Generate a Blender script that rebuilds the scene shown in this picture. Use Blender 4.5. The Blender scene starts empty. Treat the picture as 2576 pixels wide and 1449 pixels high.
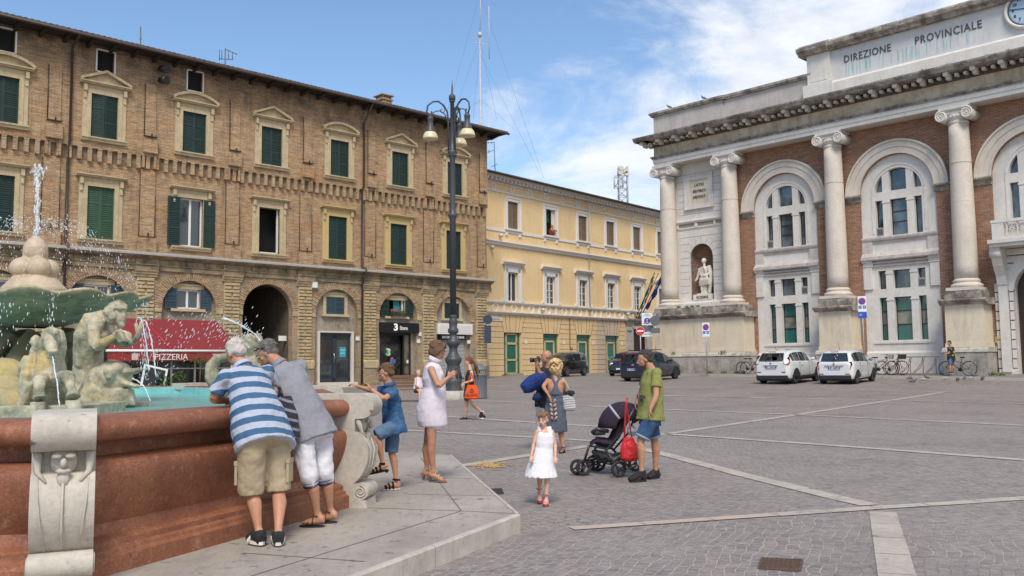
import bpy, math, random
from mathutils import Vector, Matrix, noise
R=math.radians; sin=math.sin; cos=math.cos; PI=math.pi
rnd=random.Random(7)
sc=bpy.context.scene; COL=sc.collection
# ---------------- camera, sky, sun, exposure ----------------
FP=2265.0; PITCH=math.atan(192.5/FP); ROLL=0.0102; EYE=1.6      # FP: focal length in 2576-wide pixels
_f=Vector((0,cos(PITCH),sin(PITCH))); _r0=Vector((1,0,0)); _u0=_r0.cross(_f)
_r=_r0*cos(ROLL)-_u0*sin(ROLL); _u=_u0*cos(ROLL)+_r0*sin(ROLL)
cd=bpy.data.cameras.new('camera'); cam=bpy.data.objects.new('camera',cd); COL.objects.link(cam)
cd.sensor_width=36; cd.lens=36*FP/2576; cd.clip_end=5000; cd.clip_start=.1
cam.matrix_world=Matrix(((_r.x,_u.x,-_f.x,0),(_r.y,_u.y,-_f.y,0),(_r.z,_u.z,-_f.z,EYE),(0,0,0,1)))
sc.camera=cam
SUN_EL=R(52); SUN_AZ=R(178)      # azimuth clockwise from +Y
w=bpy.data.worlds.new('World'); sc.world=w; w.use_nodes=True
nt=w.node_tree; N=nt.nodes; L=nt.links; N.clear()
out=N.new('ShaderNodeOutputWorld'); bg=N.new('ShaderNodeBackground'); sky=N.new('ShaderNodeTexSky')
sky.sky_type='NISHITA'; sky.sun_disc=False; sky.sun_elevation=SUN_EL; sky.sun_rotation=SUN_AZ; sky.air_density=1.0; sky.dust_density=.6; sky.ozone_density=1.6
tc=N.new('ShaderNodeTexCoord')
mp=N.new('ShaderNodeMapping'); mp.inputs['Scale'].default_value=(1.6,1.6,4.2); mp.inputs['Rotation'].default_value=(0,R(14),R(12)); L.new(tc.outputs['Generated'],mp.inputs[0])
n1=N.new('ShaderNodeTexNoise'); n1.inputs['Scale'].default_value=2.6; n1.inputs['Detail'].default_value=9; n1.inputs['Roughness'].default_value=.62; n1.inputs['Distortion'].default_value=.5; L.new(mp.outputs[0],n1.inputs['Vector'])
n2=N.new('ShaderNodeTexNoise'); n2.inputs['Scale'].default_value=9; n2.inputs['Detail'].default_value=6; n2.inputs['Roughness'].default_value=.6; L.new(mp.outputs[0],n2.inputs['Vector'])
sx=N.new('ShaderNodeSeparateXYZ'); L.new(tc.outputs['Generated'],sx.inputs[0])
def wm(op,a,b=None,c=None,clamp=False):
    m=N.new('ShaderNodeMath'); m.operation=op; m.use_clamp=clamp
    for i,v in enumerate((a,b,c)):
        if v is None: continue
        if isinstance(v,(int,float)): m.inputs[i].default_value=v
        else: L.new(v,m.inputs[i])
    return m.outputs[0]
# cloud bank gathers towards the east (+x); the zenith to the west is clear
bank=wm('MULTIPLY_ADD',sx.outputs[0],.78,-.01)
low=wm('MULTIPLY_ADD',sx.outputs[2],-.40,.15)
v=wm('ADD',n1.outputs[0],bank); v=wm('ADD',v,low); v=wm('MULTIPLY_ADD',n2.outputs[0],.16,v)
mr=N.new('ShaderNodeMapRange'); mr.inputs[1].default_value=.60; mr.inputs[2].default_value=.93; mr.interpolation_type='SMOOTHSTEP'; L.new(v,mr.inputs[0])
cl=N.new('ShaderNodeMix'); cl.data_type='RGBA'; L.new(n2.outputs[0],cl.inputs[0]); cl.inputs[6].default_value=(4.6,4.9,5.5,1); cl.inputs[7].default_value=(7.6,7.7,7.8,1)
hs=N.new('ShaderNodeHueSaturation'); hs.inputs['Saturation'].default_value=1.08; hs.inputs['Value'].default_value=1.18; L.new(sky.outputs[0],hs.inputs['Color'])
mx=N.new('ShaderNodeMix'); mx.data_type='RGBA'; L.new(wm('MULTIPLY',mr.outputs[0],.93),mx.inputs[0]); L.new(hs.outputs[0],mx.inputs[6]); L.new(cl.outputs[2],mx.inputs[7])
L.new(mx.outputs[2],bg.inputs['Color']); bg.inputs['Strength'].default_value=.122; L.new(bg.outputs[0],out.inputs[0])
sd=bpy.data.lights.new('sun','SUN'); sd.energy=2.6; sd.angle=R(20); sd.color=(1,.93,.81)
so=bpy.data.objects.new('sun',sd); COL.objects.link(so)
so.rotation_euler=Vector((sin(SUN_AZ)*cos(SUN_EL),cos(SUN_AZ)*cos(SUN_EL),sin(SUN_EL))).to_track_quat('Z','Y').to_euler()
sc.view_settings.view_transform='Standard'; sc.view_settings.look='None'; sc.view_settings.gamma=1; sc.view_settings.exposure=0.36
sc.cycles.max_bounces=5; sc.cycles.diffuse_bounces=3; sc.cycles.glossy_bounces=3; sc.cycles.transmission_bounces=4; sc.cycles.transparent_max_bounces=8
sc.cycles.use_adaptive_sampling=True

# ---------------- surveying: turn image sightings (2576-wide) into places ----------------
CP=Vector((0,0,EYE))
def ray(px,py): return _f+_r*((px-1288)/FP)-_u*((py-724.5)/FP)
def aty(px,py,Y):
    d=ray(px,py); return CP+d*(Y/d.y)
def atz(px,py,z):
    d=ray(px,py); return CP+d*((z-EYE)/d.z)
QX=[-1e3,12,22,35,47,52,62,80,200,1e4]; QZ=[0,0,.12,.3,.6,.76,.85,.93,1.0,1.0]
def gz(x,y):
    q=y+.35*x
    for i in range(len(QX)-1):
        if q<=QX[i+1]:
            t=(q-QX[i])/(QX[i+1]-QX[i]); return QZ[i]+(QZ[i+1]-QZ[i])*t
    return 1.0
def gnd(px,py):
    d=ray(px,py); lo=2.; s=2.
    while s<300:
        p=CP+d*s
        if p.z<gz(p.x,p.y): break
        lo=s; s+=.5
    hi=s
    for _ in range(24):
        m=(lo+hi)/2; p=CP+d*m
        if p.z<gz(p.x,p.y): hi=m
        else: lo=m
    return CP+d*hi
def G(x,y): return Vector((x,y,gz(x,y)))

# ---------------- mesh kit ----------------
def V(*a): return Vector(a)
class M:
    def __init__(s): s.v=[]; s.f=[]; s.sm=[]; s.X=None
    def add(s,vs,fs,smooth=False):
        o=len(s.v)
        if s.X is not None: vs=[s.X@Vector(p) for p in vs]
        s.v.extend(tuple(p) for p in vs); s.f.extend(tuple(i+o for i in f) for f in fs); s.sm.extend([smooth]*len(fs)); return s
    def box(s,x0,x1,y0,y1,z0,z1):
        v=[(x0,y0,z0),(x1,y0,z0),(x1,y1,z0),(x0,y1,z0),(x0,y0,z1),(x1,y0,z1),(x1,y1,z1),(x0,y1,z1)]
        return s.add(v,[(0,3,2,1),(4,5,6,7),(0,1,5,4),(1,2,6,5),(2,3,7,6),(3,0,4,7)])
    def bar(s,a,b,w,h,up=(0,0,1)):
        a=Vector(a); b=Vector(b); d=(b-a).normalized(); u=Vector(up); r=d.cross(u)
        if r.length<1e-4: r=d.cross(Vector((1,0,0)))
        r.normalize(); u=r.cross(d); r*=w/2; u*=h/2
        v=[p+q for p in (a,b) for q in (-r-u,r-u,r+u,-r+u)]
        return s.add(v,[(3,2,1,0),(4,5,6,7),(0,1,5,4),(1,2,6,5),(2,3,7,6),(3,0,4,7)])
    def tube(s,pts,rad,n=8,side=None,smooth=True,caps=True):
        pts=[Vector(p) for p in pts]; k=len(pts)
        if not isinstance(rad,(list,tuple)): rad=[rad]*k
        vs=[]; prev=None
        for i,p in enumerate(pts):
            t=(pts[min(i+1,k-1)]-pts[max(i-1,0)])
            if t.length<1e-7: t=Vector((0,0,1))
            t.normalize()
            if side is not None: a=Vector(side)
            elif prev is not None: a=prev
            else: a=Vector((1,0,0)) if abs(t.x)<.9 else Vector((0,1,0))
            a=a-t*a.dot(t)
            if a.length<1e-5: a=Vector((0,1,0))-t*t.y
            a.normalize(); prev=a; b=t.cross(a)
            r=rad[i]; ra,rb=r if isinstance(r,(list,tuple)) else (r,r)
            for j in range(n):
                an=2*PI*j/n; vs.append(p+a*(ra*cos(an))+b*(rb*sin(an)))
        fs=[(i*n+j,i*n+(j+1)%n,(i+1)*n+(j+1)%n,(i+1)*n+j) for i in range(k-1) for j in range(n)]
        s.add(vs,fs,smooth)
        if caps:
            o=len(s.v)-len(vs); s.f+= [tuple(o+j for j in range(n-1,-1,-1)), tuple(o+(k-1)*n+j for j in range(n))]; s.sm+=[False,False]
        return s
    def lathe(s,prof,n=24,c=(0,0,0),smooth=True):
        vs=[]; 
        for r,z in prof:
            for j in range(n):
                a=2*PI*j/n; vs.append((c[0]+r*cos(a),c[1]+r*sin(a),c[2]+z))
        k=len(prof)
        fs=[(i*n+j,i*n+(j+1)%n,(i+1)*n+(j+1)%n,(i+1)*n+j) for i in range(k-1) for j in range(n)]
        fs+=[tuple(range(n-1,-1,-1)),tuple((k-1)*n+j for j in range(n))]
        s.add(vs,fs,smooth); s.sm[-1]=s.sm[-2]=False; return s
    def ell(s,c,r,n=14,m=10,rot=None):
        if not isinstance(r,(list,tuple)): r=(r,r,r)
        c=Vector(c); vs=[]
        Q=rot if rot is not None else Matrix.Identity(3)
        for i in range(1,m):
            a=PI*i/m
            for j in range(n):
                b=2*PI*j/n; vs.append(c+Q@Vector((r[0]*sin(a)*cos(b),r[1]*sin(a)*sin(b),r[2]*cos(a))))
        vs+= [c+Q@Vector((0,0,r[2])),c-Q@Vector((0,0,r[2]))]
        fs=[(i*n+j,(i+1)*n+j,(i+1)*n+(j+1)%n,i*n+(j+1)%n) for i in range(m-2) for j in range(n)]
        t=(m-1)*n; fs+=[(t,j,(j+1)%n) for j in range(n)]+[(t+1,(m-2)*n+(j+1)%n,(m-2)*n+j) for j in range(n)]
        return s.add(vs,fs,True)
    def prism(s,poly,a,b,ax='y',smooth=False):
        """poly (p,q); extruded from a to b. ax y: (x,z) polygon; ax x: (y,z); ax z: (x,y)"""
        def P(p,q,t): return (p,t,q) if ax=='y' else ((t,p,q) if ax=='x' else (p,q,t))
        n=len(poly); vs=[P(p,q,a) for p,q in poly]+[P(p,q,b) for p,q in poly]
        fs=[(i,(i+1)%n,n+(i+1)%n,n+i) for i in range(n)]
        s.add(vs,fs,smooth); o=len(s.v)-2*n
        s.f+=[tuple(o+i for i in range(n-1,-1,-1)),tuple(o+n+i for i in range(n))]; s.sm+=[False,False]; return s
    def ring(s,c,r0,r1,a0,a1,y0,y1,n=24):
        """arch band in the xz plane between radii r0<r1, thickness y0..y1"""
        p=[(c[0]+r1*cos(a0+(a1-a0)*i/n),c[1]+r1*sin(a0+(a1-a0)*i/n)) for i in range(n+1)]
        q=[(c[0]+r0*cos(a0+(a1-a0)*i/n),c[1]+r0*sin(a0+(a1-a0)*i/n)) for i in range(n+1)]
        for i in range(n):
            vs=[(u,y,z) for y in (y0,y1) for u,z in (q[i],p[i],p[i+1],q[i+1])]
            fs=[(0,1,2,3),(7,6,5,4),(1,5,6,2),(4,0,3,7)]
            if i==0: fs.append((0,4,5,1))
            if i==n-1: fs.append((3,2,6,7))
            s.add(vs,fs)
        return s
    def wall(s,u0,u1,z0,z1,holes,y=0,depth=.3):
        """front face of a wall in the xz plane at y with holes (ua,ub,za,zb,arch) and reveals of the given depth"""
        us={u0,u1}
        for h in holes:
            ua,ub,za,zb,ar=h; us|={ua,ub}
            if ar:
                n=18
                for i in range(n+1): us.add((ua+ub)/2-(ub-ua)/2*cos(PI*i/n))
        us=sorted(u for u in us if u0-1e-6<=u<=u1+1e-6)
        def top(h,u):
            ua,ub,za,zb,ar=h
            if not ar: return zb
            r=(ub-ua)/2; x=u-(ua+ub)/2; k=ar if ar!=1 else 1
            return zb+math.sqrt(max(0,r*r-x*x))*k
        for a,b in zip(us[:-1],us[1:]):
            if b-a<1e-6: continue
            m=(a+b)/2; hs=sorted([h for h in holes if h[0]-1e-6<m<h[1]+1e-6],key=lambda h:h[2]); za=zb=z0
            for h in hs:
                if h[2]>max(za,zb)-1e-6: s.add([(a,y,za),(b,y,zb),(b,y,h[2]),(a,y,h[2])],[(0,1,2,3)])
                za,zb=top(h,a),top(h,b)
            s.add([(a,y,za),(b,y,zb),(b,y,z1),(a,y,z1)],[(0,1,2,3)])
        for h in holes:
            ua,ub,za,zb,ar=h; pts=[(ua,za),(ub,za),(ub,zb)]
            if ar: pts+=[((ua+ub)/2+(ub-ua)/2*cos(PI*i/18),top(h,(ua+ub)/2+(ub-ua)/2*cos(PI*i/18))) for i in range(1,18)]
            pts.append((ua,zb)); n=len(pts)
            vs=[(p,y,q) for p,q in pts]+[(p,y+depth,q) for p,q in pts]
            s.add(vs,[((i+1)%n,i,n+i,n+(i+1)%n) for i in range(n)])
        return s
    def obj(s,name,mat=None,parent=None,base=None,**kw):
        me=bpy.data.meshes.new(name); vs=s.v
        if base is not None: vs=[(p[0]-base[0],p[1]-base[1],p[2]-base[2]) for p in vs]
        me.from_pydata(vs,[],s.f); me.polygons.foreach_set('use_smooth',s.sm); me.update()
        if kw.get('sharp'): me.set_sharp_from_angle(angle=R(kw['sharp']))
        o=bpy.data.objects.new(name,me); COL.objects.link(o)
        if mat is not None: me.materials.append(mat)
        if base is not None and parent is None: o.location=base
        if parent is not None: o.parent=parent
        if kw.get('bevel'):
            b=o.modifiers.new('bevel','BEVEL'); b.width=kw['bevel']; b.segments=kw.get('seg',2); b.limit_method='ANGLE'; b.angle_limit=R(35)
        if kw.get('remesh'):
            m=o.modifiers.new('remesh','REMESH'); m.mode='VOXEL'; m.voxel_size=kw['remesh']; m.use_smooth_shade=True
            if kw.get('smooth'):
                q=o.modifiers.new('smooth','SMOOTH'); q.factor=.5; q.iterations=kw['smooth']
            if kw.get('crease'):
                amp,size=kw['crease']; d=o.modifiers.new('folds','DISPLACE'); t=bpy.data.textures.new('folds','CLOUDS'); t.noise_scale=size; t.noise_depth=kw.get('dep',2); d.texture=t; d.strength=amp; d.mid_level=.5; d.texture_coords='LOCAL'
        lab(o,**{k:kw[k] for k in ('label','category','group','kind') if k in kw})
        return o
def lab(o,label=None,category=None,group=None,kind=None):
    if label: o['label']=label
    if category: o['category']=category
    if group: o['group']=group
    if kind: o['kind']=kind
    return o
def thing(name,label,category,loc=(0,0,0),rz=0,group=None):
    o=bpy.data.objects.new(name,None); COL.objects.link(o); o.location=loc; o.rotation_euler=(0,0,rz); o.empty_display_size=.2
    return lab(o,label,category,group)
_kids={}
def copy_tree(o,parent=None,loc=None,rz=None):
    kids={}
    for x in COL.objects:
        if x.parent: kids.setdefault(x.parent.name,[]).append(x)
    def rec(a,p):
        c=a.copy(); COL.objects.link(c); c.parent=p
        for ch in kids.get(a.name,[]): rec(ch,c)
        return c
    c=rec(o,parent)
    if loc is not None: c.location=loc
    if rz is not None: c.rotation_euler=(0,0,rz)
    return c
def text(s,size,name='lettering',mat=None,parent=None,loc=(0,0,0),rot=(R(90),0,0),ext=.01,sx=1,align='CENTER',bold=0,space=1.0,**kw):
    c=bpy.data.curves.new(name,'FONT'); c.body=s; c.size=size; c.extrude=ext; c.align_x=align; c.align_y='CENTER'; c.offset=bold; c.space_character=space; c.resolution_u=2
    if mat: c.materials.append(mat)
    tmp=bpy.data.objects.new(name,c); COL.objects.link(tmp); bpy.context.view_layer.update()
    me=bpy.data.meshes.new_from_object(tmp.evaluated_get(bpy.context.evaluated_depsgraph_get())); bpy.data.objects.remove(tmp); bpy.data.curves.remove(c)
    me.name=name; o=bpy.data.objects.new(name,me); COL.objects.link(o); o.location=loc; o.rotation_euler=rot; o.scale=(sx,1,1)
    if mat and not me.materials: me.materials.append(mat)
    if parent: o.parent=parent
    return lab(o,**kw)

# ---------------- materials ----------------
def _nodes(name):
    m=bpy.data.materials.new(name); m.use_nodes=True; t=m.node_tree; b=t.nodes['Principled BSDF']
    return m,t,b
class NB:
    def __init__(s,t): s.t=t; s.tc=t.nodes.new('ShaderNodeTexCoord').outputs['Object']
    def n(s,typ,**ins):
        x=s.t.nodes.new(typ)
        for k,v in ins.items():
            k=int(k[1:]) if k[0]=='i' and k[1:].isdigit() else k
            if hasattr(v,'is_linked') or hasattr(v,'links'): s.t.links.new(v,x.inputs[k])
            else: x.inputs[k].default_value=v
        return x
    def mp(s,scale,rot=(0,0,0),src=None,loc=(0,0,0)):
        x=s.t.nodes.new('ShaderNodeMapping'); s.t.links.new(src or s.tc,x.inputs[0]); x.inputs['Scale'].default_value=scale; x.inputs['Rotation'].default_value=rot; x.inputs['Location'].default_value=loc; return x.outputs[0]
    def noise(s,scale,detail=4,rough=.6,vec=None,dist=0):
        x=s.n('ShaderNodeTexNoise',Scale=scale,Detail=detail,Roughness=rough,Distortion=dist); s.t.links.new(vec or s.tc,x.inputs['Vector']); return x.outputs[0]
    def ramp(s,src,a,b,lo=0,hi=1):
        x=s.t.nodes.new('ShaderNodeMapRange'); x.inputs[1].default_value=a; x.inputs[2].default_value=b; x.inputs[3].default_value=lo; x.inputs[4].default_value=hi; s.t.links.new(src,x.inputs[0]); return x.outputs[0]
    def mix(s,f,a,b,mode='MIX'):
        x=s.t.nodes.new('ShaderNodeMix'); x.data_type='RGBA'; x.blend_type=mode
        for i,v in ((0,f),(6,a),(7,b)):
            if isinstance(v,(int,float)): x.inputs[i].default_value=v
            elif isinstance(v,(tuple,list)): x.inputs[i].default_value=(v[0],v[1],v[2],1)
            else: s.t.links.new(v,x.inputs[i])
        return x.outputs[2]
    def math(s,op,a,b=0,c=0):
        x=s.t.nodes.new('ShaderNodeMath'); x.operation=op
        for i,v in enumerate((a,b,c)):
            if isinstance(v,(int,float)): x.inputs[i].default_value=v
            else: s.t.links.new(v,x.inputs[i])
        return x.outputs[0]
    def bump(s,b,h,strength=.4,dist=.02):
        x=s.t.nodes.new('ShaderNodeBump'); x.inputs['Strength'].default_value=strength; x.inputs['Distance'].default_value=dist; s.t.links.new(h,x.inputs['Height']); s.t.links.new(x.outputs[0],b.inputs['Normal'])
def c4(c): return (c[0],c[1],c[2],1)
def hexc(h):
    h=h.lstrip('#'); r=[int(h[i:i+2],16)/255 for i in (0,2,4)]
    return tuple((x/12.92 if x<=.04045 else ((x+.055)/1.055)**2.4) for x in r)
_mc={}
def mat(name,col,rough=.75,col2=None,sc=3,lo=.4,hi=.65,var=.12,vs=30,streak=None,ss=.5,bump=0,bd=.01,bs=40,metal=0,spec=.5,coat=0,sheen=0,alpha=None,trans=0,ior=1.45,emit=None,fine=None):
    """general procedural surface: base colour, second colour in patches, fine variation, vertical stain streaks, bump"""
    if name in _mc: return _mc[name]
    m,t,b=_nodes(name); nb=NB(t)
    c=c4(col)
    if col2 is not None: c=nb.mix(nb.ramp(nb.noise(sc,6,.65),lo,hi),col,col2)
    if streak is not None:
        f=nb.noise(1.6,6,.7,vec=nb.mp((2.2,2.2,.28))); g=nb.noise(.7,4,.6)
        f=nb.math('MULTIPLY',nb.ramp(f,.5,.75),nb.ramp(g,.35,.6)); f=nb.math('MULTIPLY',f,ss)
        c=nb.mix(f,c,streak)
    if fine is not None: c=nb.mix(nb.ramp(nb.noise(fine[1],3,.6),fine[2],fine[3]),c,fine[0])
    if var: c=nb.mix(1.0,c,nb.mix(nb.ramp(nb.noise(vs,5,.7),.3,.7),(1-var,)*3,(1+var,)*3),'MULTIPLY')
    if hasattr(c,'links'): t.links.new(c,b.inputs['Base Color'])
    else: b.inputs['Base Color'].default_value=c
    b.inputs['Roughness'].default_value=rough; b.inputs['Metallic'].default_value=metal; b.inputs['Specular IOR Level'].default_value=spec; b.inputs['IOR'].default_value=ior
    if coat: b.inputs['Coat Weight'].default_value=coat; b.inputs['Coat Roughness'].default_value=.05
    if sheen: b.inputs['Sheen Weight'].default_value=sheen
    if trans: b.inputs['Transmission Weight'].default_value=trans
    if alpha is not None: b.inputs['Alpha'].default_value=alpha
    if emit: b.inputs['Emission Color'].default_value=c4(emit[0]); b.inputs['Emission Strength'].default_value=emit[1]
    if bump: nb.bump(b,nb.noise(bs,5,.7),bump,bd)
    _mc[name]=m; return m
def brickmat(name,c1,c2,mortar,patches=(),bw=.27,bh=.068,ms=.012,dirt=None,ds=.5,top=None,soot_shade=None):
    m,t,b=_nodes(name); nb=NB(t)
    sp=nb.n('ShaderNodeSeparateXYZ',i0=nb.tc); u=nb.math('ADD',sp.outputs[0],sp.outputs[1])
    cb=nb.n('ShaderNodeCombineXYZ',i0=u,i1=sp.outputs[2])
    wv=nb.noise(1.3,3,.5); vec=nb.n('ShaderNodeVectorMath',i0=cb.outputs[0]); 
    cb2=nb.n('ShaderNodeCombineXYZ',i0=u,i1=nb.math('MULTIPLY_ADD',wv,.05,sp.outputs[2]))
    br=nb.n('ShaderNodeTexBrick',Scale=1.0); br.inputs['Color1'].default_value=c4(c1); br.inputs['Color2'].default_value=c4(c2); br.inputs['Mortar'].default_value=c4(mortar)
    br.inputs['Mortar Size'].default_value=ms; br.inputs['Mortar Smooth'].default_value=.3; br.inputs['Brick Width'].default_value=bw; br.inputs['Row Height'].default_value=bh; br.inputs['Bias'].default_value=0
    t.links.new(cb2.outputs[0],br.inputs['Vector']); c=br.outputs[0]
    # horizontal streaks of lighter and darker brick
    cs=nb.noise(1.0,6,.75,vec=nb.mp((1.6,1.6,11))); c=nb.mix(1.0,c,nb.mix(nb.ramp(cs,.3,.7),(.55,.53,.51),(1.45,1.43,1.39)),'MULTIPLY')
    for (pc,scl,a,bb,st,seed) in patches:
        f=nb.ramp(nb.noise(scl,7,.72,vec=nb.mp((1,1,1.6),loc=(seed,seed*2,seed*3))),a,bb,0,st); c=nb.mix(f,c,pc)
    if dirt is not None:
        f=nb.math('MULTIPLY',nb.ramp(nb.noise(1.2,7,.7,vec=nb.mp((2.4,2.4,.3))),.5,.78),ds); c=nb.mix(f,c,dirt)
    c=nb.mix(1.0,c,nb.mix(nb.ramp(nb.noise(22,5,.75),.25,.75),(.62,)*3,(1.38,)*3),'MULTIPLY')
    if soot_shade:  # soot plus the shade under the eave, both mixed into the brick colour
        zz=nb.ramp(sp.outputs[2],soot_shade[0],soot_shade[1]); c=nb.mix(nb.math('MULTIPLY',zz,nb.ramp(nb.noise(1.5,6,.7),.3,.6)),c,(.075,.06,.048))
    t.links.new(c,b.inputs['Base Color']); b.inputs['Roughness'].default_value=.92; b.inputs['Specular IOR Level'].default_value=.2
    h=nb.math('MULTIPLY_ADD',br.outputs['Fac'],-.6,nb.noise(14,6,.75)); nb.bump(b,h,.7,.05)
    return m
def glassmat(name,col=(.03,.04,.05),rough=.06,spec=1.0,col2=None,sc=1.5):
    m,t,b=_nodes(name); nb=NB(t)
    if col2: t.links.new(nb.mix(nb.ramp(nb.noise(sc,3,.5),.42,.6),col,col2),b.inputs['Base Color'])
    else: b.inputs['Base Color'].default_value=c4(col)
    b.inputs['Roughness'].default_value=rough; b.inputs['Specular IOR Level'].default_value=spec; b.inputs['IOR'].default_value=1.5
    nb.bump(b,nb.noise(1.5,2,.5),.05,.05)
    return m
# ================= the square =================
m,t,bs=_nodes('cobbles'); nb=NB(t)
sp=nb.n('ShaderNodeSeparateXYZ',i0=nb.tc)
wob=nb.n('ShaderNodeTexNoise',Scale=1.1,Detail=4); wob2=nb.n('ShaderNodeTexNoise',Scale=7.0,Detail=2)
for q in (wob,wob2): t.links.new(nb.tc,q.inputs['Vector'])
vm=nb.n('ShaderNodeVectorMath'); vm.operation='MULTIPLY_ADD'; t.links.new(wob.outputs['Color'],vm.inputs[0]); vm.inputs[1].default_value=(.35,.35,0); t.links.new(nb.tc,vm.inputs[2])
vm2=nb.n('ShaderNodeVectorMath'); vm2.operation='MULTIPLY_ADD'; t.links.new(wob2.outputs['Color'],vm2.inputs[0]); vm2.inputs[1].default_value=(.05,.05,0); t.links.new(vm.outputs[0],vm2.inputs[2])
def cob(rot,seed):
    v=nb.mp((1,1,1),rot=(0,0,R(rot)),src=vm2.outputs[0],loc=(seed,seed,0))
    br=nb.n('ShaderNodeTexBrick',Scale=1.0); br.inputs['Color1'].default_value=c4((.25,.208,.186)); br.inputs['Color2'].default_value=c4((.168,.150,.144)); br.inputs['Mortar'].default_value=c4((.35,.31,.265))
    br.inputs['Brick Width'].default_value=.105; br.inputs['Row Height'].default_value=.092; br.inputs['Mortar Size'].default_value=.008; br.inputs['Mortar Smooth'].default_value=.35; br.offset=.5; br.offset_frequency=2
    t.links.new(v,br.inputs['Vector']); return br
b1=cob(-66.5,0); b2=cob(62,3.3); b3=cob(-20,7.1)
near=nb.math('LESS_THAN',nb.math('SUBTRACT',sp.outputs[1],nb.math('MULTIPLY',sp.outputs[0],.28)),8.85)
east=nb.math('GREATER_THAN',nb.math('ADD',nb.math('MULTIPLY',sp.outputs[0],1.0),nb.math('MULTIPLY',sp.outputs[1],.27)),6.62)
c=nb.mix(near,b2.outputs[0],b1.outputs[0]); f=nb.math('ADD',nb.math('MULTIPLY',near,b1.outputs['Fac']),nb.math('MULTIPLY',nb.math('SUBTRACT',1,near),b2.outputs['Fac']))
c=nb.mix(east,c,b3.outputs[0]); f=nb.math('ADD',nb.math('MULTIPLY',east,b3.outputs['Fac']),nb.math('MULTIPLY',nb.math('SUBTRACT',1,east),f))
# mortar missing in places: joints turn dark
dj=nb.math('MULTIPLY',nb.ramp(nb.noise(.45,5,.65),.52,.62),f); c=nb.mix(nb.math('MULTIPLY',dj,.7),c,(.10,.088,.075))
c=nb.mix(nb.ramp(nb.noise(.35,6,.7),.4,.7,0,.5),c,(.31,.275,.25)); c=nb.mix(nb.ramp(nb.noise(2.2,6,.7),.55,.75,0,.45),c,(.16,.135,.12))
c=nb.mix(nb.ramp(nb.noise(1.0,7,.75),.60,.72,0,.55),c,(.12,.105,.095)); c=nb.mix(nb.ramp(nb.noise(14,2,.5),.70,.73,0,.6),c,(.42,.40,.37))
c=nb.mix(1.0,c,nb.mix(nb.ramp(nb.noise(9,6,.75),.25,.75),(.66,)*3,(1.36,)*3),'MULTIPLY')
c=nb.mix(1.0,c,nb.mix(nb.ramp(nb.noise(60,3,.6),.3,.7),(.86,)*3,(1.14,)*3),'MULTIPLY')
t.links.new(c,bs.inputs['Base Color']); bs.inputs['Roughness'].default_value=.72; bs.inputs['Specular IOR Level'].default_value=.35
h=nb.math('MULTIPLY_ADD',f,-1.0,nb.math('MULTIPLY',nb.noise(26,4,.7),.5)); nb.bump(bs,h,.8,.012)
m_cob=m
b=M(); xs=[-600,-200,-80,-50,-40,-30,-24,-20,-16,-12]+[-9+i for i in range(40)]+[34,40,50,60,90,200,600]; ys=[-60,-20,-4]+list(range(0,66))+[70,75,80,90,110,160,300,900]
vs=[(x,y,gz(x,y)) for y in ys for x in xs]; n=len(xs)
b.add(vs,[(j*n+i,j*n+i+1,(j+1)*n+i+1,(j+1)*n+i) for j in range(len(ys)-1) for i in range(n-1)],True); b.obj('ground',m_cob,kind='structure')
m_band=mat('paving stone band',(.44,.385,.325),.75,col2=(.36,.32,.275),sc=1.5,var=.14,vs=18,bump=.3,bs=40,fine=((.2,.18,.17),6,.6,.72))
m_bandP=mat('pink paving band',(.47,.365,.29),.7,col2=(.42,.33,.27),sc=1.5,var=.08,vs=18)
def strip(pts,w,mt=None,dz=.009,name='paving_band'):
    b=M(); P=[]
    for (x0,y0),(x1,y1) in zip(pts[:-1],pts[1:]):
        L_=math.hypot(x1-x0,y1-y0); k=max(1,int(L_/.62))
        dx,dy=(x1-x0)/L_,(y1-y0)/L_; nx,ny=-dy*w/2,dx*w/2; g=.006
        for i in range(k):
            a,c=i/k*L_+g,(i+1)/k*L_-g; j=rnd.uniform(-.006,.006)
            q=[(x0+dx*a-nx,y0+dy*a-ny),(x0+dx*c-nx,y0+dy*c-ny),(x0+dx*c+nx+j,y0+dy*c+ny),(x0+dx*a+nx,y0+dy*a+ny)]
            b.add([(p,r,gz(p,r)+dz) for p,r in q],[(0,1,2,3)])
    return b.obj(name,mt or m_band,kind='structure')
strip([(-.9,14.15),(1.4,17.0),(2.15,17.25)],.26); strip([(2.0,17.35),(2.53,15.61),(3.25,12.62),(3.95,10.15)],.26)
strip([(.55,8.92),(2.73,9.6)],.17,m_bandP); strip([(2.73,9.6),(3.95,9.98),(12,12.2)],.2)
strip([(3.9,9.7),(2.86,6.9),(1.4,3.0)],.27)
strip([(-2.6,21.2),(1.65,17.9),(2.2,17.4)],.22); strip([(1.9,20.6),(3.1,19.4),(5.99,16.23),(7.9,13.9),(10.5,10.8)],.24)
strip([(2.6,18.4),(3.59,19.64),(7.61,24.25),(12.46,29.92),(16.2,33.9)],.22); strip([(2.5,29.2),(4.64,26.99),(7.58,24.15),(11.21,19.96),(16,14.5)],.22)
strip([(-3,26.7),(-1.84,25.46),(.68,22.69),(2.41,21.0)],.22)
strip([(-3,47.4),(-.32,45.03),(3.32,42.35),(7.36,39.89)],.2); strip([(-3,42.2),(-.28,39.87),(6.35,34.48),(9,32.2)],.2); strip([(-3,34.9),(-.23,32.5),(3.43,28.44)],.2)
strip([(6.5,40.6),(9.41,38.71),(13.06,36.55),(17.38,32.37)],.16); strip([(5.4,35),(8.02,33.02),(11.13,31.18),(17.5,25.2)],.2); strip([(-8,30.5),(-5.3,27.2)],.2)
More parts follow.
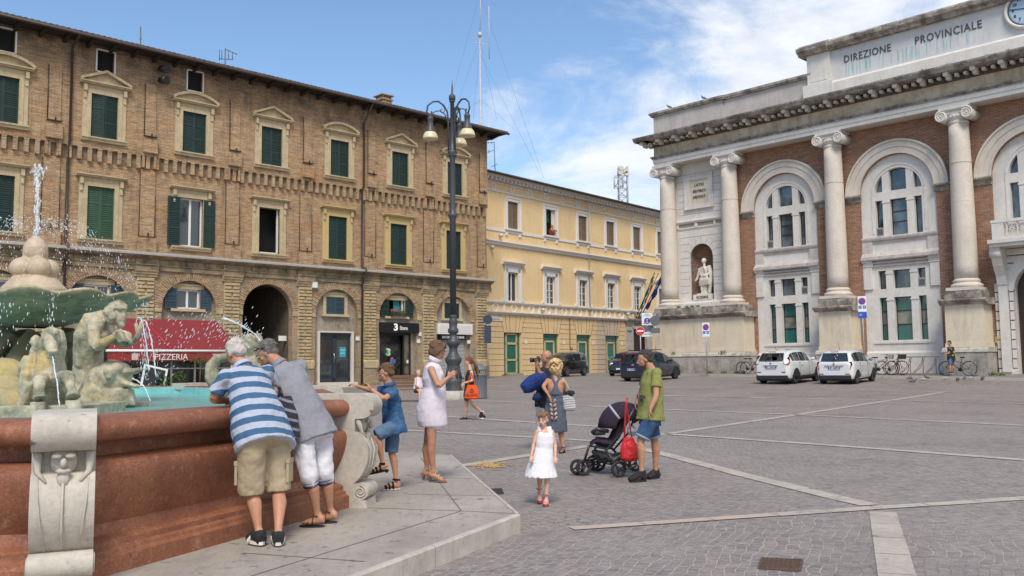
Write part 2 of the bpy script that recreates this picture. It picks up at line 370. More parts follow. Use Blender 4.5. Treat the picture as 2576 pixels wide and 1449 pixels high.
# pavement in front of the columned palace and kerb
RM=Matrix.Translation(V(21.99,45.5,0))@Matrix.Rotation(R(-46),4,'Z')
m_pav=mat('dark asphalt pavement',(.20,.175,.155),.85,col2=(.25,.22,.195),sc=1.2,var=.15,vs=25)
def rl(u,y,z): p=RM@V(u,y,0); return (p.x,p.y,max(gz(p.x,p.y)+z,.0))
b=M(); n=24; L1=[rl(-17.9+31*i/n,.2,.16) for i in range(n+1)]; L2=[rl(-18.4+31.5*i/n,-3.0,.12) for i in range(n+1)]; L3=[(p[0],p[1],p[2]-.25) for p in L2]
b.add(L1+L2,[(i,n+1+i,n+2+i,i+1) for i in range(n)]); b.obj('pavement',m_pav,kind='structure')
b=M(); K1=[rl(-18.4+31.5*i/n,-3.0,.125) for i in range(n+1)]; K2=[rl(-18.4+31.5*i/n,-3.18,.12) for i in range(n+1)]; K3=[(p[0],p[1],p[2]-.3) for p in K2]
b.add(K1+K2+K3,[(i,n+1+i,n+2+i,i+1) for i in range(n)]+[(n+1+i,2*n+2+i,2*n+3+i,n+2+i) for i in range(n)]); b.obj('kerb',m_band,kind='structure')
# platform round the fountain
PLZ=.17
PL=[(-3.4,1.3),(.05,8.8),(-1.0,14.6),(-2.6,16.2),(-5.2,19.0),(-10,21.2),(-16,19.5),(-18.5,12),(-16,5),(-12,1.5)]
m,t,bs=_nodes('platform limestone'); nb=NB(t)
c=nb.mix(nb.ramp(nb.noise(.9,6,.65),.35,.65),(.39,.345,.295),(.30,.265,.23)); c=nb.mix(nb.ramp(nb.noise(5,6,.7,vec=nb.mp((2.2,.5,1),rot=(0,0,R(25)))),.5,.72,0,.6),c,(.225,.20,.185))
c=nb.mix(nb.ramp(nb.noise(7,3,.5),.64,.70,0,.75),c,(.10,.09,.085)); c=nb.mix(nb.ramp(nb.noise(1.7,6,.75),.52,.7,0,.6),c,(.235,.205,.175)); c=nb.mix(nb.ramp(nb.noise(.5,3,.5),.55,.7,0,.5),c,(.46,.42,.36))
c=nb.mix(1.0,c,nb.mix(nb.ramp(nb.noise(45,5,.7),.3,.7),(.86,)*3,(1.12,)*3),'MULTIPLY'); t.links.new(c,bs.inputs['Base Color']); bs.inputs['Roughness'].default_value=.7
nb.bump(bs,nb.noise(30,5,.7),.25,.01); m_plat=m
m_face=mat('step face stone',(.50,.46,.40),.8,col2=(.40,.365,.32),sc=3,var=.1,vs=14,streak=(.16,.145,.12),ss=.9,bump=.3,bs=30)
b=M(); b.add([(x,y,PLZ) for x,y in PL],[tuple(range(len(PL)))]); b.obj('platform',m_plat,kind='structure')
b=M(); n=len(PL)
for i in range(n):
    x0,y0=PL[i]; x1,y1=PL[(i+1)%n]; L_=math.hypot(x1-x0,y1-y0); k=max(1,round(L_/1.55))
    for j in range(k):
        a,c=j/k+.002/L_,(j+1)/k-.002/L_; nx,ny=(y1-y0)/L_*.012,-(x1-x0)/L_*.012
        p=(x0+(x1-x0)*a,y0+(y1-y0)*a); q=(x0+(x1-x0)*c,y0+(y1-y0)*c)
        b.add([(p[0]+nx,p[1]+ny,-.1),(q[0]+nx,q[1]+ny,-.1),(q[0]+nx,q[1]+ny,PLZ-.012),(p[0]+nx,p[1]+ny,PLZ-.012),(p[0],p[1],PLZ+.002),(q[0],q[1],PLZ+.002),(q[0]-nx*3,q[1]-ny*3,PLZ+.004),(p[0]-nx*3,p[1]-ny*3,PLZ+.004)],[(0,1,2,3),(3,2,5,4),(4,5,6,7)])
b.obj('platform_step',m_face,kind='structure')
m_pj=mat('platform joint',(.17,.15,.13),.9)
b=M()
def jl(p,q,w=.007): 
    d=(Vector(q)-Vector(p)).normalized(); nx,ny=-d.y*w,d.x*w; b.add([(p[0]-nx,p[1]-ny,PLZ+.003),(q[0]-nx,q[1]-ny,PLZ+.003),(q[0]+nx,q[1]+ny,PLZ+.003),(p[0]+nx,p[1]+ny,PLZ+.003)],[(0,1,2,3)])
jl((-3.9,2.0),(-.52,9.0)); jl((-.52,9.0),(-1.45,14.2)); jl((-1.62,9.3),(-.52,9.0)) ; jl((-.52,9.0),(.05,8.8))
jl((-2.1,7.1),(-1.1,6.75)); jl((-2.75,5.8),(-1.7,5.4)); jl((-1.3,11.7),(-.5,11.5)); jl((-1.2,10.2),(-.2,10.0))
b.obj('platform_joint',m_pj,kind='structure')
# ================= brick palace on the left =================
BEIGE=(.50,.40,.245); BEIGE2=(.36,.29,.19)
m_brickL=brickmat('old brick',(.45,.27,.14),(.33,.205,.12),(.45,.355,.24),patches=[((.50,.20,.07),.55,.54,.70,.7,0),((.50,.37,.22),.8,.56,.74,.6,5),((.13,.105,.08),.9,.56,.76,.7,9),((.46,.36,.25),4.5,.54,.66,.7,3),((.17,.11,.07),3.2,.56,.7,.65,11)],dirt=(.09,.075,.06),ds=.7,soot_shade=(13.6,15.8))
m_brickLow=brickmat('worn brick and plaster',(.40,.265,.15),(.31,.215,.13),(.42,.34,.235),patches=[((.34,.30,.24),.9,.48,.62,.8,2),((.40,.24,.13),1.6,.6,.75,.5,4),((.13,.115,.10),1.1,.56,.74,.6,7),((.45,.38,.28),4,.56,.7,.6,3)],dirt=(.09,.08,.07),ds=.6)
m_corb=brickmat('corbel brick',(.40,.245,.135),(.31,.19,.11),(.33,.27,.2),patches=[((.5,.41,.27),2.5,.45,.6,.7,2),((.2,.15,.11),3,.55,.7,.5,5)],bw=.3,bh=.09)
m_stone=mat('window stone',BEIGE,.85,col2=(.40,.315,.2),sc=2.2,var=.2,vs=18,streak=(.17,.14,.10),ss=.7,bump=.5,bd=.02,bs=20)
m_stoneY=mat('ochre stone',(.52,.38,.15),.85,col2=(.45,.345,.19),sc=2,var=.12,vs=18,streak=(.2,.16,.10),ss=.4,bump=.3,bd=.02,bs=20)
m_rust=mat('rusticated stone',(.50,.385,.215),.9,col2=(.34,.27,.17),sc=2.6,var=.25,vs=12,streak=(.13,.11,.09),ss=.75,bump=.8,bd=.03,bs=16)
m_ent=mat('weathered cornice',(.36,.275,.165),.9,col2=(.15,.12,.085),sc=1.6,var=.25,vs=9,streak=(.07,.062,.055),ss=.95,bump=.8,bd=.04,bs=12)
m_lead=mat('lead flashing',(.33,.32,.30),.55,var=.15,vs=8)
m_green=mat('dark green paint',(.010,.030,.026),.6,col2=(.013,.036,.031),sc=2,var=.15,vs=8)
m_green2=mat('faded green paint',(.035,.085,.045),.6,col2=(.03,.07,.04),sc=3,var=.15,vs=8)
m_blue=mat('blue grey paint',(.03,.06,.08),.55,var=.1,vs=8)
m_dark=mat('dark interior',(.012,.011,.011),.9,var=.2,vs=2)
m_white=mat('white paint',(.70,.70,.67),.5,var=.05,vs=10)
m_wood=mat('eave timber',(.035,.027,.021),.9,var=.3,vs=6)
m_tile=mat('roof tile',(.115,.085,.062),.9,col2=(.055,.045,.037),sc=2.5,var=.35,vs=9)
m_pipe=mat('brown downpipe',(.055,.035,.03),.5,var=.15,vs=4)
m_black=mat('black metal',(.018,.018,.02),.45,var=.15,vs=8)
m_glass=glassmat('window glass',(.035,.045,.055),.05)
m_glassS=glassmat('shop glass',(.022,.026,.028),.04,col2=(.05,.055,.055),sc=.9)
LP=V(-1.617,54,0)
bl=thing('brick_palace','long brown brick palace with green shutters and rusticated arcade beyond the fountain','building',LP,R(44))
WC=[-26.36,-22.41,-18.36,-14.38,-10.43,-6.48,-2.5]; HW=.565
UM=.14   # the upper storey stands this much proud of the one below
uh=[(c-HW,c+HW,11.55,13.44,0) for c in WC]+[(c-.37,c+.37,14.48,15.42,0) for c in WC[:3]]+[(-30.9,-29.8,11.55,13.44,0)]
mh=[(c-HW,c+HW,7.17,9.42,0) for c in WC]+[(-30.9,-29.8,7.17,9.42,0)]
gh=[(c-1.28,c+1.28,-.5,4.32,1) for c in WC]+[(-31.6,-29.0,-.5,4.32,1)]
gh[3]=(-15.72,-13.04,-.5,4.3,1)
b=M(); b.wall(-36,.12,11.1,15.75,uh,y=-UM,depth=.45); b.box(-36,.12,-UM,.2,11.06,11.1)
b.wall(-36,.12,6.6,11.1,mh,y=0,depth=.3)
b.box(.12,.121,0,13,-.5,11.1); b.box(.12,.121,-UM,13,11.1,15.75)
b.obj('wall',m_brickL,bl)
b=M(); b.wall(-36,.12,-.5,6.6,gh,y=0,depth=.35); b.obj('arcade_wall',m_brickLow,bl)
# walls inside the arches, with their own openings
m_inf=mat('stained plaster',(.33,.285,.225),.92,col2=(.23,.195,.155),sc=1.4,var=.25,vs=7,streak=(.10,.085,.07),ss=.8,bump=.7,bd=.03,bs=14,fine=((.36,.24,.15),5,.56,.66))
for i,c in enumerate(WC):
    if i==3: continue
    b=M(); hs=[(c-.56,c+.56,4.3,5.22,0)]
    if i==4: hs.append((-11.36,-9.44,.78,3.34,0))
    elif i==5: hs.append((-7.55,-5.46,.8,3.39,0))
    elif i==6: hs.append((-3.5,-1.55,.8,3.36,0))
    elif i in(1,2): hs.append((c-1.15,c+1.15,0.1,2.6,0))
    b.wall(c-1.29,c+1.29,-.5,5.75,hs,y=.22,depth=.2)
    b.obj('infill_wall',m_inf,bl)
# arch rings of radial brick
for i,c in enumerate(WC):
    b=M(); r=1.34 if i==3 else 1.28
    n=46
    for k in range(n):
        a0=PI*k/n; a1=PI*(k+.82)/n; q=.03+rnd.random()*.035
        b.ring((c,4.31),r,r+.38+rnd.random()*.06,a0,a1,-q,.02,n=1)
    b.obj('arch_ring',m_corb,bl)
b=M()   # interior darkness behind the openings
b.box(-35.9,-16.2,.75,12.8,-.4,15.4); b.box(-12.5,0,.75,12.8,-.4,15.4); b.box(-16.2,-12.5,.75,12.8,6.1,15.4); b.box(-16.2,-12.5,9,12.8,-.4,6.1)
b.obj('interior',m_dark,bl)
b=M(); b.box(-15.95,-15.72,.35,9,-.5,6.1); b.box(-13.04,-12.8,.35,9,-.5,6.1); b.box(-15.95,-12.8,.35,9,5.7,6.1)
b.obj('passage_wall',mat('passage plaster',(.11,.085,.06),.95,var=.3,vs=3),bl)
# corbel band
b=M(); b.box(-36,.1,.001,.012,10.52,11.05); b.obj('corbel_gap_shade',mat('shaded gap brick',(.15,.105,.07),.95,col2=(.27,.18,.11),sc=3,var=.3,vs=8),bl).location=(0,-.012,0)  # dark sheet on the wall, painting in the shade between the corbels
b=M(); u=-35.9
while u<0:
    b.box(u,u+.17,-UM+.002,.02,10.5+rnd.uniform(-.03,.02),11.09); b.box(u-.01,u+.18,-UM-.012,0,11.0,11.062); u+=.415
b.obj('corbel_band',m_corb,bl)
for c in [-32.4,-28.38,-24.44,-20.42,-16.35,-12.36,-8.4,-4.4,-.33]:
    b=M(); w2=.25 if c<-1 else .2
    b.box(c-w2,c+w2,-UM-.06,-UM+.01,11.95,14.4); b.box(c-.32,c+.32,-UM-.17,-UM+.01,11.2,11.8); b.box(c-.27,c+.27,-UM-.1,-UM+.01,11.8,11.97)
    for k in (-.31,.21): b.box(c+k,c+k+.1,-.2,0,10.52,11.2)
    b.box(c-.33,c+.33,-.07,.01,7.46,10.45); b.box(c-.42,c+.42,-.15,.01,6.74,7.38)
    b.obj('pilaster',m_brickL,bl)
for c in [-28.38,-24.44,-20.42,-16.35,-12.36,-8.4,-4.4,-.33]:   # thin black cables and brackets outline the pilasters
    b=M(); b.tube([(c-.28,-UM-.09,14.3),(c-.28,-UM-.09,12.0)],.018,5); b.tube([(c-.36,-.09,10.4),(c-.36,-.09,7.4)],.016,5); b.tube([(c+.35,-.09,9.3),(c+.35,-.09,7.4)],.014,5)
    b.bar((c,-UM-.25,11.83),(c,-UM-.25,12.05),.04,.06); b.bar((c,-.24,7.4),(c,-.24,7.6),.04,.06); b.box(c-.3,c+.3,-UM-.16,-UM-.06,11.93,11.97)
    b.obj('cable',m_black,bl)
# entablature between ground floor and first floor
b=M(); prof=[(0,5.95),(-.10,5.95),(-.10,6.13),(-.15,6.16),(-.15,6.2),(-.07,6.22),(-.07,6.42),(-.2,6.46),(-.36,6.53),(-.4,6.58),(-.4,6.62),(0,6.7)]
b.prism(prof,-36,.42,'x')
for c in [-32.4,-28.38,-24.44,-20.4,-16.3,-12.34,-8.38,-4.39,-.34]:
    b.prism([(y-.13,z) if y<0 else (y,z) for y,z in prof[:-3]]+[(0,6.5)],c-.5,c+.5,'x')
u=-35.8
while u<0: b.box(u,u+.5,-.1-rnd.random()*.05,-.05,6.22,6.42); u+=.5+rnd.uniform(.3,.9)
b.obj('entablature',m_ent,bl)
b=M(); b.prism([(0,6.78),(-.44,6.66),(-.44,6.59),(-.41,6.59),(-.41,6.63),(0,6.72)],-36,.5,'x'); b.obj('flashing',m_lead,bl)
# rusticated piers
def pier():
    m=M(); z=1.95; k=0
    while z<5.62:
        h=.155; p=.115
        def blk(a,c):
            j=rnd.uniform(-.012,.012); m.add([(a,-.02,z),(c,-.02,z),(c,-.02,z+h),(a,-.02,z+h),(a+.03,-p+j,z+.03),(c-.03,-p+j,z+.03),(c-.03,-p+j,z+h-.03),(a+.03,-p+j,z+h-.03)],[(4,5,6,7),(0,1,5,4),(1,2,6,5),(2,3,7,6),(3,0,4,7)])
        if k%2: blk(-.38,.38)
        else: blk(-.38,-.02); blk(.02,.38)
        z+=h+.012; k+=1
    m.box(-.40,.40,-.03,.01,1.9,5.7)
    m.prism([(0,5.66),(-.1,5.66),(-.1,5.74),(-.16,5.78),(-.16,5.84),(-.22,5.9),(-.22,5.97),(0,5.97)],-.5,.5,'x')
    m.prism([(0,1.5),(-.2,1.5),(-.2,1.84),(-.12,1.93),(0,1.93)],-.48,.48,'x')
    return m
pr=pier().obj('pier',m_rust,bl); pr.location=(-.34,0,0)
low=M(); low.box(-.5,.5,-.16,.01,-.4,1.5); lo=low.obj('pier_foot',m_brickLow,bl); lo.location=(-.34,0,0)
for c in [-4.39,-8.38,-12.34,-16.3,-20.4,-24.44,-28.38]:
    for s in (pr,lo):
        q=s.copy(); COL.objects.link(q); q.location=(c,0,0)
for c in WC:
    r=1.34 if c==WC[3] else 1.28
    for s in (-1,1): b=M(); b.box(min(c+s*r,c+s*(r+.34)),max(c+s*r,c+s*(r+.34)),-.045,.06,4.12,4.4); b.obj('impost',m_rust,bl)

# windows -------------------------------------------------------------
def leaf(w,h,n=21):
    m=M(); m.box(0,.06,-.02,.02,0,h); m.box(w-.06,w,-.02,.02,0,h)
    for z in (0,h*.34,h*.67,h-.07): m.box(.06,w-.06,-.018,.018,z,z+.07)
    k=0
    for i in range(n):
        z=.07+(h-.14)*(i+.5)/n
        m.add([(.06,-.016,z-.035),(w-.06,-.016,z-.035),(w-.06,.014,z+.03),(.06,.014,z+.03),(.06,-.010,z-.04),(w-.06,-.010,z-.04),(w-.06,.02,z+.025),(.06,.02,z+.025)],[(0,1,2,3),(7,6,5,4),(0,4,5,1),(2,6,7,3)])
    m.box(.06,w-.06,-.003,.003,.07,h-.07)
    return m
def frame_mesh(z0,z1,kind):
    m=M(); w=HW
    for s in (-1,1):
        a,c=sorted((s*w,s*(w+.17))); m.box(a,c,-.07,.05,z0-.02,z1+.19)
        a,c=sorted((s*(w+.17),s*(w+.35))); m.box(a,c,-.045,.05,z0-.02,z1+.19)
        a,c=sorted((s*(w+.2),s*(w+.34))); m.box(a,c,-.16,-.045,z1+.06,z1+.34)  # console
        m.box(a+.02,c-.02,-.1,-.045,z1-.25,z1+.06)
    m.box(-w,w,-.07,.05,z1,z1+.19); m.box(-w-.37,w+.37,-.055,.05,z1+.19,z1+.4)
    m.prism([(0.02,z0-.2),(-.1,z0-.2),(-.12,z0-.1),(-.17,z0-.08),(-.17,z0-.02),(.02,z0-.02)],-w-.38,w+.38,'x')
    cz=z1+.38; cp=[(0.02,cz),(-.16,cz),(-.2,cz+.05),(-.26,cz+.07),(-.26,cz+.12),(.02,cz+.14)]
    m.prism(cp,-w-.5,w+.5,'x')
    if kind=='tri':
        W2=w+.5; H=.46; a=(-W2,cz+.12); t=(0,cz+.12+H); c=(W2,cz+.12)
        for p,q in ((a,t),(t,c)):
            m.prism([p,q,(q[0],q[1]+.12),(p[0],p[1]+.12)],-.24,.02,'y')
        m.prism([(a[0]+.1,a[1]),(c[0]-.1,c[1]),(0,t[1])],-.06,.02,'y')
    elif kind=='seg':
        W2=w+.5; H=.34; Rr=(W2*W2+H*H)/(2*H); cc=(0,cz+.12+H-Rr); an=math.asin(W2/Rr)
        m.ring(cc,Rr,Rr+.12,PI/2-an,PI/2+an,-.24,.02,14)
        m.prism([(Rr*sin(-an+2*an*i/12),cc[1]+Rr*cos(-an+2*an*i/12)) for i in range(13)],-.06,.02,'y')
    return m
sh=leaf(HW,1.87); shm=leaf(HW,2.23,24); shg=leaf(.54,.92,11)
def dupe(o,parent,loc,rz=None):
    q=o.copy(); COL.objects.link(q); q.parent=parent; q.location=loc
    if rz is not None: q.rotation_euler=(0,0,rz)
    return q
def shutters(par,src,c,z,y,closed=True,w=HW,ang=0,mt=None,first={}):
    for s in (0,1):
        key=(id(src),mt.name)
        if key not in first: o=first[key]=src.obj('shutter',mt,par)
        else: o=dupe(first[key],par,(0,0,0))
        if closed:
            o.location=(c-w if s==0 else c+w,y+(0 if s==0 else .0),z); o.rotation_euler=(0,0,ang*(1 if s==0 else -1) if s==0 else PI-ang)
            if s==1: o.location.y=y
        else:
            o.location=(c-w if s==0 else c+w,y-.02,z); o.rotation_euler=(0,0,PI-ang if s==0 else ang)
    return
protos={}
for i,c in enumerate(WC):
    kind='seg' if i%2==0 else 'tri'
    if kind not in protos: wn=protos[kind]=frame_mesh(11.55,13.44,kind).obj('window',m_stone,bl)
    else: wn=dupe(protos[kind],bl,(0,0,0))
    wn.location=(c,-UM,0)
    shutters(wn,sh,0,11.56,.06+(0 if i!=1 else 0),True,mt=m_green,ang=(0 if i!=1 else R(-9)))
    key='midY' if i>=4 else 'mid'
    if key not in protos: wn=protos[key]=frame_mesh(7.17,9.42,'flat').obj('window',m_stoneY if i>=4 else m_stone,bl)
    else: wn=dupe(protos[key],bl,(0,0,0))
    wn.location=(c,0,0)
    if i==2: shutters(wn,shm,0,7.18,-.09,False,mt=m_green,ang=R(4))
    elif i==3:
        shutters(wn,shm,0,7.18,.02,False,mt=m_green,ang=R(80)); 
    else: shutters(wn,shm,0,7.18,.05,True,mt=m_green2 if i==1 else m_green)
    if i in (2,3):
        g=M()
        for a,cc in ((-HW,-HW+.07),(HW-.07,HW)): g.box(a,cc,.14,.2,7.17,9.42)
        g.box(-HW,HW,.14,.2,7.17,7.24)
        if i==2: g.box(-HW,HW,.14,.2,9.35,9.42); g.box(-.05,.05,.13,.21,7.17,9.42)
        g.obj('casement',m_white,wn)
        if i==2: g=M(); g.box(-HW,HW,.17,.18,7.2,9.4); g.obj('pane',m_glass,wn)
for c in WC[:3]:
    g=M(); 
    for a,cc,z0,z1 in ((-.42,-.36,14.43,15.47),(.36,.42,14.43,15.47),(-.42,.42,14.43,14.49),(-.42,.42,15.41,15.47)): g.box(a,cc,-.03,.02,z0,z1)
    o=g.obj('attic_window',m_white,bl); o.location=(c,-UM,0)
    g=M(); g.box(-.37,.37,.2,.22,14.48,15.42); g.obj('pane',m_dark,o)
# mezzanine windows in the arches
for i,c in enumerate(WC):
    if i==3: continue
    g=M(); z0,z1=4.3,5.2
    for s in (-1,1): a,d=sorted((s*.56,s*.74)); g.box(a,d,.13,.25,z0,z1+.16)
    g.box(-.56,.56,.13,.25,z1,z1+.16); g.box(-.82,.82,.06,.25,z0-.12,z0); g.box(-.72,.72,.1,.25,z1+.16,z1+.24)
    wn=g.obj('window',m_stone,bl); wn.location=(c,0,0)
    if i in (1,2,5,0):
        shutters(wn,shg,0,4.3,.1,False,w=.56,mt=m_blue if i<3 else m_green,ang=R(3))
        if i!=5:
            g=M()
            for a,d,e,f in ((-.56,-.48,z0,z1),(.48,.56,z0,z1),(-.05,.05,z0,z1),(-.56,.56,z0,z0+.07),(-.56,.56,z1-.07,z1)): g.box(a,d,.25,.32,e,f)
            g.obj('casement',m_white,wn); g=M(); g.box(-.54,.54,.28,.29,z0,z1); g.obj('pane',m_glass,wn)
        else:
            g=M(); pts=[(-.1+.06*k,.3+.03*(k%2)) for k in range(10)]
            g.add([(p,q,z0) for p,q in pts]+[(p*.8-.05,q,z1) for p,q in pts],[(k,k+1,11+k,10+k) for k in range(9)]); g.obj('curtain',mat('teal curtain',(.03,.22,.24),.8),wn)
            g=M(); g.box(.42,.5,.25,.32,z0,z1); g.obj('casement',m_white,wn)
    else: shutters(wn,shg,0,4.3,.17,True,w=.54,mt=m_blue if i==4 else m_green)
# eave, gutter, roof
b=M(); b.box(-36,1.0,-.98,.3,15.60,15.66); u=-35.6
while u<1: b.add([(u,-.95,15.52),(u+.14,-.95,15.52),(u+.14,0,15.36),(u,0,15.36),(u,-.95,15.62),(u+.14,-.95,15.62),(u+.14,0,15.62),(u,0,15.62)],[(0,3,2,1),(0,1,5,4),(1,2,6,5),(3,0,4,7)]); u+=.95
b.box(.1,.9,.0,12,15.5,15.62); b.obj('eave',m_wood,bl)
b=M(); n=6; pu=.235; cnt=int(37.2/pu); rows=[(-1.12,15.70),(-1.12,15.64),(6.5,17.9)]; vs=[]
prof=[(0,0),(.02,.05),(.06,.085),(.1175,.1),(.175,.085),(.215,.05)]
for (y,z) in ((-1.1,15.66),(6.5,18.0)):
    for k in range(cnt):
        j=rnd.uniform(-.01,.01) if y<0 else 0
        for (a,h) in prof: vs.append((-36.1+k*pu+a,y+j*2,z+h+j))
nn=cnt*6; b.add(vs,[(k,k+1,nn+k+1,nn+k) for k in range(nn-1)],False)
vs2=[]
for k in range(nn): p=vs[k]; vs2+= [p,(p[0],p[1],15.6)]
b.add(vs2,[(2*k,2*k+1,2*k+3,2*k+2) for k in range(nn-1)]); b.add([(-36.1,6.5,18),(1.1,6.5,18),(1.1,13,16),(-36.1,13,16)],[(0,1,2,3)])
rf=b.obj('roof',m_tile,bl)
b=M(); b.box(-6.4,-5.75,1.6,2.3,16.2,17.05); b.box(-6.47,-5.68,1.53,2.37,16.9,16.98)
for k in range(4): b.box(-6.38+k*.17,-6.3+k*.17,1.6,2.3,17.0,17.16)
b.box(-6.5,-5.65,1.5,2.4,17.16,17.22); b.obj('chimney',m_corb,rf)
b=M(); b.tube([(-36,-1.12,15.6),(1.05,-1.12,15.6)],.07,8); b.obj('gutter',m_pipe,bl)
for u,pt in ((-23.82,[(-1.1,15.58),(-.9,15.45),(-UM-.1,15.3),(-UM-.1,11.2),(-.1,11),(-.1,6.9),(-.5,6.75),(-.5,6.5),(-.14,6.1),(-.14,.3)]),(-8.95,[(-1.1,15.58),(-UM-.1,14.6),(-UM-.1,11.2),(-.1,11),(-.1,6.9),(-.5,6.75),(-.5,6.5),(-.14,6.1),(-.14,.5)])):
    b=M(); b.tube([(u,p,q) for p,q in pt],.055,8); b.obj('downpipe',m_pipe,bl)
for z in (14.57,15.1):
    b=M(); b.tube([(-20.15,-UM-.05,z),(-20.0,-.55,z)],.03,6); b.tube([(-20.1,-.35,z+.02),(-19.95,-.75,z-.06)],[.13,.2],12); b.obj('floodlight',m_black,bl)
b=M(); b.box(-12.0,-11.72,-.2,.02,5.6,5.9); b.obj('junction_box',m_white,bl)
# doors and shops -----------------------------------------------------
m_shopf=mat('dark blue shopfront metal',(.025,.035,.048),.4)
b=M()
for a,d,e,f in ((-11.50,-11.36,.72,3.42),(-9.44,-9.30,.72,3.42),(-11.36,-9.44,3.34,3.42)): b.box(a,d,.1,.25,e,f)
fr=b.obj('door_surround',mat('cream stone',(.58,.52,.44),.8,var=.1),bl)
b=M()
for a,d,e,f in ((-11.36,-11.26,.8,3.2),(-9.54,-9.44,.8,3.2),(-10.52,-10.28,.8,3.2),(-11.36,-9.44,.8,1.0),(-11.36,-9.44,3.05,3.2)): b.box(a,d,.24,.32,e,f)
b.box(-11.36,-9.44,.2,.35,3.2,3.34)
dr=b.obj('door',m_shopf,bl); b=M(); b.box(-11.3,-9.5,.28,.29,.9,3.1); b.obj('pane',m_glassS,dr)
b=M(); b.tube([(-10.48,.2,1.75),(-10.5,.1,1.95),(-10.5,.1,2.15),(-10.48,.2,2.35)],.02,6); b.obj('handle',mat('steel',(.5,.5,.5),.3,metal=1),dr)
b=M(); b.box(-10.08,-9.7,.262,.27,2.08,2.6); b.obj('notice',mat('cyan notice',(.02,.33,.42),.5),dr)
text('VENDE',.12,'lettering',m_white,dr,(-9.89,.258,2.44),sx=.8,ext=.001); text('AFFITTA',.11,'lettering',m_white,dr,(-9.89,.258,2.27),sx=.7,ext=.001)
b=M(); b.box(-11.6,-9.2,-.15,.3,.35,.78); b.obj('door_step',mat('cream stone',(.5,.5,.5)),bl)
b=M()
for a,d,e,f in ((-7.55,-7.48,.85,3.39),(-5.56,-5.46,.85,3.39),(-5.98,-5.92,.85,3.3),(-7.55,-5.46,3.27,3.39),(-7.55,-5.46,.85,.95)): b.box(a,d,.2,.32,e,f)
dr=b.obj('door',m_black,bl); b=M(); b.box(-7.5,-5.98,.5,.51,.85,3.3); b.box(-5.92,-5.56,.26,.27,.85,3.3); b.obj('pane',glassmat('store glass',(.03,.03,.03),.05,col2=(.16,.13,.09),sc=2.2),dr)
b=M(); 
for k in range(19): b.tube([(-7.45+k*.075,.34,.9),(-7.45+k*.075,.34,3.25)],.012,5)
for z in (1.0,1.9): b.box(-7.5,-6.0,.33,.35,z,z+.03)
b.obj('grille',m_black,dr)
b=M(); b.box(-7.78,-5.12,-.12,.2,3.4,3.95); sg=b.obj('shop_sign',mat('black sign',(.012,.012,.014),.3),bl)
text('3',.52,'lettering',mat('silver letter',(.75,.70,.66),.25,emit=((.8,.72,.65),.25)),sg,(-6.73,-.135,3.68),sx=1.15,bold=.02); text('Store',.3,'lettering',m_white,sg,(-6.2,-.135,3.65),sx=.8,bold=.006)
text('3',.52,'balloon',mat('green balloon',(.05,.42,.18),.25,col2=(.6,.75,.6),sc=6),dr,(-7.02,.18,2.32),ext=.05,bold=.03)
for u,z,w,h,cn in ((-6.78,2.0,.16,.09,(.7,.1,.08)),(-6.82,1.84,.18,.2,(.05,.15,.5)),(-6.62,1.84,.14,.22,(.05,.4,.6)),(-6.62,1.6,.22,.26,(.02,.02,.02)),(-5.72,1.82,.12,.18,(.6,.75,.8))):
    b=M(); b.box(u-w/2,u+w/2,.16,.165,z-h/2,z+h/2); b.obj('sticker',mat('sticker%.2f'%cn[0],cn,.5),dr)
b=M(); b.box(-3.72,-1.12,-.1,.2,3.38,4.0); sg=b.obj('shop_sign',m_white,bl); b=M(); b.box(-3.62,-1.22,-.11,-.1,3.46,3.9); b.obj('sign_face',mat('cream panel',(.62,.60,.55),.5),sg)
b=M(); b.box(-3.5,-1.56,-.02,.2,3.05,3.36); sg=b.obj('shop_sign',mat('black sign',(0,0,0)),bl)
text('LA CORTE',.2,'lettering',m_white,sg,(-3.0,-.03,3.2),sx=.8); text('RE BENE',.2,'lettering',m_white,sg,(-2.02,-.03,3.2),sx=.85)
b=M(); z=.85
while z<3.05: b.add([(-3.5,.2,z),(-1.56,.2,z),(-1.56,.15,z+.04),(-3.5,.15,z+.04),(-3.5,.2,z+.08),(-1.56,.2,z+.08)],[(0,1,2,3),(3,2,5,4)]); z+=.08
b.obj('roller_shutter',mat('grey shutter',(.42,.42,.41),.5,var=.08),bl)
b=M(); b.box(-13.5,-13.06,.5,.52,2.9,3.15); b.obj('wall_plate',m_white,bl)
for u,z in ((-5.0,3.35),(-9.15,3.05),(-5.1,2.95),(-1.35,2.95)):
    b=M(); b.box(u-.1,u+.1,-.06,.02,z-.1,z+.1); b.obj('number_plate',m_white,bl)
# pizzeria storefront below the awning
b=M(); b.box(-22.2,-16.9,.1,.12,0,2.65); b.obj('storefront_glass',m_glassS,bl)
b=M()
for u in (-22.1,-21.0,-19.95,-18.9,-17.9,-16.95): b.box(u-.04,u+.04,-1.9,-1.82,0,2.3)
b.box(-22.1,-16.95,-1.9,-1.82,1.55,1.6); b.obj('windbreak_post',mat('pale post',(.22,.22,.2),.4),bl)
b=M(); b.box(-22.1,-16.95,-1.87,-1.86,.1,2.25); b.obj('windbreak_glass',mat('smoked glass',(.02,.02,.022),.05,alpha=.55),bl)
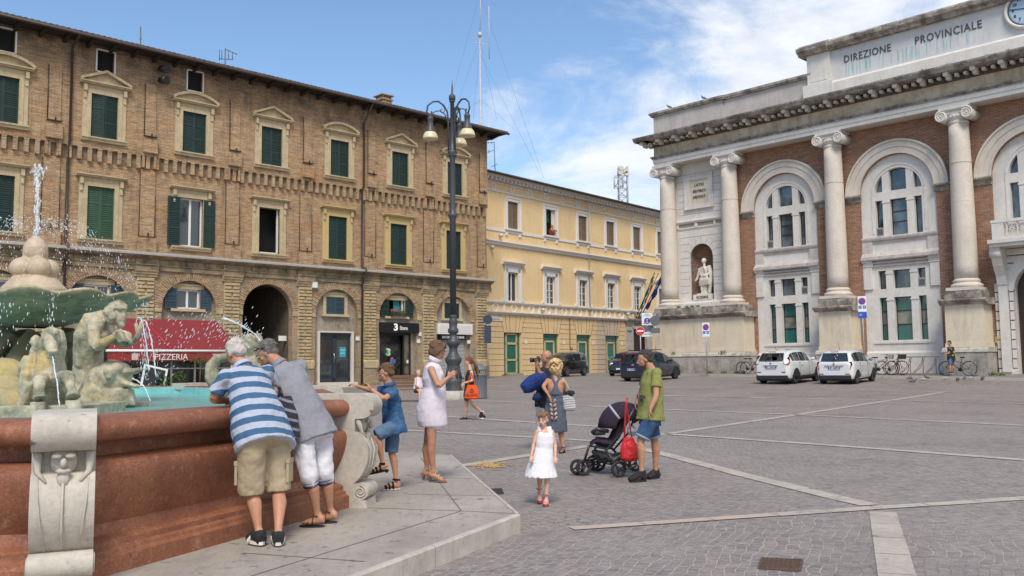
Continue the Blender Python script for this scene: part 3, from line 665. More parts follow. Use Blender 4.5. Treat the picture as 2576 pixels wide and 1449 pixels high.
# weeds at the wall foot
# awning (hangs on the wall, a thing of its own)
AW=thing('awning','dark red sloping awning lettered PIZZERIA on the brick arcade','awning',bl.location,R(44))
m_red=mat('red awning cloth',(.20,.008,.014),.85,col2=(.17,.008,.012),sc=2,var=.08,vs=20,sheen=.2); m_red2=mat('red valance cloth',(.26,.03,.028),.8,var=.08)
tl,tr,fl,fr2=(-21.2,-.05,3.78),(-17.1,-.05,3.78),(-22.72,-2.05,2.34),(-16.75,-2.05,2.34)
b=M(); b.add([tl,tr,fr2,fl],[(0,3,2,1)]); b.add([(p[0],p[1],p[2]-.02) for p in (tl,tr,fr2,fl)],[(0,1,2,3)])
b.add([tl,(-22.72,-2.05,2.34),(-21.9,-.05,2.4)],[(0,1,2)]); b.add([tr,fr2,(-16.9,-.05,2.4)],[(0,2,1)]); b.obj('canopy',m_red,AW)
b=M(); b.tube([(-20.45,-.1,3.74),(-20.05,-2.03,2.4)],.035,6); b.obj('arm',mat('red arm',(.42,.03,.05),.5),AW)
b=M(); b.tube([(-22.75,-2.08,2.33),(-16.7,-2.08,2.33)],.055,8); b.obj('front_bar',m_white,AW)
b=M(); n=60; b.add([(-22.7+5.95*k/n,-2.08+.012*sin(k*.9),z) for z in (2.27,1.9) for k in range(n+1)],[(k,k+1,n+2+k,n+1+k) for k in range(n)]); b.obj('valance',m_red2,AW)
text('PIZZERIA',.36,'lettering',m_white,AW,(-20.05,-2.11,2.06),sx=1.0,ext=.004); text('Segafredo',.1,'lettering',m_white,AW,(-18.05,-2.11,2.18),sx=.8,ext=.004); text('u',.3,'lettering',m_white,AW,(-18.05,-2.11,2.03),ext=.004)
b=M(); b.box(-21.72,-21.45,-2.1,-2.09,1.95,2.22); b.obj('patch',mat('grey patch',(.5,.45,.42)),AW)
# ================= columned palace on the right =================
RP=V(21.99,45.5,0)
br=thing('columned_palace','white stone and red brick palace with tall columns and a roof inscription','building',RP,R(-46))
m_brickR=brickmat('red brick',(.325,.165,.10),(.25,.13,.08),(.40,.29,.225),patches=[((.34,.18,.11),.7,.5,.7,.6,1),((.17,.09,.06),1.1,.56,.74,.6,3),((.50,.40,.33),2.2,.60,.76,.6,6)],bw=.26,bh=.075,dirt=(.13,.08,.06),ds=.35)
m_marb=mat('white stone',(.66,.62,.57),.75,col2=(.60,.55,.49),sc=1.1,var=.07,vs=6,streak=(.38,.34,.30),ss=.5,bump=.15,bd=.02,bs=10)
m_shaft=mat('column stone',(.62,.55,.47),.8,col2=(.55,.47,.39),sc=.9,var=.08,vs=9,streak=(.42,.36,.30),ss=.45,bump=.3,bd=.02,bs=14,fine=((.50,.49,.50),.8,.68,.70))
m_dirty=mat('blackened stone',(.42,.37,.31),.9,col2=(.14,.12,.105),sc=1.8,lo=.38,hi=.62,var=.3,vs=9,streak=(.07,.06,.055),ss=.9,bump=.5,bd=.03,bs=12)
m_travR=mat('travertine pedestal',(.68,.585,.445),.85,col2=(.60,.50,.37),sc=.8,var=.06,vs=8,streak=(.33,.26,.20),ss=.7,bump=.2,bd=.01,bs=12)
m_plinth=mat('grey rough plinth',(.40,.36,.31),.92,col2=(.22,.20,.175),sc=1.0,var=.2,vs=7,streak=(.10,.09,.08),ss=.8,bump=.5,bd=.02,bs=12)
m_frieze=mat('tan stained frieze',(.56,.47,.34),.88,col2=(.42,.32,.21),sc=.9,lo=.4,hi=.6,var=.12,vs=5,streak=(.16,.13,.10),ss=.8,bump=.3,bd=.02)
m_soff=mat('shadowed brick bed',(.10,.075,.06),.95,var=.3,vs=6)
m_joint=mat('stone joint',(.30,.27,.24),.9)
m_teal=glassmat('teal glass',(.012,.11,.10),.12); m_gb=glassmat('blue glass',(.025,.04,.055),.05,col2=(.10,.13,.15),sc=1.1)
BC=[-8.8,-2.25,4.4]
PW=2.0
b=M(); b.wall(-17.3,13,0.5,14.45,[(c-PW,c+PW,.3,10.55,1) for c in BC]+[(-15.35,-13.65,5.5,8.17,1)],y=0,depth=.35); b.box(-17.301,-17.3,.01,14,0.3,14.45)
b.obj('wall',m_brickR,br)
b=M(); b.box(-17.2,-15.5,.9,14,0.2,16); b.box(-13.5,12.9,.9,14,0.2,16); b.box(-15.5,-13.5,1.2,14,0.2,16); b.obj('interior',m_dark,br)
# niche bay in ashlar
b=M(); b.wall(-16.6,-12.2,4.6,14.3,[(-15.35,-13.65,5.5,8.17,1)],y=-.12,depth=.5); b.obj('niche_wall',m_marb,br)
b=M(); n=14
def arc(r,z): return [(-14.5+r*cos(PI-PI*i/n),.3+.55*sin(PI*i/n),z) for i in range(n+1)]
rows=[arc(.85,5.5),arc(.85,8.17)]+[arc(.85*cos(a),8.17+.85*sin(a)) for a in (R(20),R(40),R(60),R(80),R(89))]
b.add([p for r in rows for p in r],[(k*(n+1)+i,k*(n+1)+i+1,(k+1)*(n+1)+i+1,(k+1)*(n+1)+i) for k in range(6) for i in range(n)],True)
b.box(-15.35,-13.65,-.1,.9,5.4,5.5); b.obj('niche',m_brickR,br)
b=M()
for z in [5.98,6.42,6.86,7.3,7.74,8.18,8.62,9.06,9.5,9.94]+[10.95,11.37,11.8,12.23,12.66,13.1,13.5]:
    segs=[(-16.1,-12.5)]
    if z<8.2: segs=[(-16.1,-15.37),(-13.63,-12.5)]
    elif z<9.1: r=math.sqrt(max(0,1.25**2-(z-8.17)**2)); segs=[(-16.1,-14.5-r),(-14.5+r,-12.5)]
    elif 11.3<z<13.4: segs=[(-16.1,-15.58),(-13.45,-12.5)]
    for a,d in segs: b.box(a,d,-.126,-.1,z-.012,z+.012)
for k in range(1,8):
    a=PI*k/8; b.bar((-14.5+.87*cos(a),-.115,8.17+.87*sin(a)),(-14.5+1.3*cos(a),-.115,8.17+1.3*sin(a)),.024,.02,up=(0,1,0))
b.obj('stone_joint',m_joint,br)
b=M(); b.box(-16.3,-12.4,-.124,-.1,10.12,10.36); b.obj('dark_band',m_joint,br)
b=M(); b.prism([(-.1,10.36),(-.2,10.38),(-.26,10.48),(-.26,10.54),(-.1,10.6)],-16.3,-12.4,'x'); b.box(-16.3,-12.4,-.16,-.1,10.04,10.12)
for a,d in ((-16.3,-16.1),(-14.9,-14.7),(-13.5,-13.4),(-12.6,-12.4)): b.box(a,d,-.18,-.1,10.1,10.4)
b.obj('string_course',m_marb,br)
b=M()
for a,d,e,f in ((-15.54,-15.2,11.27,13.39),(-13.83,-13.49,11.27,13.39),(-15.2,-13.83,11.27,11.52),(-15.2,-13.83,13.08,13.39)): b.box(a,d,-.2,-.1,e,f)
for a,d,e,f in ((-15.58,-15.5,11.23,13.43),(-13.53,-13.45,11.23,13.43),(-15.5,-13.53,11.23,11.3),(-15.5,-13.53,13.36,13.43)): b.box(a,d,-.26,-.1,e,f)
pq=b.obj('plaque',m_marb,br); b=M(); b.box(-15.2,-13.83,-.13,-.12,11.52,13.08); b.obj('plaque_face',m_travR,pq)
m_let=mat('dark lettering',(.05,.05,.05),.6)
for i,(s,x) in enumerate((('LATVS',.95),('ÆRE·PVBLICO',.62),('SVBSTRVCT·',.68))): text(s,.26,'lettering',m_let,pq,(-14.5,-.135,12.72-.38*i),sx=x,bold=.006)
# columns
def column(u):
    m=M(); c=(u,-.58,0)
    m.box(u-.74,u+.74,-1.32,.1,4.98,5.14)
    m.lathe([(.70,5.14),(.745,5.2),(.74,5.27),(.68,5.32),(.62,5.35),(.60,5.4),(.64,5.44),(.64,5.49),(.58,5.53),(.55,5.58)],32,c)
    pr=[]; 
    for k in range(13):
        t=k/12; pr.append((.55-.085*t**1.8,5.58+7.75*t))
    m.lathe(pr+[(.465,13.33),(.50,13.36),(.50,13.42),(.46,13.44),(.46,13.6)],36,c)
    for z in (7.45,9.4,11.35): m.lathe([(.553-.04*(z-5.58)/7,z),(.556-.04*(z-5.58)/7,z+.006),(.553-.04*(z-5.58)/7,z+.012)],36,c)
    return m
def capital(u):
    m=M(); c=(u,-.58,0)
    m.lathe([(.46,13.5),(.50,13.58),(.56,13.68),(.58,13.75),(.5,13.82)],28,c)
    for a in range(20):
        t=2*PI*a/20; m.ell((u+.53*cos(t),-.58+.53*sin(t),13.68),(.06,.06,.085),6,5)
    m.prism([(u-.66,14.02),(u+.66,14.02),(u+.72,14.12),(u+.72,14.2),(u-.72,14.2),(u-.72,14.12)],-1.22,.0,'y')
    m.box(u-.5,u+.5,-1.12,-.05,13.8,14.03)
    for s in (-1,1):
        for (y0,y1) in ((-1.2,-1.04),):
            cx,cz=u+s*.60,13.74
            prev=None; pts=[]
            for k in range(44):
                t=k/43*2.5*2*PI; r=.285*(1-k/50); pts.append((cx+s*r*sin(t),y0-.012,cz+r*cos(t)))
            m.tube(pts,[.05*(1-k/70) for k in range(44)],6)
            m.tube([(cx,y0,cz),(cx,.0,cz)],.27,18); m.ell((cx,y0-.01,cz),.055,8,6)
        m.bar((u,-1.13,13.99),(u+s*.55,-1.13,13.985),.1,.06)
    return m
c0=column(0).obj('column',m_shaft,br); k0=capital(0).obj('capital',m_marb,c0)
for i,u in enumerate([-16.6,-12.05,-5.42,1.22,7.8]):
    if i==0: c0.location=(u,0,0)
    else: q=dupe(c0,br,(u,0,0)); dupe(k0,q,(0,0,0))
def pedestal(a,d):
    m=M(); m.box(a,d,-1.22,.05,2.2,4.32)
    m.box(a-.04,d+.04,-1.26,.05,2.2,2.42)
    o=m.obj('pedestal',m_travR,br)
    m=M(); m.prism([(.02,4.28),(-1.26,4.28),(-1.32,4.36),(-1.46,4.42),(-1.5,4.5),(-1.48,4.58),(.02,4.62)],a-.22,d+.22,'x'); m.box(a+.05,d-.05,-1.3,.02,4.6,4.98); m.obj('cornice',m_dirty,o)
    m=M(); m.prism([(.04,.2),(-1.42,.2),(-1.42,1.95),(-1.36,2.05),(-1.28,2.1),(-1.28,2.22),(.04,2.22)],a-.12,d+.12,'x'); m.obj('plinth',m_plinth,o)
    m=M(); m.prism([(.0,1.98),(-1.46,1.98),(-1.4,2.12),(-1.3,2.2),(.0,2.24)],a-.16,d+.16,'x'); m.obj('base_moulding',mat('pale moulding',(.52,.47,.40),.85,col2=(.3,.27,.23),sc=3,var=.15),o)
    return o
p1=pedestal(-17.4,-11.0); pedestal(-6.3,-4.52); pedestal(.34,2.12); pedestal(6.9,8.7)
b=M(); b.box(-15.6,-12.9,-1.0,.0,4.98,5.2); b.prism([(0,5.2),(-.62,5.2),(-.62,5.3),(-.5,5.36),(-.5,5.42),(0,5.42)],-16.0,-12.7,'x'); b.obj('niche_sill',m_marb,br)
# arched window bays
m_black2=mat('window bar',(.02,.02,.022),.5)
for i,c in enumerate(BC):
    b=M(); hs=[]
    if i<2:
        for (a,d) in ((-1.23,-.83),(-.45,.45),(.83,1.23)): hs+=[(c+a,c+d,2.68,4.95,0),(c+a,c+d,5.41,6.39,0)]
    for (a,d) in ((-1.23,-.83),(-.45,.45),(.83,1.23)): hs.append((c+a,c+d,8.25,10.18,0))
    hs.append((c-1.25,c+1.25,10.64,10.641,.96))
    if i==2: hs.append((c-1.22,c+1.22,.3,4.95,1))
    if i==2: b.wall(c-PW,c+PW,.3,10.55,[h for h in hs if h[3]<10.5],y=.18,depth=.35)
    else: b.wall(c-PW,c+PW,.3,10.55,[h for h in hs if h[3]<10.5],y=.12,depth=.35)
    # semicircular head
    y=.12 if i<2 else .18
    for s in (0,):
        nn=24
        for k in range(nn):
            a0,a1=PI*k/nn,PI*(k+1)/nn
            P=[(c+1.25*cos(a0),10.64+1.2*sin(a0)),(c+PW*cos(a0),10.55+PW*sin(a0)),(c+PW*cos(a1),10.55+PW*sin(a1)),(c+1.25*cos(a1),10.64+1.2*sin(a1))]
            b.add([(p,y,q) for p,q in P]+[(P[0][0],y+.35,P[0][1]),(P[3][0],y+.35,P[3][1])],[(0,1,2,3),(0,3,5,4)])
    b.add([(c-PW,y,10.55),(c+PW,y,10.55),(c+1.25,y,10.64),(c-1.25,y,10.64)],[(0,1,2,3)])
    b.add([(c-1.25,y,10.64),(c+1.25,y,10.64),(c+1.25,y+.35,10.64),(c-1.25,y+.35,10.64)],[(0,1,2,3)])
    for s in (-1,1):
        a,d=sorted((c+s*.45,c+s*.83)); b.prism([(a,10.64),(d,10.64),(d,10.64+1.2*math.sqrt(1-((d-c)/1.25)**2)+.03),(a,10.64+1.2*math.sqrt(1-((a-c)/1.25)**2)+.03)],y+.03,y+.35,'y')
    # raised frames and caps
    for s in (-1,1):
        a,d=sorted((c+s*.45,c+s*.83))
        b.box(a-.03,d+.03,y-.03,y,10.02,10.12)
        b.box(*sorted((c+s*1.35,c+s*1.42)),y-.03,y,8.4,10.55)
        if i<2: b.box(a-.03,d+.03,y-.03,y,4.78,4.86); b.box(a-.03,d+.03,y-.03,y,6.2,6.28)
        if i<2:
            b.box(*sorted((c+s*1.52,c+s*PW)),y-.1,y,5.43,6.6); b.prism([(y,6.6),(y-.1,6.6),(y-.14,6.66),(y-.1,6.7),(y-.12,6.82),(y-.22,6.88),(y-.22,6.94),(y,6.94)],*sorted((c+s*1.46,c+s*(PW+.03))),'x')
            for q in (1.62,1.76,1.9): b.box(*sorted((c+s*q,c+s*(q+.03))),y-.115,y-.1,5.55,6.4)
    b.ring((c,10.64),1.36,1.42,0,PI,y-.03,y,24)
    o=b.obj('window_bay',m_marb,br)
    b=M(); b.prism([(y,8.0),(y-.13,8.02),(y-.17,8.12),(y-.17,8.2),(y,8.25)],c-PW,c+PW,'x'); b.box(c-PW,c+PW,y-.06,y,7.9,8.0)
    for s in (-1,1): b.box(*sorted((c+s*1.45,c+s*PW)),y-.1,y,7.22,8.02)
    if i<2: b.prism([(y,6.94),(y-.26,6.94),(y-.3,7.0),(y-.3,7.16),(y-.2,7.2),(y-.1,7.34),(y,7.36)],c-PW-.03,c+PW+.03,'x'); b.box(c-1.46,c+1.46,y-.08,y,6.62,6.72); b.box(c-1.46,c+1.46,y-.14,y,6.78,6.86)
    b.obj('sill_course',mat('pinkish ledge stone',(.55,.49,.45),.85,col2=(.42,.37,.34),sc=2.2,var=.12,vs=6,streak=(.25,.22,.2),ss=.6),o)
    if i<2: b=M(); b.box(c-PW,c+PW,y-.12,y,.3,2.0); b.prism([(y,2.0),(y-.12,2.0),(y-.04,2.1),(y,2.1)],c-PW,c+PW,'x'); b.box(c-1.6,c+1.6,y-.05,y,2.5,2.6); b.obj('base_course',m_marb,o)
    # archivolt
    b=M(); b.ring((c,10.6),1.98,2.32,0,PI,-.12,.02,40); b.ring((c,10.6),2.32,2.62,0,PI,-.16,.02,40); b.ring((c,10.6),2.62,2.72,0,PI,-.24,.02,40); b.ring((c,10.6),1.96,2.02,0,PI,-.16,-.12,40)
    b.obj('archivolt',m_shaft,br)
    # glazing
    yy=y+.28
    def pane(u0,u1,z0,z1,m): g=M(); g.box(u0,u1,yy,yy+.02,z0,z1); g.obj('pane',m,o)
    for (a,d) in ((-1.23,-.83),(-.45,.45),(.83,1.23)):
        if i<2: pane(c+a,c+d,5.41,6.39,m_gb)
        pane(c+a,c+d,8.25,10.18,m_gb)
    g=M(); g.ring((c,10.64),.02,1.25,0,PI,yy,yy+.02,24); g.obj('pane',m_gb,o)
    if i<2:
        mg=glassmat('grey glass',(.10,.105,.095),.06,col2=(.2,.19,.16),sc=2) if i==0 else bpy.data.materials['grey glass']
        for (a,d) in ((-1.23,-.83),(-.45,.45),(.83,1.23)): pane(c+a,c+d,2.68,3.5,m_teal); pane(c+a,c+d,4.22,4.95,m_teal); pane(c+a,c+d,3.5,4.22,mg)
        for (a,d) in ((-1.23,-.83),(-.45,.45),(.83,1.23)):
            for z0,z1,zs in ((2.68,4.95,(3.48,4.2)),(5.41,6.39,()),(8.25,10.18,(8.95,9.5) if d==.45 else ())):
                g=M(); g.prism([(c+a,z0),(c+a+.035,z0),(c+a+.035,z1),(c+a,z1)],yy-.04,yy,'y'); g.prism([(c+d-.035,z0),(c+d,z0),(c+d,z1),(c+d-.035,z1)],yy-.04,yy,'y'); g.box(c+a+.035,c+d-.035,yy-.04,yy,z1-.03,z1)
                for z in zs: g.box(c+a+.035,c+d-.035,yy-.04,yy,z,z+.05)
                g.obj('glazing_bar',m_black2,o)
        m_ac=mat('grey unit',(.30,.30,.28),.5,var=.1)
        for u,z in ((c-1.03,8.26),(c+1.03,5.42)):
            g=M(); g.box(u-.19,u+.19,y+.02,y+.25,z,z+.46); q=g.obj('air_conditioner',m_ac,o); g=M(); g.box(u-.14,u+.14,y+.005,y+.02,z+.08,z+.38); g.obj('vent',mat('vent dark',(.1,.1,.1),.6),q)
        if i==1:
            g=M(); nn=24; g.add([(c-.43+.86*k/nn,yy+.05+.04*(k%2),z) for z in (8.27,10.1) for k in range(nn+1)],[(k,k+1,nn+2+k,nn+1+k) for k in range(nn)])
            g.obj('curtain',mat('net curtain',(.55,.6,.6),.9),o)
# impost bands between the arches
for a,d in ((-11.6,-10.72),(-6.88,-4.17),(-.33,2.48)):
    b=M(); b.prism([(.02,10.22),(-.04,10.22),(-.04,10.42),(-.12,10.44),(-.24,10.52),(-.24,10.6),(.02,10.62)],a,d,'x'); b.obj('impost',m_dirty,br)
# entablature (carried round the left corner)
E0=-17.3
def layer(m,z0,z1,p): m.box(E0-(p-1.0)-.02 if p>1 else E0,13,-p,.3,z0,z1)
b=M(); layer(b,14.2,14.42,1.0); layer(b,14.42,14.66,1.04); b.obj('architrave',m_marb,br)
b=M(); layer(b,14.66,14.76,1.1); layer(b,14.76,14.85,1.16); b.obj('moulding',m_dirty,br)
b=M(); layer(b,14.85,15.45,1.0); b.obj('frieze',m_frieze,br)
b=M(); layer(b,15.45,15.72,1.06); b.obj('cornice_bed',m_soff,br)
b=M(); u=-17.9; k=0
while u<12.5:
    if k%3: b.box(u,u+.16,-1.36,-1.0,15.6,15.74)
    else: b.box(u,u+.22,-1.72,-1.0,15.62,15.8); b.box(u+.02,u+.2,-1.4,-1.0,15.5,15.62)
    u+=.42; k+=1
for k in range(10): b.box(-17.9,-17.3,-1.2+k*.5,-1.0+k*.5,15.56,15.74)
b.obj('dentils',m_marb,br)
b=M(); b.prism([(.3,15.8),(-1.86,15.8),(-1.9,15.86),(-2.0,15.98),(-2.02,16.06),(.3,16.1)],-18.25,13,'x'); b.box(-18.15,-17.2,-1.8,12,15.8,16.0); b.obj('cornice',m_dirty,br)
# attic
m_att=mat('attic plaster',(.48,.43,.40),.9,col2=(.40,.36,.33),sc=1.2,var=.08,vs=8,streak=(.22,.20,.18),ss=.6)
b=M(); b.box(-17.3,-6.3,-.85,.2,16.3,17.5); b.box(-17.3,-12.1,-.95,-.85,16.3,17.5); b.box(-17.3,-17.1,-.85,12,16.2,17.5); b.obj('attic_wall',m_att,br)
b=M(); b.box(-17.55,-6.3,-1.15,.3,16.08,16.32); b.box(-17.45,-11.9,-1.1,.3,17.5,17.6); b.box(-17.55,-11.95,-1.15,.3,17.6,17.74); b.box(-12.1,-6.3,-1.0,.3,17.5,17.6); b.box(-12,-6.3,-1.05,.3,17.6,17.74); b.box(-17.5,-17,-1,12,17.5,17.7); b.obj('attic_coping',m_dirty,br)
m,t,bs=_nodes('inscription wall'); nb=NB(t)
sp=nb.n('ShaderNodeSeparateXYZ',i0=nb.tc)
c=nb.mix(nb.ramp(nb.noise(1.2,5,.6),.35,.65),(.60,.58,.57),(.52,.50,.49))
st=nb.ramp(nb.noise(2.0,3,.6,vec=nb.mp((3.4,1,.12))),.52,.62)
band=nb.math('MULTIPLY',nb.ramp(sp.outputs[2],16.95,17.35),nb.ramp(sp.outputs[2],17.85,17.78)); side=nb.math('MULTIPLY',nb.ramp(sp.outputs[0],-4.8,-4.5),nb.ramp(sp.outputs[0],3.3,3.1))
c=nb.mix(nb.math('MULTIPLY',nb.math('MULTIPLY',st,band),nb.math('MULTIPLY',side,.75)),c,(.17,.42,.42))
c=nb.mix(nb.ramp(nb.noise(2,6,.7,vec=nb.mp((2,2,.4))),.6,.8,0,.5),c,(.3,.27,.25)); t.links.new(c,bs.inputs['Base Color']); bs.inputs['Roughness'].default_value=.85
b=M(); b.box(-6.0,12.9,-.9,.3,16.8,18.75); b.obj('inscription_wall',m,br)
b=M(); b.box(-6.5,-5.15,-1.05,.3,16.9,18.72); b.box(-6.3,-5.35,-1.07,-1.05,17.15,18.5); b.box(-6.6,13,-1.12,.3,16.1,16.85); b.box(-6.72,-5.0,-1.2,.3,16.1,17.0); b.prism([(.3,16.85),(-1.12,16.85),(-.95,17.0),(.3,17.0)],-6.6,13,'x'); b.obj('attic_pier',m_marb,br)
b=M(); b.prism([(.3,18.7),(-1.15,18.7),(-1.2,18.8),(-1.38,18.92),(-1.42,19.1),(-1.2,19.14),(-1.1,19.3),(.3,19.3)],-5.1,13,'x'); b.prism([(.3,18.7),(-1.25,18.7),(-1.3,18.8),(-1.5,18.92),(-1.54,19.1),(-1.3,19.14),(-1.2,19.3),(.3,19.3)],-6.9,-5.1,'x'); b.obj('attic_cornice',m_dirty,br)
m_bronze=mat('bronze letter',(.06,.075,.07),.6)
text('DIREZIONE',.56,'lettering',m_bronze,br,(-3.1,-.92,18.02),sx=.86,ext=.02,space=1.08); text('PROVINCIALE',.56,'lettering',m_bronze,br,(1.05,-.92,18.02),sx=.86,ext=.02,space=1.12)
# clock
b=M(); b.X=Matrix.Translation((4.66,-.9,18.2))@Matrix.Rotation(R(90),4,'X'); b.lathe([(.98,-.1),(.98,.12),(.9,.2),(.82,.16),(.8,.02)],40); ck=b.obj('clock',m_marb,br)
b=M(); b.X=Matrix.Translation((4.66,-.98,18.2))@Matrix.Rotation(R(90),4,'X'); b.lathe([(.8,0),(.8,.02)],40); b.obj('dial',mat('pale blue dial',(.38,.50,.62),.4),ck)
b=M(); b.ring((4.66,18.2),.74,.79,0,2*PI,-1.01,-1.0,48)
for k in range(60): a=2*PI*k/60; b.bar((4.66+.68*cos(a),-1.005,18.2+.68*sin(a)),(4.66+.72*cos(a),-1.005,18.2+.72*sin(a)),.015,.01)
b.obj('minute_ring',m_let,ck)
for h in range(1,13): a=PI/2-2*PI*h/12; text(str(h),.2,'numeral',m_let,ck,(4.66+.56*cos(a),-1.005,18.2+.56*sin(a)),ext=.004,bold=.01)
b=M(); b.bar((4.7,-1.02,18.19),(3.95,-1.02,18.3),.05,.02); b.bar((4.66,-1.02,18.15),(4.9,-1.02,18.7),.06,.02); b.obj('clock_hand',m_let,ck)
# portal bay: balcony, consoles, door
b=M(); c=4.4
b.box(c-1.85,c+1.85,-1.25,.2,6.95,7.12); b.box(c-1.9,c+1.9,-1.35,.2,7.12,7.3); b.box(c-1.7,c+1.7,-1.15,-1.05,7.3,7.42); b.box(c-1.75,c+1.75,-1.22,-.98,8.1,8.24)
b.box(c-1.72,c-1.2,-1.2,-1.0,7.3,8.1); b.box(c+1.2,c+1.72,-1.2,-1.0,7.3,8.1); b.box(c-1.7,c-1.55,-1.1,.1,7.3,8.15)
for k in range(5):
    u=c-1.1+k*.46; b.box(u,u+.06,-1.15,-1.05,7.4,8.1)
    for j in range(4): a=PI*j/4; b.bar((u+.25-.17*cos(a),-1.1,7.76-.17*sin(a)),(u+.25+.17*cos(a),-1.1,7.76+.17*sin(a)),.05,.05,up=(0,1,0))
b.obj('balcony',m_marb,br)
for s in (-1,1):
    b=M(); u=c+s*1.68; b.prism([(.1,6.95),(-1.1,6.95),(-1.1,6.7),(-.9,6.5),(-.75,6.1),(-.4,5.6),(-.3,5.2),(.1,5.2)],u-.22,u+.22,'x'); b.tube([(u-.25,-.9,6.68),(u+.25,-.9,6.68)],.22,14); b.box(u-.2,u+.2,-.25,.18,1.0,5.2); b.obj('console',m_marb,br)
b=M()
for k in range(9): z=1.2+k*.46; b.box(c-2.08,c-1.9,-.12,.1,z,z+.4); b.box(c-1.44,c-1.26,-.12,.1,z,z+.4)
b.ring((c,4.95),1.22,1.75,0,PI,-.1,.1,13); b.box(c-2.05,c-1.2,-.16,.15,.3,1.15)
for k in range(3): b.box(c-2,c+2,-.08,.1,5.9+k*.36,6.2+k*.36)
b.obj('portal_blocks',m_marb,br)
b=M(); b.box(c-1.22,c+1.22,.4,.5,.3,6.2)
for k in range(5):
    for j in range(2): u=c-1.05+j*1.1; b.box(u,u+.9,.36,.4,1.1+k*.75,1.7+k*.75)
b.obj('door',mat('dark oak door',(.05,.028,.02),.5,var=.2,vs=6),br)
b=M(); b.box(2.2,2.55,-.04,.02,2.4,2.72); b.obj('notice',mat('yellow notice',(.5,.45,.15),.5),br)
# statue in the niche
def fig(name): return thing(name[0],name[1],name[2],name[3],name[4])
st=thing('statue','white marble statue of a cloaked man in the arched niche','statue',RP+Matrix.Rotation(R(-46),3,'Z')@V(-14.5,.2,5.42),R(-46))
s=M()
s.tube([(0,0,.45),(0,-.02,1.2),(0,0,1.75),(0,-.02,2.15)],[(.15,.12),(.23,.17),(.25,.18),(.30,.18)],14,side=(1,0,0))
s.tube([(0,0,2.1),(0,-.02,2.35)],[.1,.09],8); s.ell((-.02,-.04,2.5),(.13,.16,.19)); s.ell((-.02,.03,2.55),(.15,.16,.17)); s.ell((-.03,-.2,2.48),(.03,.05,.05))
s.tube([(-.14,-.05,1.1),(-.16,-.1,.75),(-.17,-.05,.5),(-.2,-.16,.44)],[.13,.1,.075,.07],8); s.tube([(.1,.0,1.1),(.12,-.05,.75),(.13,-.0,.5),(.16,-.1,.44)],[.13,.1,.075,.07],8)
s.tube([(-.33,0,2.08),(-.4,-.05,1.7),(-.5,-.12,1.4),(-.58,-.2,1.28)],[.11,.1,.075,.055],8)
s.tube([(.33,0,2.08),(.42,-.05,1.72),(.25,-.26,1.55),(.02,-.3,1.6)],[.12,.11,.08,.06],8)
s.tube([(.3,.05,2.2),(.5,.0,1.7),(.46,-.05,1.2),(.36,-.03,.5)],[(.13,.12),(.13,.13),(.13,.14),(.10,.13)],10,side=(1,0,0))
for k in range(7): x=-.12+.09*k; s.tube([(x*.6,-.2,1.62),(x,-.26,1.3),(x*1.1,-.22,.95+.05*(k%2))],[.05,.07,.03],6)
s.tube([(-.25,-.02,1.5),(-.3,-.08,1.15),(-.28,-.1,.95)],[(.08,.10),(.09,.11),(.07,.07)],8)
for q in (-1,1): s.tube([(q*.05,-.2,2.15),(q*.18,-.2,1.95),(q*.22,-.18,1.6)],[.04,.07,.05],6)
s.obj('figure',mat('statue marble',(.66,.60,.52),.7,col2=(.56,.5,.43),sc=2.5,var=.1,vs=12,bump=.2,bs=20),st,remesh=.025,smooth=2,crease=(.02,.15))
s=M(); s.box(-.68,.68,-.32,.5,0,.42); s.box(-.45,.45,-.28,.4,.42,.48); bb=s.obj('base',m_marb,st)
text('ROSSINI',.25,'lettering',m_let,st,(0,-.325,.22),sx=.95,bold=.004)
# ================= yellow building at the back =================
YP=V(-1.796,60,0)
by=thing('yellow_building','yellow rendered building with white window surrounds and teal ground floor doors','building',YP,R(50))
m_yel=mat('yellow render',(.78,.58,.32),.9,col2=(.73,.53,.28),sc=.7,var=.05,vs=6,streak=(.42,.30,.15),ss=.35,bump=.15,bd=.01,bs=14)
m_yelG=mat('yellow rusticated render',(.76,.56,.31),.9,col2=(.70,.51,.28),sc=.9,var=.05,vs=6,streak=(.40,.28,.14),ss=.4)
m_pink=mat('pale pink render',(.56,.44,.34),.9,var=.05,vs=6)
m_trim=mat('white trim',(.72,.69,.66),.75,var=.05,vs=6,streak=(.45,.42,.4),ss=.4)
m_brownsh=mat('brown shutter',(.20,.145,.09),.6,var=.15,vs=8)
m_tealD=mat('teal panel',(.02,.13,.10),.35,col2=(.03,.16,.13),sc=2,var=.05); m_cream=mat('cream door frame',(.58,.46,.22),.5,var=.04)
UC=[2.95,7.25,11.3,15.1,19.03,22.9]; MC=[2.87,7.18,11.25,15.08,18.98,22.9]; DC=[2.77,7.1,11.17,15.02]
b=M(); b.wall(0,26,5.1,14.3,[(c-.57,c+.57,11.02,12.93,0) for c in UC]+[(c-.53,c+.53,5.93,7.97,0) for c in MC],y=0,depth=.25); b.box(-.001,0,.02,12,0,14.3)
b.obj('wall',m_yel,by)
b=M(); b.wall(0,12.9,.3,5.1,[(c-.96,c+.96,.8,3.8,0) for c in DC[:3]],y=-.06,depth=.3); b.obj('ground_floor_wall',m_yelG,by)
for q0,q1 in ((16.0,17.0),(20.9,26)): b=M(); b.wall(q0,q1,.3,5.1,[],y=-.06); b.obj('ground_floor_wall',m_yelG,by)
b=M(); b.wall(12.9,16.0,.3,5.1,[(DC[3]-.96,DC[3]+.96,.8,3.8,0)],y=-.058,depth=.3); b.obj('ground_floor_wall',m_pink,by)
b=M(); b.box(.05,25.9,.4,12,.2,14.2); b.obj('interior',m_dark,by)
m_groove=mat('render groove',(.20,.14,.07),.9)
b=M(); z=.95
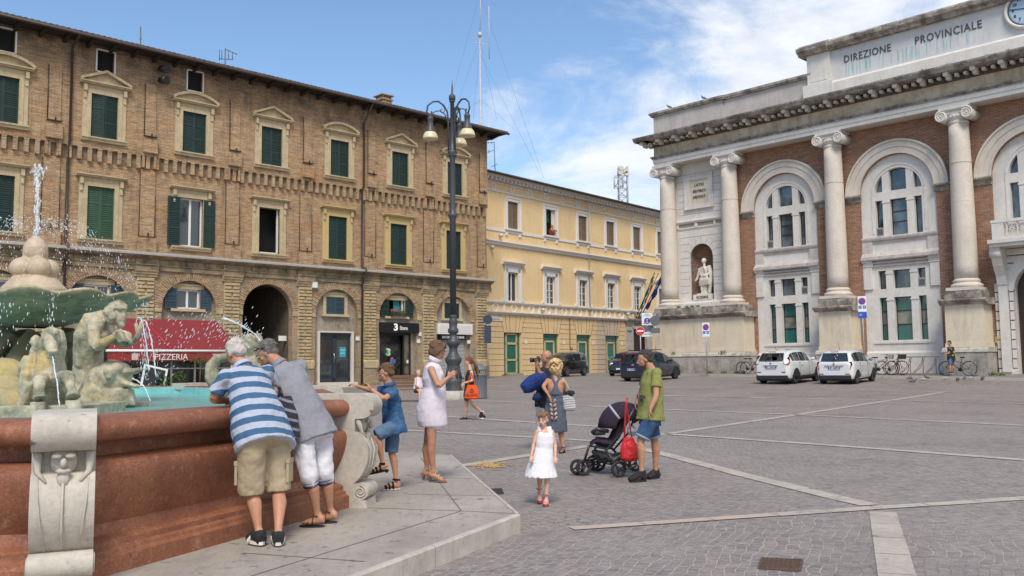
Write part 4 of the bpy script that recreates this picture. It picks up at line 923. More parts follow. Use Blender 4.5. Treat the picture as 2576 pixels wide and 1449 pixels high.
edges=[(.0,DC[0]-.98),(DC[0]+.98,DC[1]-.98),(DC[1]+.98,DC[2]-.98),(DC[2]+.98,DC[3]-.98),(DC[3]+.98,16.9)]
for k in range(8):
    z=1.15+k*.38
    for a,d in edges: b.box(a,d,-.066,-.05,z,z+.03)
for c in DC:
    for q in (1,-1):
        for j,(x0,x1) in enumerate(((.98,1.35),(.62,.85),(.3,.38))): b.bar((c+q*(x1),-.063,5.0-j*.0),(c+q*x0*.98,-.063,3.85),.03,.012,up=(0,1,0))
    for z,x in ((4.15,1.02),(4.45,1.12),(4.75,1.22)): pass
for a,d in edges:
    for j,z in enumerate((4.15,4.5)): b.box(a+.02*j,d-.02*j,-.066,-.05,z,z+.03)
b.obj('groove',m_groove,by)
b=M(); b.prism([(.02,5.0),(-.14,5.0),(-.2,5.08),(-.26,5.14),(-.26,5.19),(.02,5.22)],0,26,'x'); b.prism([(.02,5.74),(-.1,5.74),(-.16,5.84),(-.16,5.9),(.02,5.92)],0,26,'x'); b.obj('string_course',m_trim,by)
for k in range(13): b=M(); b.ring((.99+k*1.94,5.47),.22,.33,0,2*PI,-.06,.01,20); b.obj('ring_ornament',m_trim,by); b=M(); b.box(1.82+k*1.94,2.02+k*1.94,-.06,.01,5.22,5.74); b.obj('panel_strip',m_trim,by); b=M(); b.ring((.9+k*1.95,13.78),.17,.27,0,2*PI,-.05,.01,18); b.obj('ring_ornament',m_trim,by)
b=M(); b.box(0,26,-.05,.01,10.7,10.88); b.prism([(.02,9.74),(-.1,9.74),(-.16,9.9),(-.24,9.96),(-.24,10.02),(.02,10.06)],0,26,'x')
b.box(0,26,-.05,.01,13.42,13.54); b.box(0,26,-.06,.01,14.0,14.1); b.box(0,26,-.45,.02,14.34,14.42); b.box(0,26,-.52,.02,14.42,14.52); b.box(-.5,0,-.5,12,14.36,14.52)
b.obj('cornice',m_trim,by)
b=M(); u=-.1
while u<25.8: b.box(u,u+.16,-.38,.02,14.14,14.34); u+=.42
b.obj('dentils',m_trim,by)
b=M(); vs=[]; nn=0
for (y,z) in ((-.78,14.52),(7,16.6)):
    for k in range(560): vs.append((-.5+k*.05,y,z+.05*abs(sin(k*.05*PI/.22))+(.03 if y<0 else 0)))
b.add(vs,[(k,k+1,560+k+1,560+k) for k in range(559)]); b.box(-.55,27,-.76,0,14.5,14.54); b.tube([(-.5,-.8,14.52),(27,-.8,14.52)],.06,8); b.obj('roof',m_tile,by)
def sash(c,z0,z1,w,kind,par,yy=.12):
    g=M()
    for a,d in ((-w,-w+.07),(w-.07,w)): g.box(c+a,c+d,yy,yy+.06,z0,z1)
    g.box(c-w,c+w,yy,yy+.06,z1-.07,z1); g.box(c-w,c+w,yy,yy+.06,z0,z0+.08); g.box(c-.04,c+.04,yy-.01,yy+.06,z0,z1)
    if kind:
        for k in range(1,4): z=z0+(z1-z0)*k/4; g.box(c-w,c+w,yy+.01,yy+.05,z-.02,z+.02)
        for s in (-1,1): g.box(c+s*w*.5-.012,c+s*w*.5+.012,yy+.01,yy+.05,z0,z1) if False else None
    g.obj('sash',m_trim,par); g=M(); g.box(c-w,c+w,yy+.05,yy+.06,z0,z1); g.obj('pane',m_glass,par)
for i,c in enumerate(UC):
    b=M()
    for s in (-1,1): b.box(*sorted((c+s*.57,c+s*.87)),-.06,.02,11.0,13.0); b.box(*sorted((c+s*.8,c+s*.87)),-.1,-.06,11.0,13.2)
    b.box(c-.87,c+.87,-.06,.02,12.93,13.2); b.box(c-.87,c+.87,-.1,-.06,13.14,13.22); b.box(c-.92,c+.92,-.14,.02,10.88,11.0)
    for s in (-1,1): b.box(c+s*.72-.1,c+s*.72+.1,-.08,.0,10.5,10.7)
    wn=b.obj('window',m_trim,by)
    if i!=1: 
        for s in (0,1):
            q=leaf(.57,1.9,24).obj('shutter',m_brownsh,wn); q.location=(c-.57 if s==0 else c+.57,.08,11.03); q.rotation_euler=(0,0,0 if s==0 else PI)
    else:
        g=M(); g.box(c-.5,c-.42,.05,.35,11.02,12.93); g.box(c+.3,c+.57,.12,.16,11.02,12.93); g.obj('sash',m_trim,wn); g=M(); g.box(c-.1,c+.28,.3,.34,12.0,12.9); g.obj('curtain',mat('green awning cloth',(.01,.09,.07),.8),wn)
        g=M(); g.tube([(c-.57,.0,11.42),(c+.57,.0,11.42)],.015,5)
        for k in range(9): g.tube([(c-.53+k*.13,.0,11.02),(c-.53+k*.13,.0,11.42)],.008,4)
        g.obj('railing',m_black,wn)
for i,c in enumerate(MC):
    b=M()
    for s in (-1,1): b.box(*sorted((c+s*.53,c+s*.9)),-.06,.02,5.92,8.22); b.box(*sorted((c+s*.82,c+s*.9)),-.1,-.06,5.92,8.22); b.box(c+s*1.05-.05,c+s*1.05+.05,-.16,0,5.95,6.12)
    b.box(c-.9,c+.9,-.06,.02,7.97,8.22); b.box(c-.86,c+.86,-.04,.02,8.22,8.46); b.prism([(.02,8.44),(-.12,8.46),(-.22,8.58),(-.3,8.62),(-.3,8.7),(.02,8.76)],c-1.15,c+1.15,'x')
    wn=b.obj('window',m_trim,by)
    if i<5: sash(c,5.93,7.97,.53,i>0,wn)
    else:
        for s in (0,1): q=leaf(.53,2.02,24).obj('shutter',m_brownsh,wn); q.location=(c-.53 if s==0 else c+.53,.08,5.94); q.rotation_euler=(0,0,0 if s==0 else PI)
for i,c in enumerate(DC):
    w=.96; b=M(); b.box(c-w,c+w,.14,.16,.85,3.78); dr=b.obj('door',m_tealD,by)
    g=M(); z1=3.3 if i else 3.75; x0,x1=(c-.62,c+.55) if i else (c-.6,c+.62)
    g.box(x0,x0+.12,.08,.14,.85,z1); g.box(x1-.12,x1,.08,.14,.85,z1); g.box(x0,x1,.08,.14,z1-.12,z1); g.box(x0,x1,.08,.14,.85,1.05); g.box(x0,x1,.08,.14,1.85,1.97); g.box(x0,x1,.08,.14,3.0-.03,3.12) if i==0 else None
    g.box(c-w,c-w+.07,.06,.16,.85,3.8); g.box(c+w-.07,c+w,.06,.16,.85,3.8)
    g.obj('door_frame',m_cream,dr)
    if i==3: g=M(); g.box(x0+.12,x1-.12,.1,.13,2.0,2.18); g.obj('sticker',mat('cyan notice',(0,0,0)),dr)
b=M(); b.box(2.0,3.5,-.4,-.06,.3,.98); b.obj('door_step',m_plinth,by)
# portal
b=M(); b.box(17.0,17.85,-.2,.02,.4,4.75); b.box(20.0,20.85,-.2,.02,.4,4.75); b.box(17.6,17.85,-.26,-.2,.5,4.5); b.box(20.0,20.25,-.26,-.2,.5,4.5); b.box(17.6,20.25,-.26,.0,4.4,4.55); b.box(17.0,20.85,-.2,.02,4.55,4.98); b.prism([(.02,4.98),(-.2,4.98),(-.42,5.1),(-.46,5.22),(.02,5.3)],16.8,21.1,'x')
b.box(16.95,17.65,-.28,-.2,4.25,4.5); b.box(20.2,20.9,-.28,-.2,4.25,4.5)
po=b.obj('portal',mat('greyed stone',(.46,.42,.38),.85,col2=(.36,.33,.3),sc=2,var=.1),by)
text('QUESTURA',.36,'lettering',m_let,po,(18.9,-.21,4.78),sx=.95)
b=M(); b.box(17.85,20.0,.1,.2,.4,4.4); b.obj('doorway',mat('dark red doorway',(.035,.006,.006),.6),by)
b=M(); b.tube([(11.9,-.35,14.1),(12.0,-.1,13.2),(12.0,-.08,5.2)],.05,8); b.obj('downpipe',mat('pale pipe',(.5,.48,.42),.5),by)
b=M(); b.tube([(9.3,-.12,5.1),(9.3,-.12,2.85),(9.35,-.12,2.72),(9.5,-.12,2.7),(9.6,-.12,2.85)],.03,6); b.obj('wall_pipe',mat('rusty pipe',(.12,.05,.03),.7),by)
m_cam=mat('camera housing',(.55,.55,.52),.4)
for u,z in ((1.45,10.4),(6.0,5.5),(.55,9.5),(17.2,5.6)):
    b=M(); b.box(u-.05,u+.05,-.2,-.02,z,z+.1); b.tube([(u,-.22,z-.14),(u,-.22,z+.1)],[.1,.13],10); b.obj('security_camera',m_cam,by)
b=M(); b.box(.1,1.6,-.09,-.05,4.55,4.8); sg=b.obj('street_name_plate',m_trim,by); text('Via Giordano Bruno',.15,'lettering',m_let,sg,(.85,-.095,4.67),sx=.9,ext=.002)
for i,c in enumerate((4.2,8.6,12.4,16.4)):
    b=M(); b.box(c-.12,c+.12,-.09,-.05,3.05,3.3); b.obj('number_plate',m_trim,by)
# flags on slanting poles over the portal
BYM=Matrix.Translation(YP)@Matrix.Rotation(R(50),4,'Z')
for i,(du,cols,lb) in enumerate(((0,((.0,.22,.07),(.62,.6,.56),(.55,.02,.03)),'limp green, white and red flag on a slanting pole above the portal'),(.9,None,'bare slanting flagpole between the two hanging flags'),(1.8,((.02,.03,.22),),'limp blue flag on a slanting pole nearest the white palace'))):
    t=thing('flag',lb,'flag',tuple(BYM@V(18.2+du*.35,-.3,5.3)),R(50))
    b=M(); b.tube([(0,0,0),(.55+.5*i*.6,-1.5,3.6)],.03,6); b.ell((.55+.3*i,-1.5,3.63),.05,6,5); b.obj('pole',m_black,t)
    if cols:
        tx,tz=.55+.3*i,3.4; nrow=14
        for j,cc in enumerate(cols):
            b=M(); wdt=.5/len(cols) if len(cols)>1 else .55; g=[]
            for k in range(nrow+1):
                f=k/nrow; z=tz-2.6*f; xx=tx*(1-f*.65)-.05; yy=-1.4*(1-f*.75)
                s0=(j*wdt); wv=.09*sin(k*1.1+j); sp_=.5+.5*sin(f*PI)
                g.append(((xx+s0*sp_,yy+wv,z),(xx+(s0+wdt)*sp_,yy-wv+.05,z-.1)))
            b.add([p for q in g for p in q],[(2*k,2*k+1,2*k+3,2*k+2) for k in range(nrow)],True); b.obj('cloth',mat('flag cloth %d%d'%(i,j),cc,.85),t)
# ================= fountain =================
FC=V(-6.66,12.5,0)
fo=thing('fountain','large red granite fountain basin with carved stone consoles, tritons and a shell bowl','fountain',(FC.x,FC.y,PLZ))
FB=Vector(fo.location)
m,t,bs=_nodes('red granite'); nb=NB(t)
c=nb.mix(nb.ramp(nb.noise(1.6,5,.6),.35,.65),(.31,.125,.065),(.19,.07,.038)); vo=nb.n('ShaderNodeTexVoronoi',Scale=26.0); t.links.new(nb.tc,vo.inputs['Vector']); vo.feature='DISTANCE_TO_EDGE'
c=nb.mix(nb.ramp(vo.outputs[0],0,.035,.55,0),c,(.10,.035,.028)); c=nb.mix(nb.ramp(nb.noise(14,6,.75),.55,.7,0,.6),c,(.50,.22,.14)); c=nb.mix(nb.ramp(nb.noise(5,5,.7,vec=nb.mp((1,1,.25))),.56,.75,0,.5),c,(.16,.055,.04))
c=nb.mix(nb.ramp(nb.noise(3,6,.75),.60,.72,0,.5),c,(.52,.33,.22)); c=nb.mix(nb.ramp(nb.noise(1.1,6,.7,vec=nb.mp((1.5,1.5,.5))),.5,.68,0,.65),c,(.13,.048,.032)); c=nb.mix(1.0,c,nb.mix(nb.ramp(nb.noise(55,4,.7),.3,.7),(.75,)*3,(1.3,)*3),'MULTIPLY')
t.links.new(c,bs.inputs['Base Color']); bs.inputs['Roughness'].default_value=.5; bs.inputs['Specular IOR Level'].default_value=.35; nb.bump(bs,nb.noise(24,6,.8),.55,.012); m_gran=m
m_cons=mat('console limestone',(.50,.45,.385),.8,col2=(.39,.355,.31),sc=3,var=.12,vs=20,streak=(.24,.205,.17),ss=.6,bump=.45,bd=.012,bs=22,fine=((.17,.14,.12),9,.66,.74))
m_scul=mat('algae stained limestone',(.47,.41,.295),.7,col2=(.22,.205,.14),sc=3.6,lo=.46,hi=.62,var=.25,vs=14,streak=(.10,.11,.07),ss=.95,bump=.8,bd=.02,bs=16,fine=((.43,.32,.14),2.2,.56,.68))
m_wetshade=mat('wet shaded stone',(.20,.165,.10),.5,col2=(.10,.095,.055),sc=3,var=.2,vs=12,streak=(.05,.055,.035),ss=.8,bump=.6,bs=16)  # wet algae stone, darkened further to carry the shade beneath the bowl
m_turq=mat('turquoise basin paint',(.25,.56,.52),.5,col2=(.18,.42,.42),sc=3,var=.1,vs=8)
FV=[(-2.97,6.02),(-1.6,9.46),(-2.85,13.9),(-5.95,17.3),(-10.5,19.0),(-15,17),(-16.6,12),(-14.5,7.4),(-9.5,5.3)]
nV=len(FV)
def inset(d):
    out=[]
    for i in range(nV):
        p0,p1,p2=Vector(FV[i-1]),Vector(FV[i]),Vector(FV[(i+1)%nV]); a=(p1-p0).normalized(); c=(p2-p1).normalized()
        na=Vector((-a.y,a.x)); nc=Vector((-c.y,c.x)); bi=(na+nc); bi=bi/(bi.dot(na)); out.append(p1+bi*d)
    return out
prof=[(0,.17),(0,.29),(.03,.31),(.035,.335),(.06,.35),(.06,.39),(.09,.41),(.14,.42),(.15,.45)]
prof+=[(.19-.165*sin(PI/2*k/9),.45+.44*k/9) for k in range(1,10)]
prof+=[(.035,.925),(.07,.955),(.13,.97),(.235,.975),(.235,1.085),(.20,1.09),(.09,1.09)]
prof+=[(.09-.09*sin(PI*k/8),1.175-.085*cos(PI*k/8)) for k in range(1,8)]+[(.09,1.26),(.44,1.262),(.47,1.24)]
rings={}
for d in set(p[0] for p in prof)|{.47}: rings[d]=inset(d)
for i in range(nV):
    j=(i+1)%nV; K_=16
    b=M(); vs=[]
    for d,z in prof:
        P,Q=rings[d][i],rings[d][j]
        for k in range(K_+1): q=P.lerp(Q,k/K_); vs.append((q.x,q.y,z))
    n=len(prof); b.add(vs,[(r*(K_+1)+k,r*(K_+1)+k+1,(r+1)*(K_+1)+k+1,(r+1)*(K_+1)+k) for r in range(n-1) for k in range(K_)],True)
    o=b.obj('basin_wall',m_gran,fo,base=FB,sharp=32)
    b=M(); P,Q=rings[.47][i],rings[.47][j]; b.add([(P.x,P.y,.6),(Q.x,Q.y,.6),(Q.x,Q.y,1.245),(P.x,P.y,1.245)],[(0,1,2,3)]); b.obj('basin_lining',m_turq,o,base=FB)
m,t,bs=_nodes('fountain water'); nb=NB(t)
t.links.new(nb.mix(nb.ramp(nb.noise(1.3,5,.6),.35,.65),(.10,.40,.38),(.17,.50,.47)),bs.inputs['Base Color']); bs.inputs['Roughness'].default_value=.12; bs.inputs['Specular IOR Level'].default_value=.6
nb.bump(bs,nb.noise(6,5,.65),.5,.05); m_wat=m
b=M(); q=inset(.46); b.add([(p.x,p.y,1.12) for p in q],[tuple(range(nV))]); b.obj('water_surface',m_wat,fo,base=FB)
# consoles at the corners
def console():
    m=M(); pr=[(-.55,1.315),(.04,1.315)]+[(.04+.125*sin(PI*k/10),1.19+.125*cos(PI*k/10)) for k in range(1,11)]+[(-.03,1.06),(-.03,.93),(.03,.92)]+[(-.04+.15*sin(PI*(.16+.84*k/12))**.8,.90-.49*k/12) for k in range(13)]
    pr+=[(.03+.085*sin(PI*k/8),.33+.085*cos(PI*k/8)) for k in range(0,9)]+[(.0,.245),(.09,.245),(.10,.17),(-.4,.17),(-.4,1.2),(-.55,1.2)]
    m.prism(pr,-.19,.19,'x',True); return m
mk_mask=M()
def mask(m):
    m.ell((0,-.005,1.0),(.085,.06,.10),12,9); m.ell((0,.09,.99),(.022,.03,.035),8,6); m.ell((-.04,.075,1.035),(.035,.02,.018),8,6); m.ell((.04,.075,1.035),(.035,.02,.018),8,6); m.ell((0,.075,.94),(.05,.03,.02),8,6); m.ell((0,.06,.89),(.04,.03,.06),8,6)
    for s in (-1,1): m.tube([(s*.15,-.01,1.07),(s*.155,.01,1.0),(s*.15,.03,.93),(s*.10,.07,.87)],[.03,.028,.02,.008],8)
    for s in (-1,0,1): m.tube([(s*.15,.05,.9),(s*.14,.125,.75),(s*.12,.11,.58),(s*.10,.02,.43)],.005,6) if s else m.tube([(0,.09,.86),(0,.128,.74),(0,.1,.56),(0,.03,.44)],.008,6)
    for s in (-1,1):
        for (yy,zz,rr) in ((.03,.33,.065),):
            m.tube([(s*.193,yy+rr*(1-k/26)*sin(k*.55),zz+rr*(1-k/26)*cos(k*.55)) for k in range(24)],.009,5)
first=None
for i in range(nV):
    p0,p1,p2=Vector(FV[i-1]),Vector(FV[i]),Vector(FV[(i+1)%nV]); a=(p1-p0).normalized(); c=(p2-p1).normalized(); nn=-(Vector((-a.y,a.x))+Vector((-c.y,c.x))).normalized()
    if i==0: nn=Vector((.42,-.907))
    if i==1: nn=Vector((.97,-.1)).normalized()
    ang=math.atan2(nn.y,nn.x)-PI/2
    if first is None:
        o=first=console().obj('console',m_cons,fo,sharp=38); mm=M(); mask(mm); fm=mm.obj('carved_mask',m_cons,o)
    else: o=dupe(first,fo,(0,0,0)); dupe(fm,o,(0,0,0))
    o.location=(p1.x+nn.x*.03-FB.x,p1.y+nn.y*.03-FB.y,-FB.z); o.rotation_euler=(0,0,ang)
# shell bowl, stem and finial
b=M(); na=96; prb=[(.30,2.18),(.55,2.24),(.95,2.34),(1.28,2.45),(1.45,2.53),(1.5,2.57),(1.49,2.60),(1.40,2.585),(1.1,2.5),(.4,2.45)]
vs=[]
for r,z in prb:
    for j in range(na):
        a=2*PI*j/na; s=abs(sin(a*7)); w=max(0,(r-.45)/1.05) if r<1.6 else 1
        vs.append((FC.x+(r+.08*w*s-.03)*cos(a),FC.y+(r+.08*w*s-.03)*sin(a),z+.075*w*s*(1 if r>.9 else .3)-.03*w))
b.add(vs,[(i*na+j,i*na+(j+1)%na,(i+1)*na+(j+1)%na,(i+1)*na+j) for i in range(len(prb)-1) for j in range(na)],True); b.add([(FC.x,FC.y,2.45)]+[vs[9*na+j] for j in range(na)],[(0,1+j,1+(j+1)%na) for j in range(na)])
b.obj('bowl',mat('algae darkened bowl',(.44,.38,.25),.65,col2=(.21,.195,.12),sc=2.2,var=.25,vs=12,streak=(.10,.10,.06),ss=.8,bump=.7,bd=.02,bs=14),fo,base=FB)
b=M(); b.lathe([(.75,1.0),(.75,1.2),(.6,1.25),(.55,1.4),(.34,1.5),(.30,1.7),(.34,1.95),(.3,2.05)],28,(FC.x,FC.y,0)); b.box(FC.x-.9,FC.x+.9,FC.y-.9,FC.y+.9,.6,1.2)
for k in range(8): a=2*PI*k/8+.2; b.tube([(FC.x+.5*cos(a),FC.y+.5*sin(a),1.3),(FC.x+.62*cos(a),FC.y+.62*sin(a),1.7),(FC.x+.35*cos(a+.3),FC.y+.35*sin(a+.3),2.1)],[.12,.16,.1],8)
b.obj('stem',m_wetshade,fo,base=FB,remesh=.035,smooth=2,crease=(.03,.2))
m_fin=mat('wet pinkish stone',(.50,.40,.29),.5,col2=(.42,.32,.22),sc=4,var=.12,vs=20,streak=(.28,.22,.15),ss=.5,bump=.3,bs=24)
b=M(); b.lathe([(.42,2.45),(.42,2.72),(.36,2.78),(.3,2.86),(.12,2.9),(.12,3.1)],28,(FC.x,FC.y,0))
for k in range(4):
    a=PI/4+2*PI*k/4; b.ell((FC.x+.17*cos(a),FC.y+.17*sin(a),3.0),(.155,.155,.15),18,12)
b.lathe([(.06,3.06),(.13,3.11),(.165,3.2),(.16,3.3),(.12,3.38),(.05,3.45),(.02,3.47)],20,(FC.x,FC.y,0)); b.obj('finial',m_fin,fo,base=FB,remesh=.018,smooth=1)
# sculpture groups -----------------------------------------------------
def s3(x,y,Y): return aty(x/2.881,570.2+y/2.881,Y)
YD=11.3
b=M()   # triton
def ch(pts,rad,n=10,side=None): b.tube([s3(*p) for p in pts],rad,n,side=side)
ch([(650,1230,11.5),(640,1130,11.5),(640,1010,11.45),(640,900,11.4),(655,800,11.35),(700,690,11.3),(760,640,11.25)],[(.27,.24),(.22,.19),(.18,.16),(.185,.16),(.205,.17),(.18,.15),(.075,.075)],14,side=(1,0,0))
ch([(690,690,11.15),(675,760,11.05),(690,870,11.0)],[.095,.082,.066]); ch([(690,870,11.0),(760,840,10.95),(835,795,10.95)],[.066,.062,.042]); ch([(700,680,11.45),(800,800,11.5),(860,810,11.2)],[.085,.065,.045])
ch([(760,645,11.25),(810,650,11.2)],[.07,.065]); b.ell(s3(692,705,11.1),(.11,.1,.11)); b.ell(s3(750,790,11.2),(.07,.1,.08)); b.tube([s3(610,760,11.25),s3(600,900,11.3),s3(590,1010,11.35)],[.05,.06,.08],8)
hc=s3(838,632,11.15); Q=Matrix.Rotation(R(35),3,'Y')
b.ell(hc,(.115,.11,.15),16,12,Q); b.ell(s3(872,668,11.12),(.07,.08,.1),12,8); b.ell(s3(893,668,11.1),(.03,.025,.035),8,6); b.ell(s3(880,710,11.1),(.045,.05,.04),8,6)
for k in range(5):   # fingers round the shell horn
    b.tube([s3(835+k*6,768+k*16,10.9),s3(872+k*7,762+k*15,10.86),s3(905+k*4,780+k*14,10.92)],[.024,.024,.018],8)
b.tube([s3(850,800,11.1),s3(900,815,11.05),s3(930,850,11.0)],[.1,.11,.05],12)
b.obj('triton',m_scul,fo,base=FB,remesh=.013,smooth=1,crease=(.012,.07))
b=M(); r2=random.Random(3)
for k in range(150):
    a=r2.uniform(0,2*PI); e=r2.uniform(-.35,1.3); d=Q@V(.122*cos(a)*cos(e),.118*sin(a)*cos(e),.155*sin(e))
    if d.x>.055 and d.z<.06: continue
    b.ell(hc+d,r2.uniform(.020,.034),8,6)
b.obj('triton_curls',m_scul,fo,base=FB,remesh=.012,smooth=1)
b=M()
for q in (0,1): b.tube([s3(930,850,11.0),s3(970,840,10.95-q*.1),s3(1000+q*10,780-q*20,10.9-q*.15),s3(985+q*40,700-q*10,10.9-q*.2)],[.03,.03,.028,.02],8)
b.obj('horn_pipes',m_scul,fo,base=FB)
b=M()   # dolphin
b.tube([s3(600,1290,11.3),s3(690,1225,11.3),s3(780,1140,11.25),s3(850,1075,11.2),s3(905,1060,11.15)],[.14,.22,.27,.22,.13],14)
b.tube([s3(870,1050,11.2),s3(940,1050,11.15),s3(990,1045,11.1),s3(1015,1030,11.1)],[(.12,.09),(.085,.045),(.07,.035),(.04,.03)],10,side=(0,1,0)); b.tube([s3(870,1120,11.2),s3(930,1140,11.15),s3(1000,1160,11.1)],[(.12,.08),(.08,.035),(.05,.025)],10,side=(0,1,0))
b.ell(s3(795,1050,11.0),(.075,.06,.075),12,8); b.ell(s3(790,1085,10.98),(.045,.04,.045),10,8); b.ell(s3(850,1025,11.1),(.09,.1,.07),12,8)
b.tube([s3(820,1180,11.2),s3(820,1300,11.2)],[.24,.28],12); b.tube([s3(700,1180,11.0),s3(620,1270,10.95),s3(560,1310,10.95)],[(.16,.05),(.12,.05),(.05,.03)],10,side=(0,0,1)); b.tube([s3(560,1290,11.3),s3(500,1320,11.3)],[.1,.05],8)
b.obj('dolphin',m_scul,fo,base=FB,remesh=.014,smooth=1,crease=(.016,.08))
b=M(); p=s3(800,1320,11.3); b.box(p.x-.62,p.x+.28,p.y-.4,p.y+.5,.6,p.z+.07); b.obj('sculpture_base',m_scul,fo,base=FB,bevel=.01)
b=M()   # sea horse, rearing, seen from the front
H=9.6
b.tube([s3(370,1330,H+.3),s3(370,1180,H+.15),s3(365,1060,H+.1),s3(362,950,H+.15),s3(358,860,H+.15),s3(362,800,H+.05)],[(.21,.2),(.20,.2),(.165,.17),(.135,.15),(.105,.14),(.09,.12)],14,side=(1,0,0))
b.tube([s3(368,785,H+.05),s3(372,850,H-.12),s3(378,905,H-.22)],[(.095,.10),(.068,.08),(.052,.06)],12,side=(1,0,0)); b.ell(s3(380,902,H-.28),(.06,.05,.034),10,8); b.ell(s3(380,945,H-.22),(.06,.05,.028),10,8); b.ell(s3(362,905,H-.27),(.022,.03,.02),8,6); b.ell(s3(398,905,H-.27),(.022,.03,.02),8,6)
for s in (-1,1): b.ell(s3(370+s*48,815,H-.03),(.03,.04,.03),10,8); b.tube([s3(370+s*40,775,H+.1),s3(370+s*52,745,H+.12)],[.035,.015],8)
for k in range(9): b.ell(s3(340+k*8,752+abs(k-4)*3,H+.0-.02*k%2),(.035,.05,.045),8,6)
for s,(kx,ky,hx,hy) in ((-1,(285,1120,290,1230)),(1,(495,1090,530,1215))):
    b.tube([s3(370+s*40,1110,H+.05),s3(kx,ky,H-.3),s3((kx+hx)/2,(ky+hy)/2+6,H-.42),s3(hx,hy,H-.4)],[.10,.072,.045,.045],10); b.tube([s3(hx,hy-8,H-.4),s3(hx,hy+20,H-.42)],[.055,.075],10)
for k in range(7): b.ell(s3(430+12*sin(k),800+k*38,H+.12),(.06,.08,.09),8,6); b.ell(s3(262+12*sin(k*1.3),830+k*26,H+.15),(.05,.08,.07),8,6)
b.tube([s3(290,1000,H+.2),s3(210,980,H+.1),s3(195,1080,H),s3(160,1210,H)],[.09,.085,.07,.05],10); b.tube([s3(215,950,H+.1),s3(180,1000,H+.1),s3(150,1090,H+.1)],[.06,.06,.04],8); b.tube([s3(220,1130,H),s3(190,1230,H),s3(130,1330,H)],[.07,.06,.04],8)
b.obj('sea_horse',m_scul,fo,base=FB,remesh=.0125,smooth=1,crease=(.014,.07))
b=M()
for x0,x1,y0 in ((225,325,1270),(480,590,1258)):
    p=s3((x0+x1)/2,y0,H-.42); w=(x1-x0)/2/2.881*9.2/2265; b.tube([(p.x,p.y,.7),(p.x,p.y,p.z)],[w*1.2,w],14)
p=s3(370,1290,H); b.box(p.x-.45,p.x+.45,p.y-.3,p.y+.8,.7,p.z); b.obj('sculpture_base',m_scul,fo,base=FB,bevel=.01)
b=M()   # fish tails and second rider to the left, deeper in the basin
for x,y,Y,r in ((20,1090,10.4,.3),(80,1120,10.6,.28),(-60,1150,10.4,.35),(20,1250,10.2,.32),(120,1280,9.9,.22),(60,1320,10.1,.28),(-80,1280,10.2,.35)): b.ell(s3(x,y,Y),(r,r*.8,r*.75),12,9)
b.tube([s3(-60,1330,10),s3(10,1210,9.9),s3(90,1230,9.9),s3(110,1330,9.9)],[.09,.1,.09,.07],10)
b.obj('fish_tail',mat('yellow stained stone',(.40,.31,.13),.8,col2=(.33,.28,.16),sc=3,var=.15,streak=(.22,.2,.13),ss=.6,bump=.4,bs=22),fo,base=FB,remesh=.022,smooth=2,crease=(.02,.12))
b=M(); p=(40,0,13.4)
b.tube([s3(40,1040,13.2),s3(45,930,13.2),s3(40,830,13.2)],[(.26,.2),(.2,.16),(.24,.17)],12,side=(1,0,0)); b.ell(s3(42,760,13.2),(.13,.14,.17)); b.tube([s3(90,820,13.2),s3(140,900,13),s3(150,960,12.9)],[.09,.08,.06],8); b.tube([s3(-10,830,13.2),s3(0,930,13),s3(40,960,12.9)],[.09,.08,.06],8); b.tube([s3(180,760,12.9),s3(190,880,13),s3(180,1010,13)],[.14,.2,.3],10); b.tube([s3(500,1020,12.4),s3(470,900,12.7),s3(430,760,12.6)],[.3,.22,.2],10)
b.obj('rear_triton',m_wetshade,fo,base=FB,remesh=.025,smooth=2,crease=(.02,.12))
# triton group on the far right, behind the men
b=M(); Y=13.2
def P2(x,y,Y=13.2): return aty(x,y,Y)
b.tube([P2(575,985),P2(548,975),P2(533,950),P2(534,920),P2(548,902),P2(575,897)],[.10,.11,.11,.10,.08,.06],12); b.tube([P2(650,1010),P2(645,940),P2(640,900)],[(.2,.2),(.2,.18),(.15,.13)],12,side=(1,0,0)); b.ell(P2(635,876),(.14,.14,.17)); b.tube([P2(610,900),P2(590,930,12.9),P2(620,915,12.8)],[.09,.08,.06],8)
for k in range(40): a=k*2.4; e=.9-k*.03; b.ell(P2(633,868)+V(.15*cos(a)*cos(e),.15*sin(a)*cos(e),.18*sin(e)),.04,7,5)
b.obj('triton',m_scul,fo,base=FB,remesh=.02,smooth=2,crease=(.012,.1))
b=M(); q=P2(650,1005); b.box(q.x-.3,q.x+.5,q.y-.3,q.y+.3,.6,1.2); b.obj('sculpture_base',m_scul,fo,base=FB)
# inner basin ring visible between sculptures
# water in the air
m,t,bs=_nodes('falling water'); bs.inputs['Base Color'].default_value=(.86,.9,.95,1); bs.inputs['Roughness'].default_value=.15; bs.inputs['Alpha'].default_value=.5; m_jet=m
m_drop=mat('water drops',(.88,.92,.97),.1,var=0,spec=.8,alpha=.6)
def jet(pts,r0,r1,name='water_jet',seed=1):
    r3=random.Random(seed); b=M(); n=len(pts); Pp=[Vector(p) for p in pts]; k=40; out=[]; rr=[]
    for i in range(k+1):
        f=i/k*(n-1); a=min(int(f),n-2); q=f-a; p0=Pp[max(a-1,0)];p1=Pp[a];p2=Pp[a+1];p3=Pp[min(a+2,n-1)]
        p=.5*((2*p1)+(p2-p0)*q+(2*p0-5*p1+4*p2-p3)*q*q+(3*p1-p0-3*p2+p3)*q**3)
        out.append(p+V(*(r3.uniform(-1,1)*.004 for _ in range(3)))); rr.append((r0+(r1-r0)*i/k)*r3.uniform(.55,1.3))
    b.tube(out,rr,6); return b
j=jet([(FC.x,FC.y,3.45),(FC.x+.01,FC.y,3.9),(FC.x-.02,FC.y,4.35)],.018,.03); r3=random.Random(4)
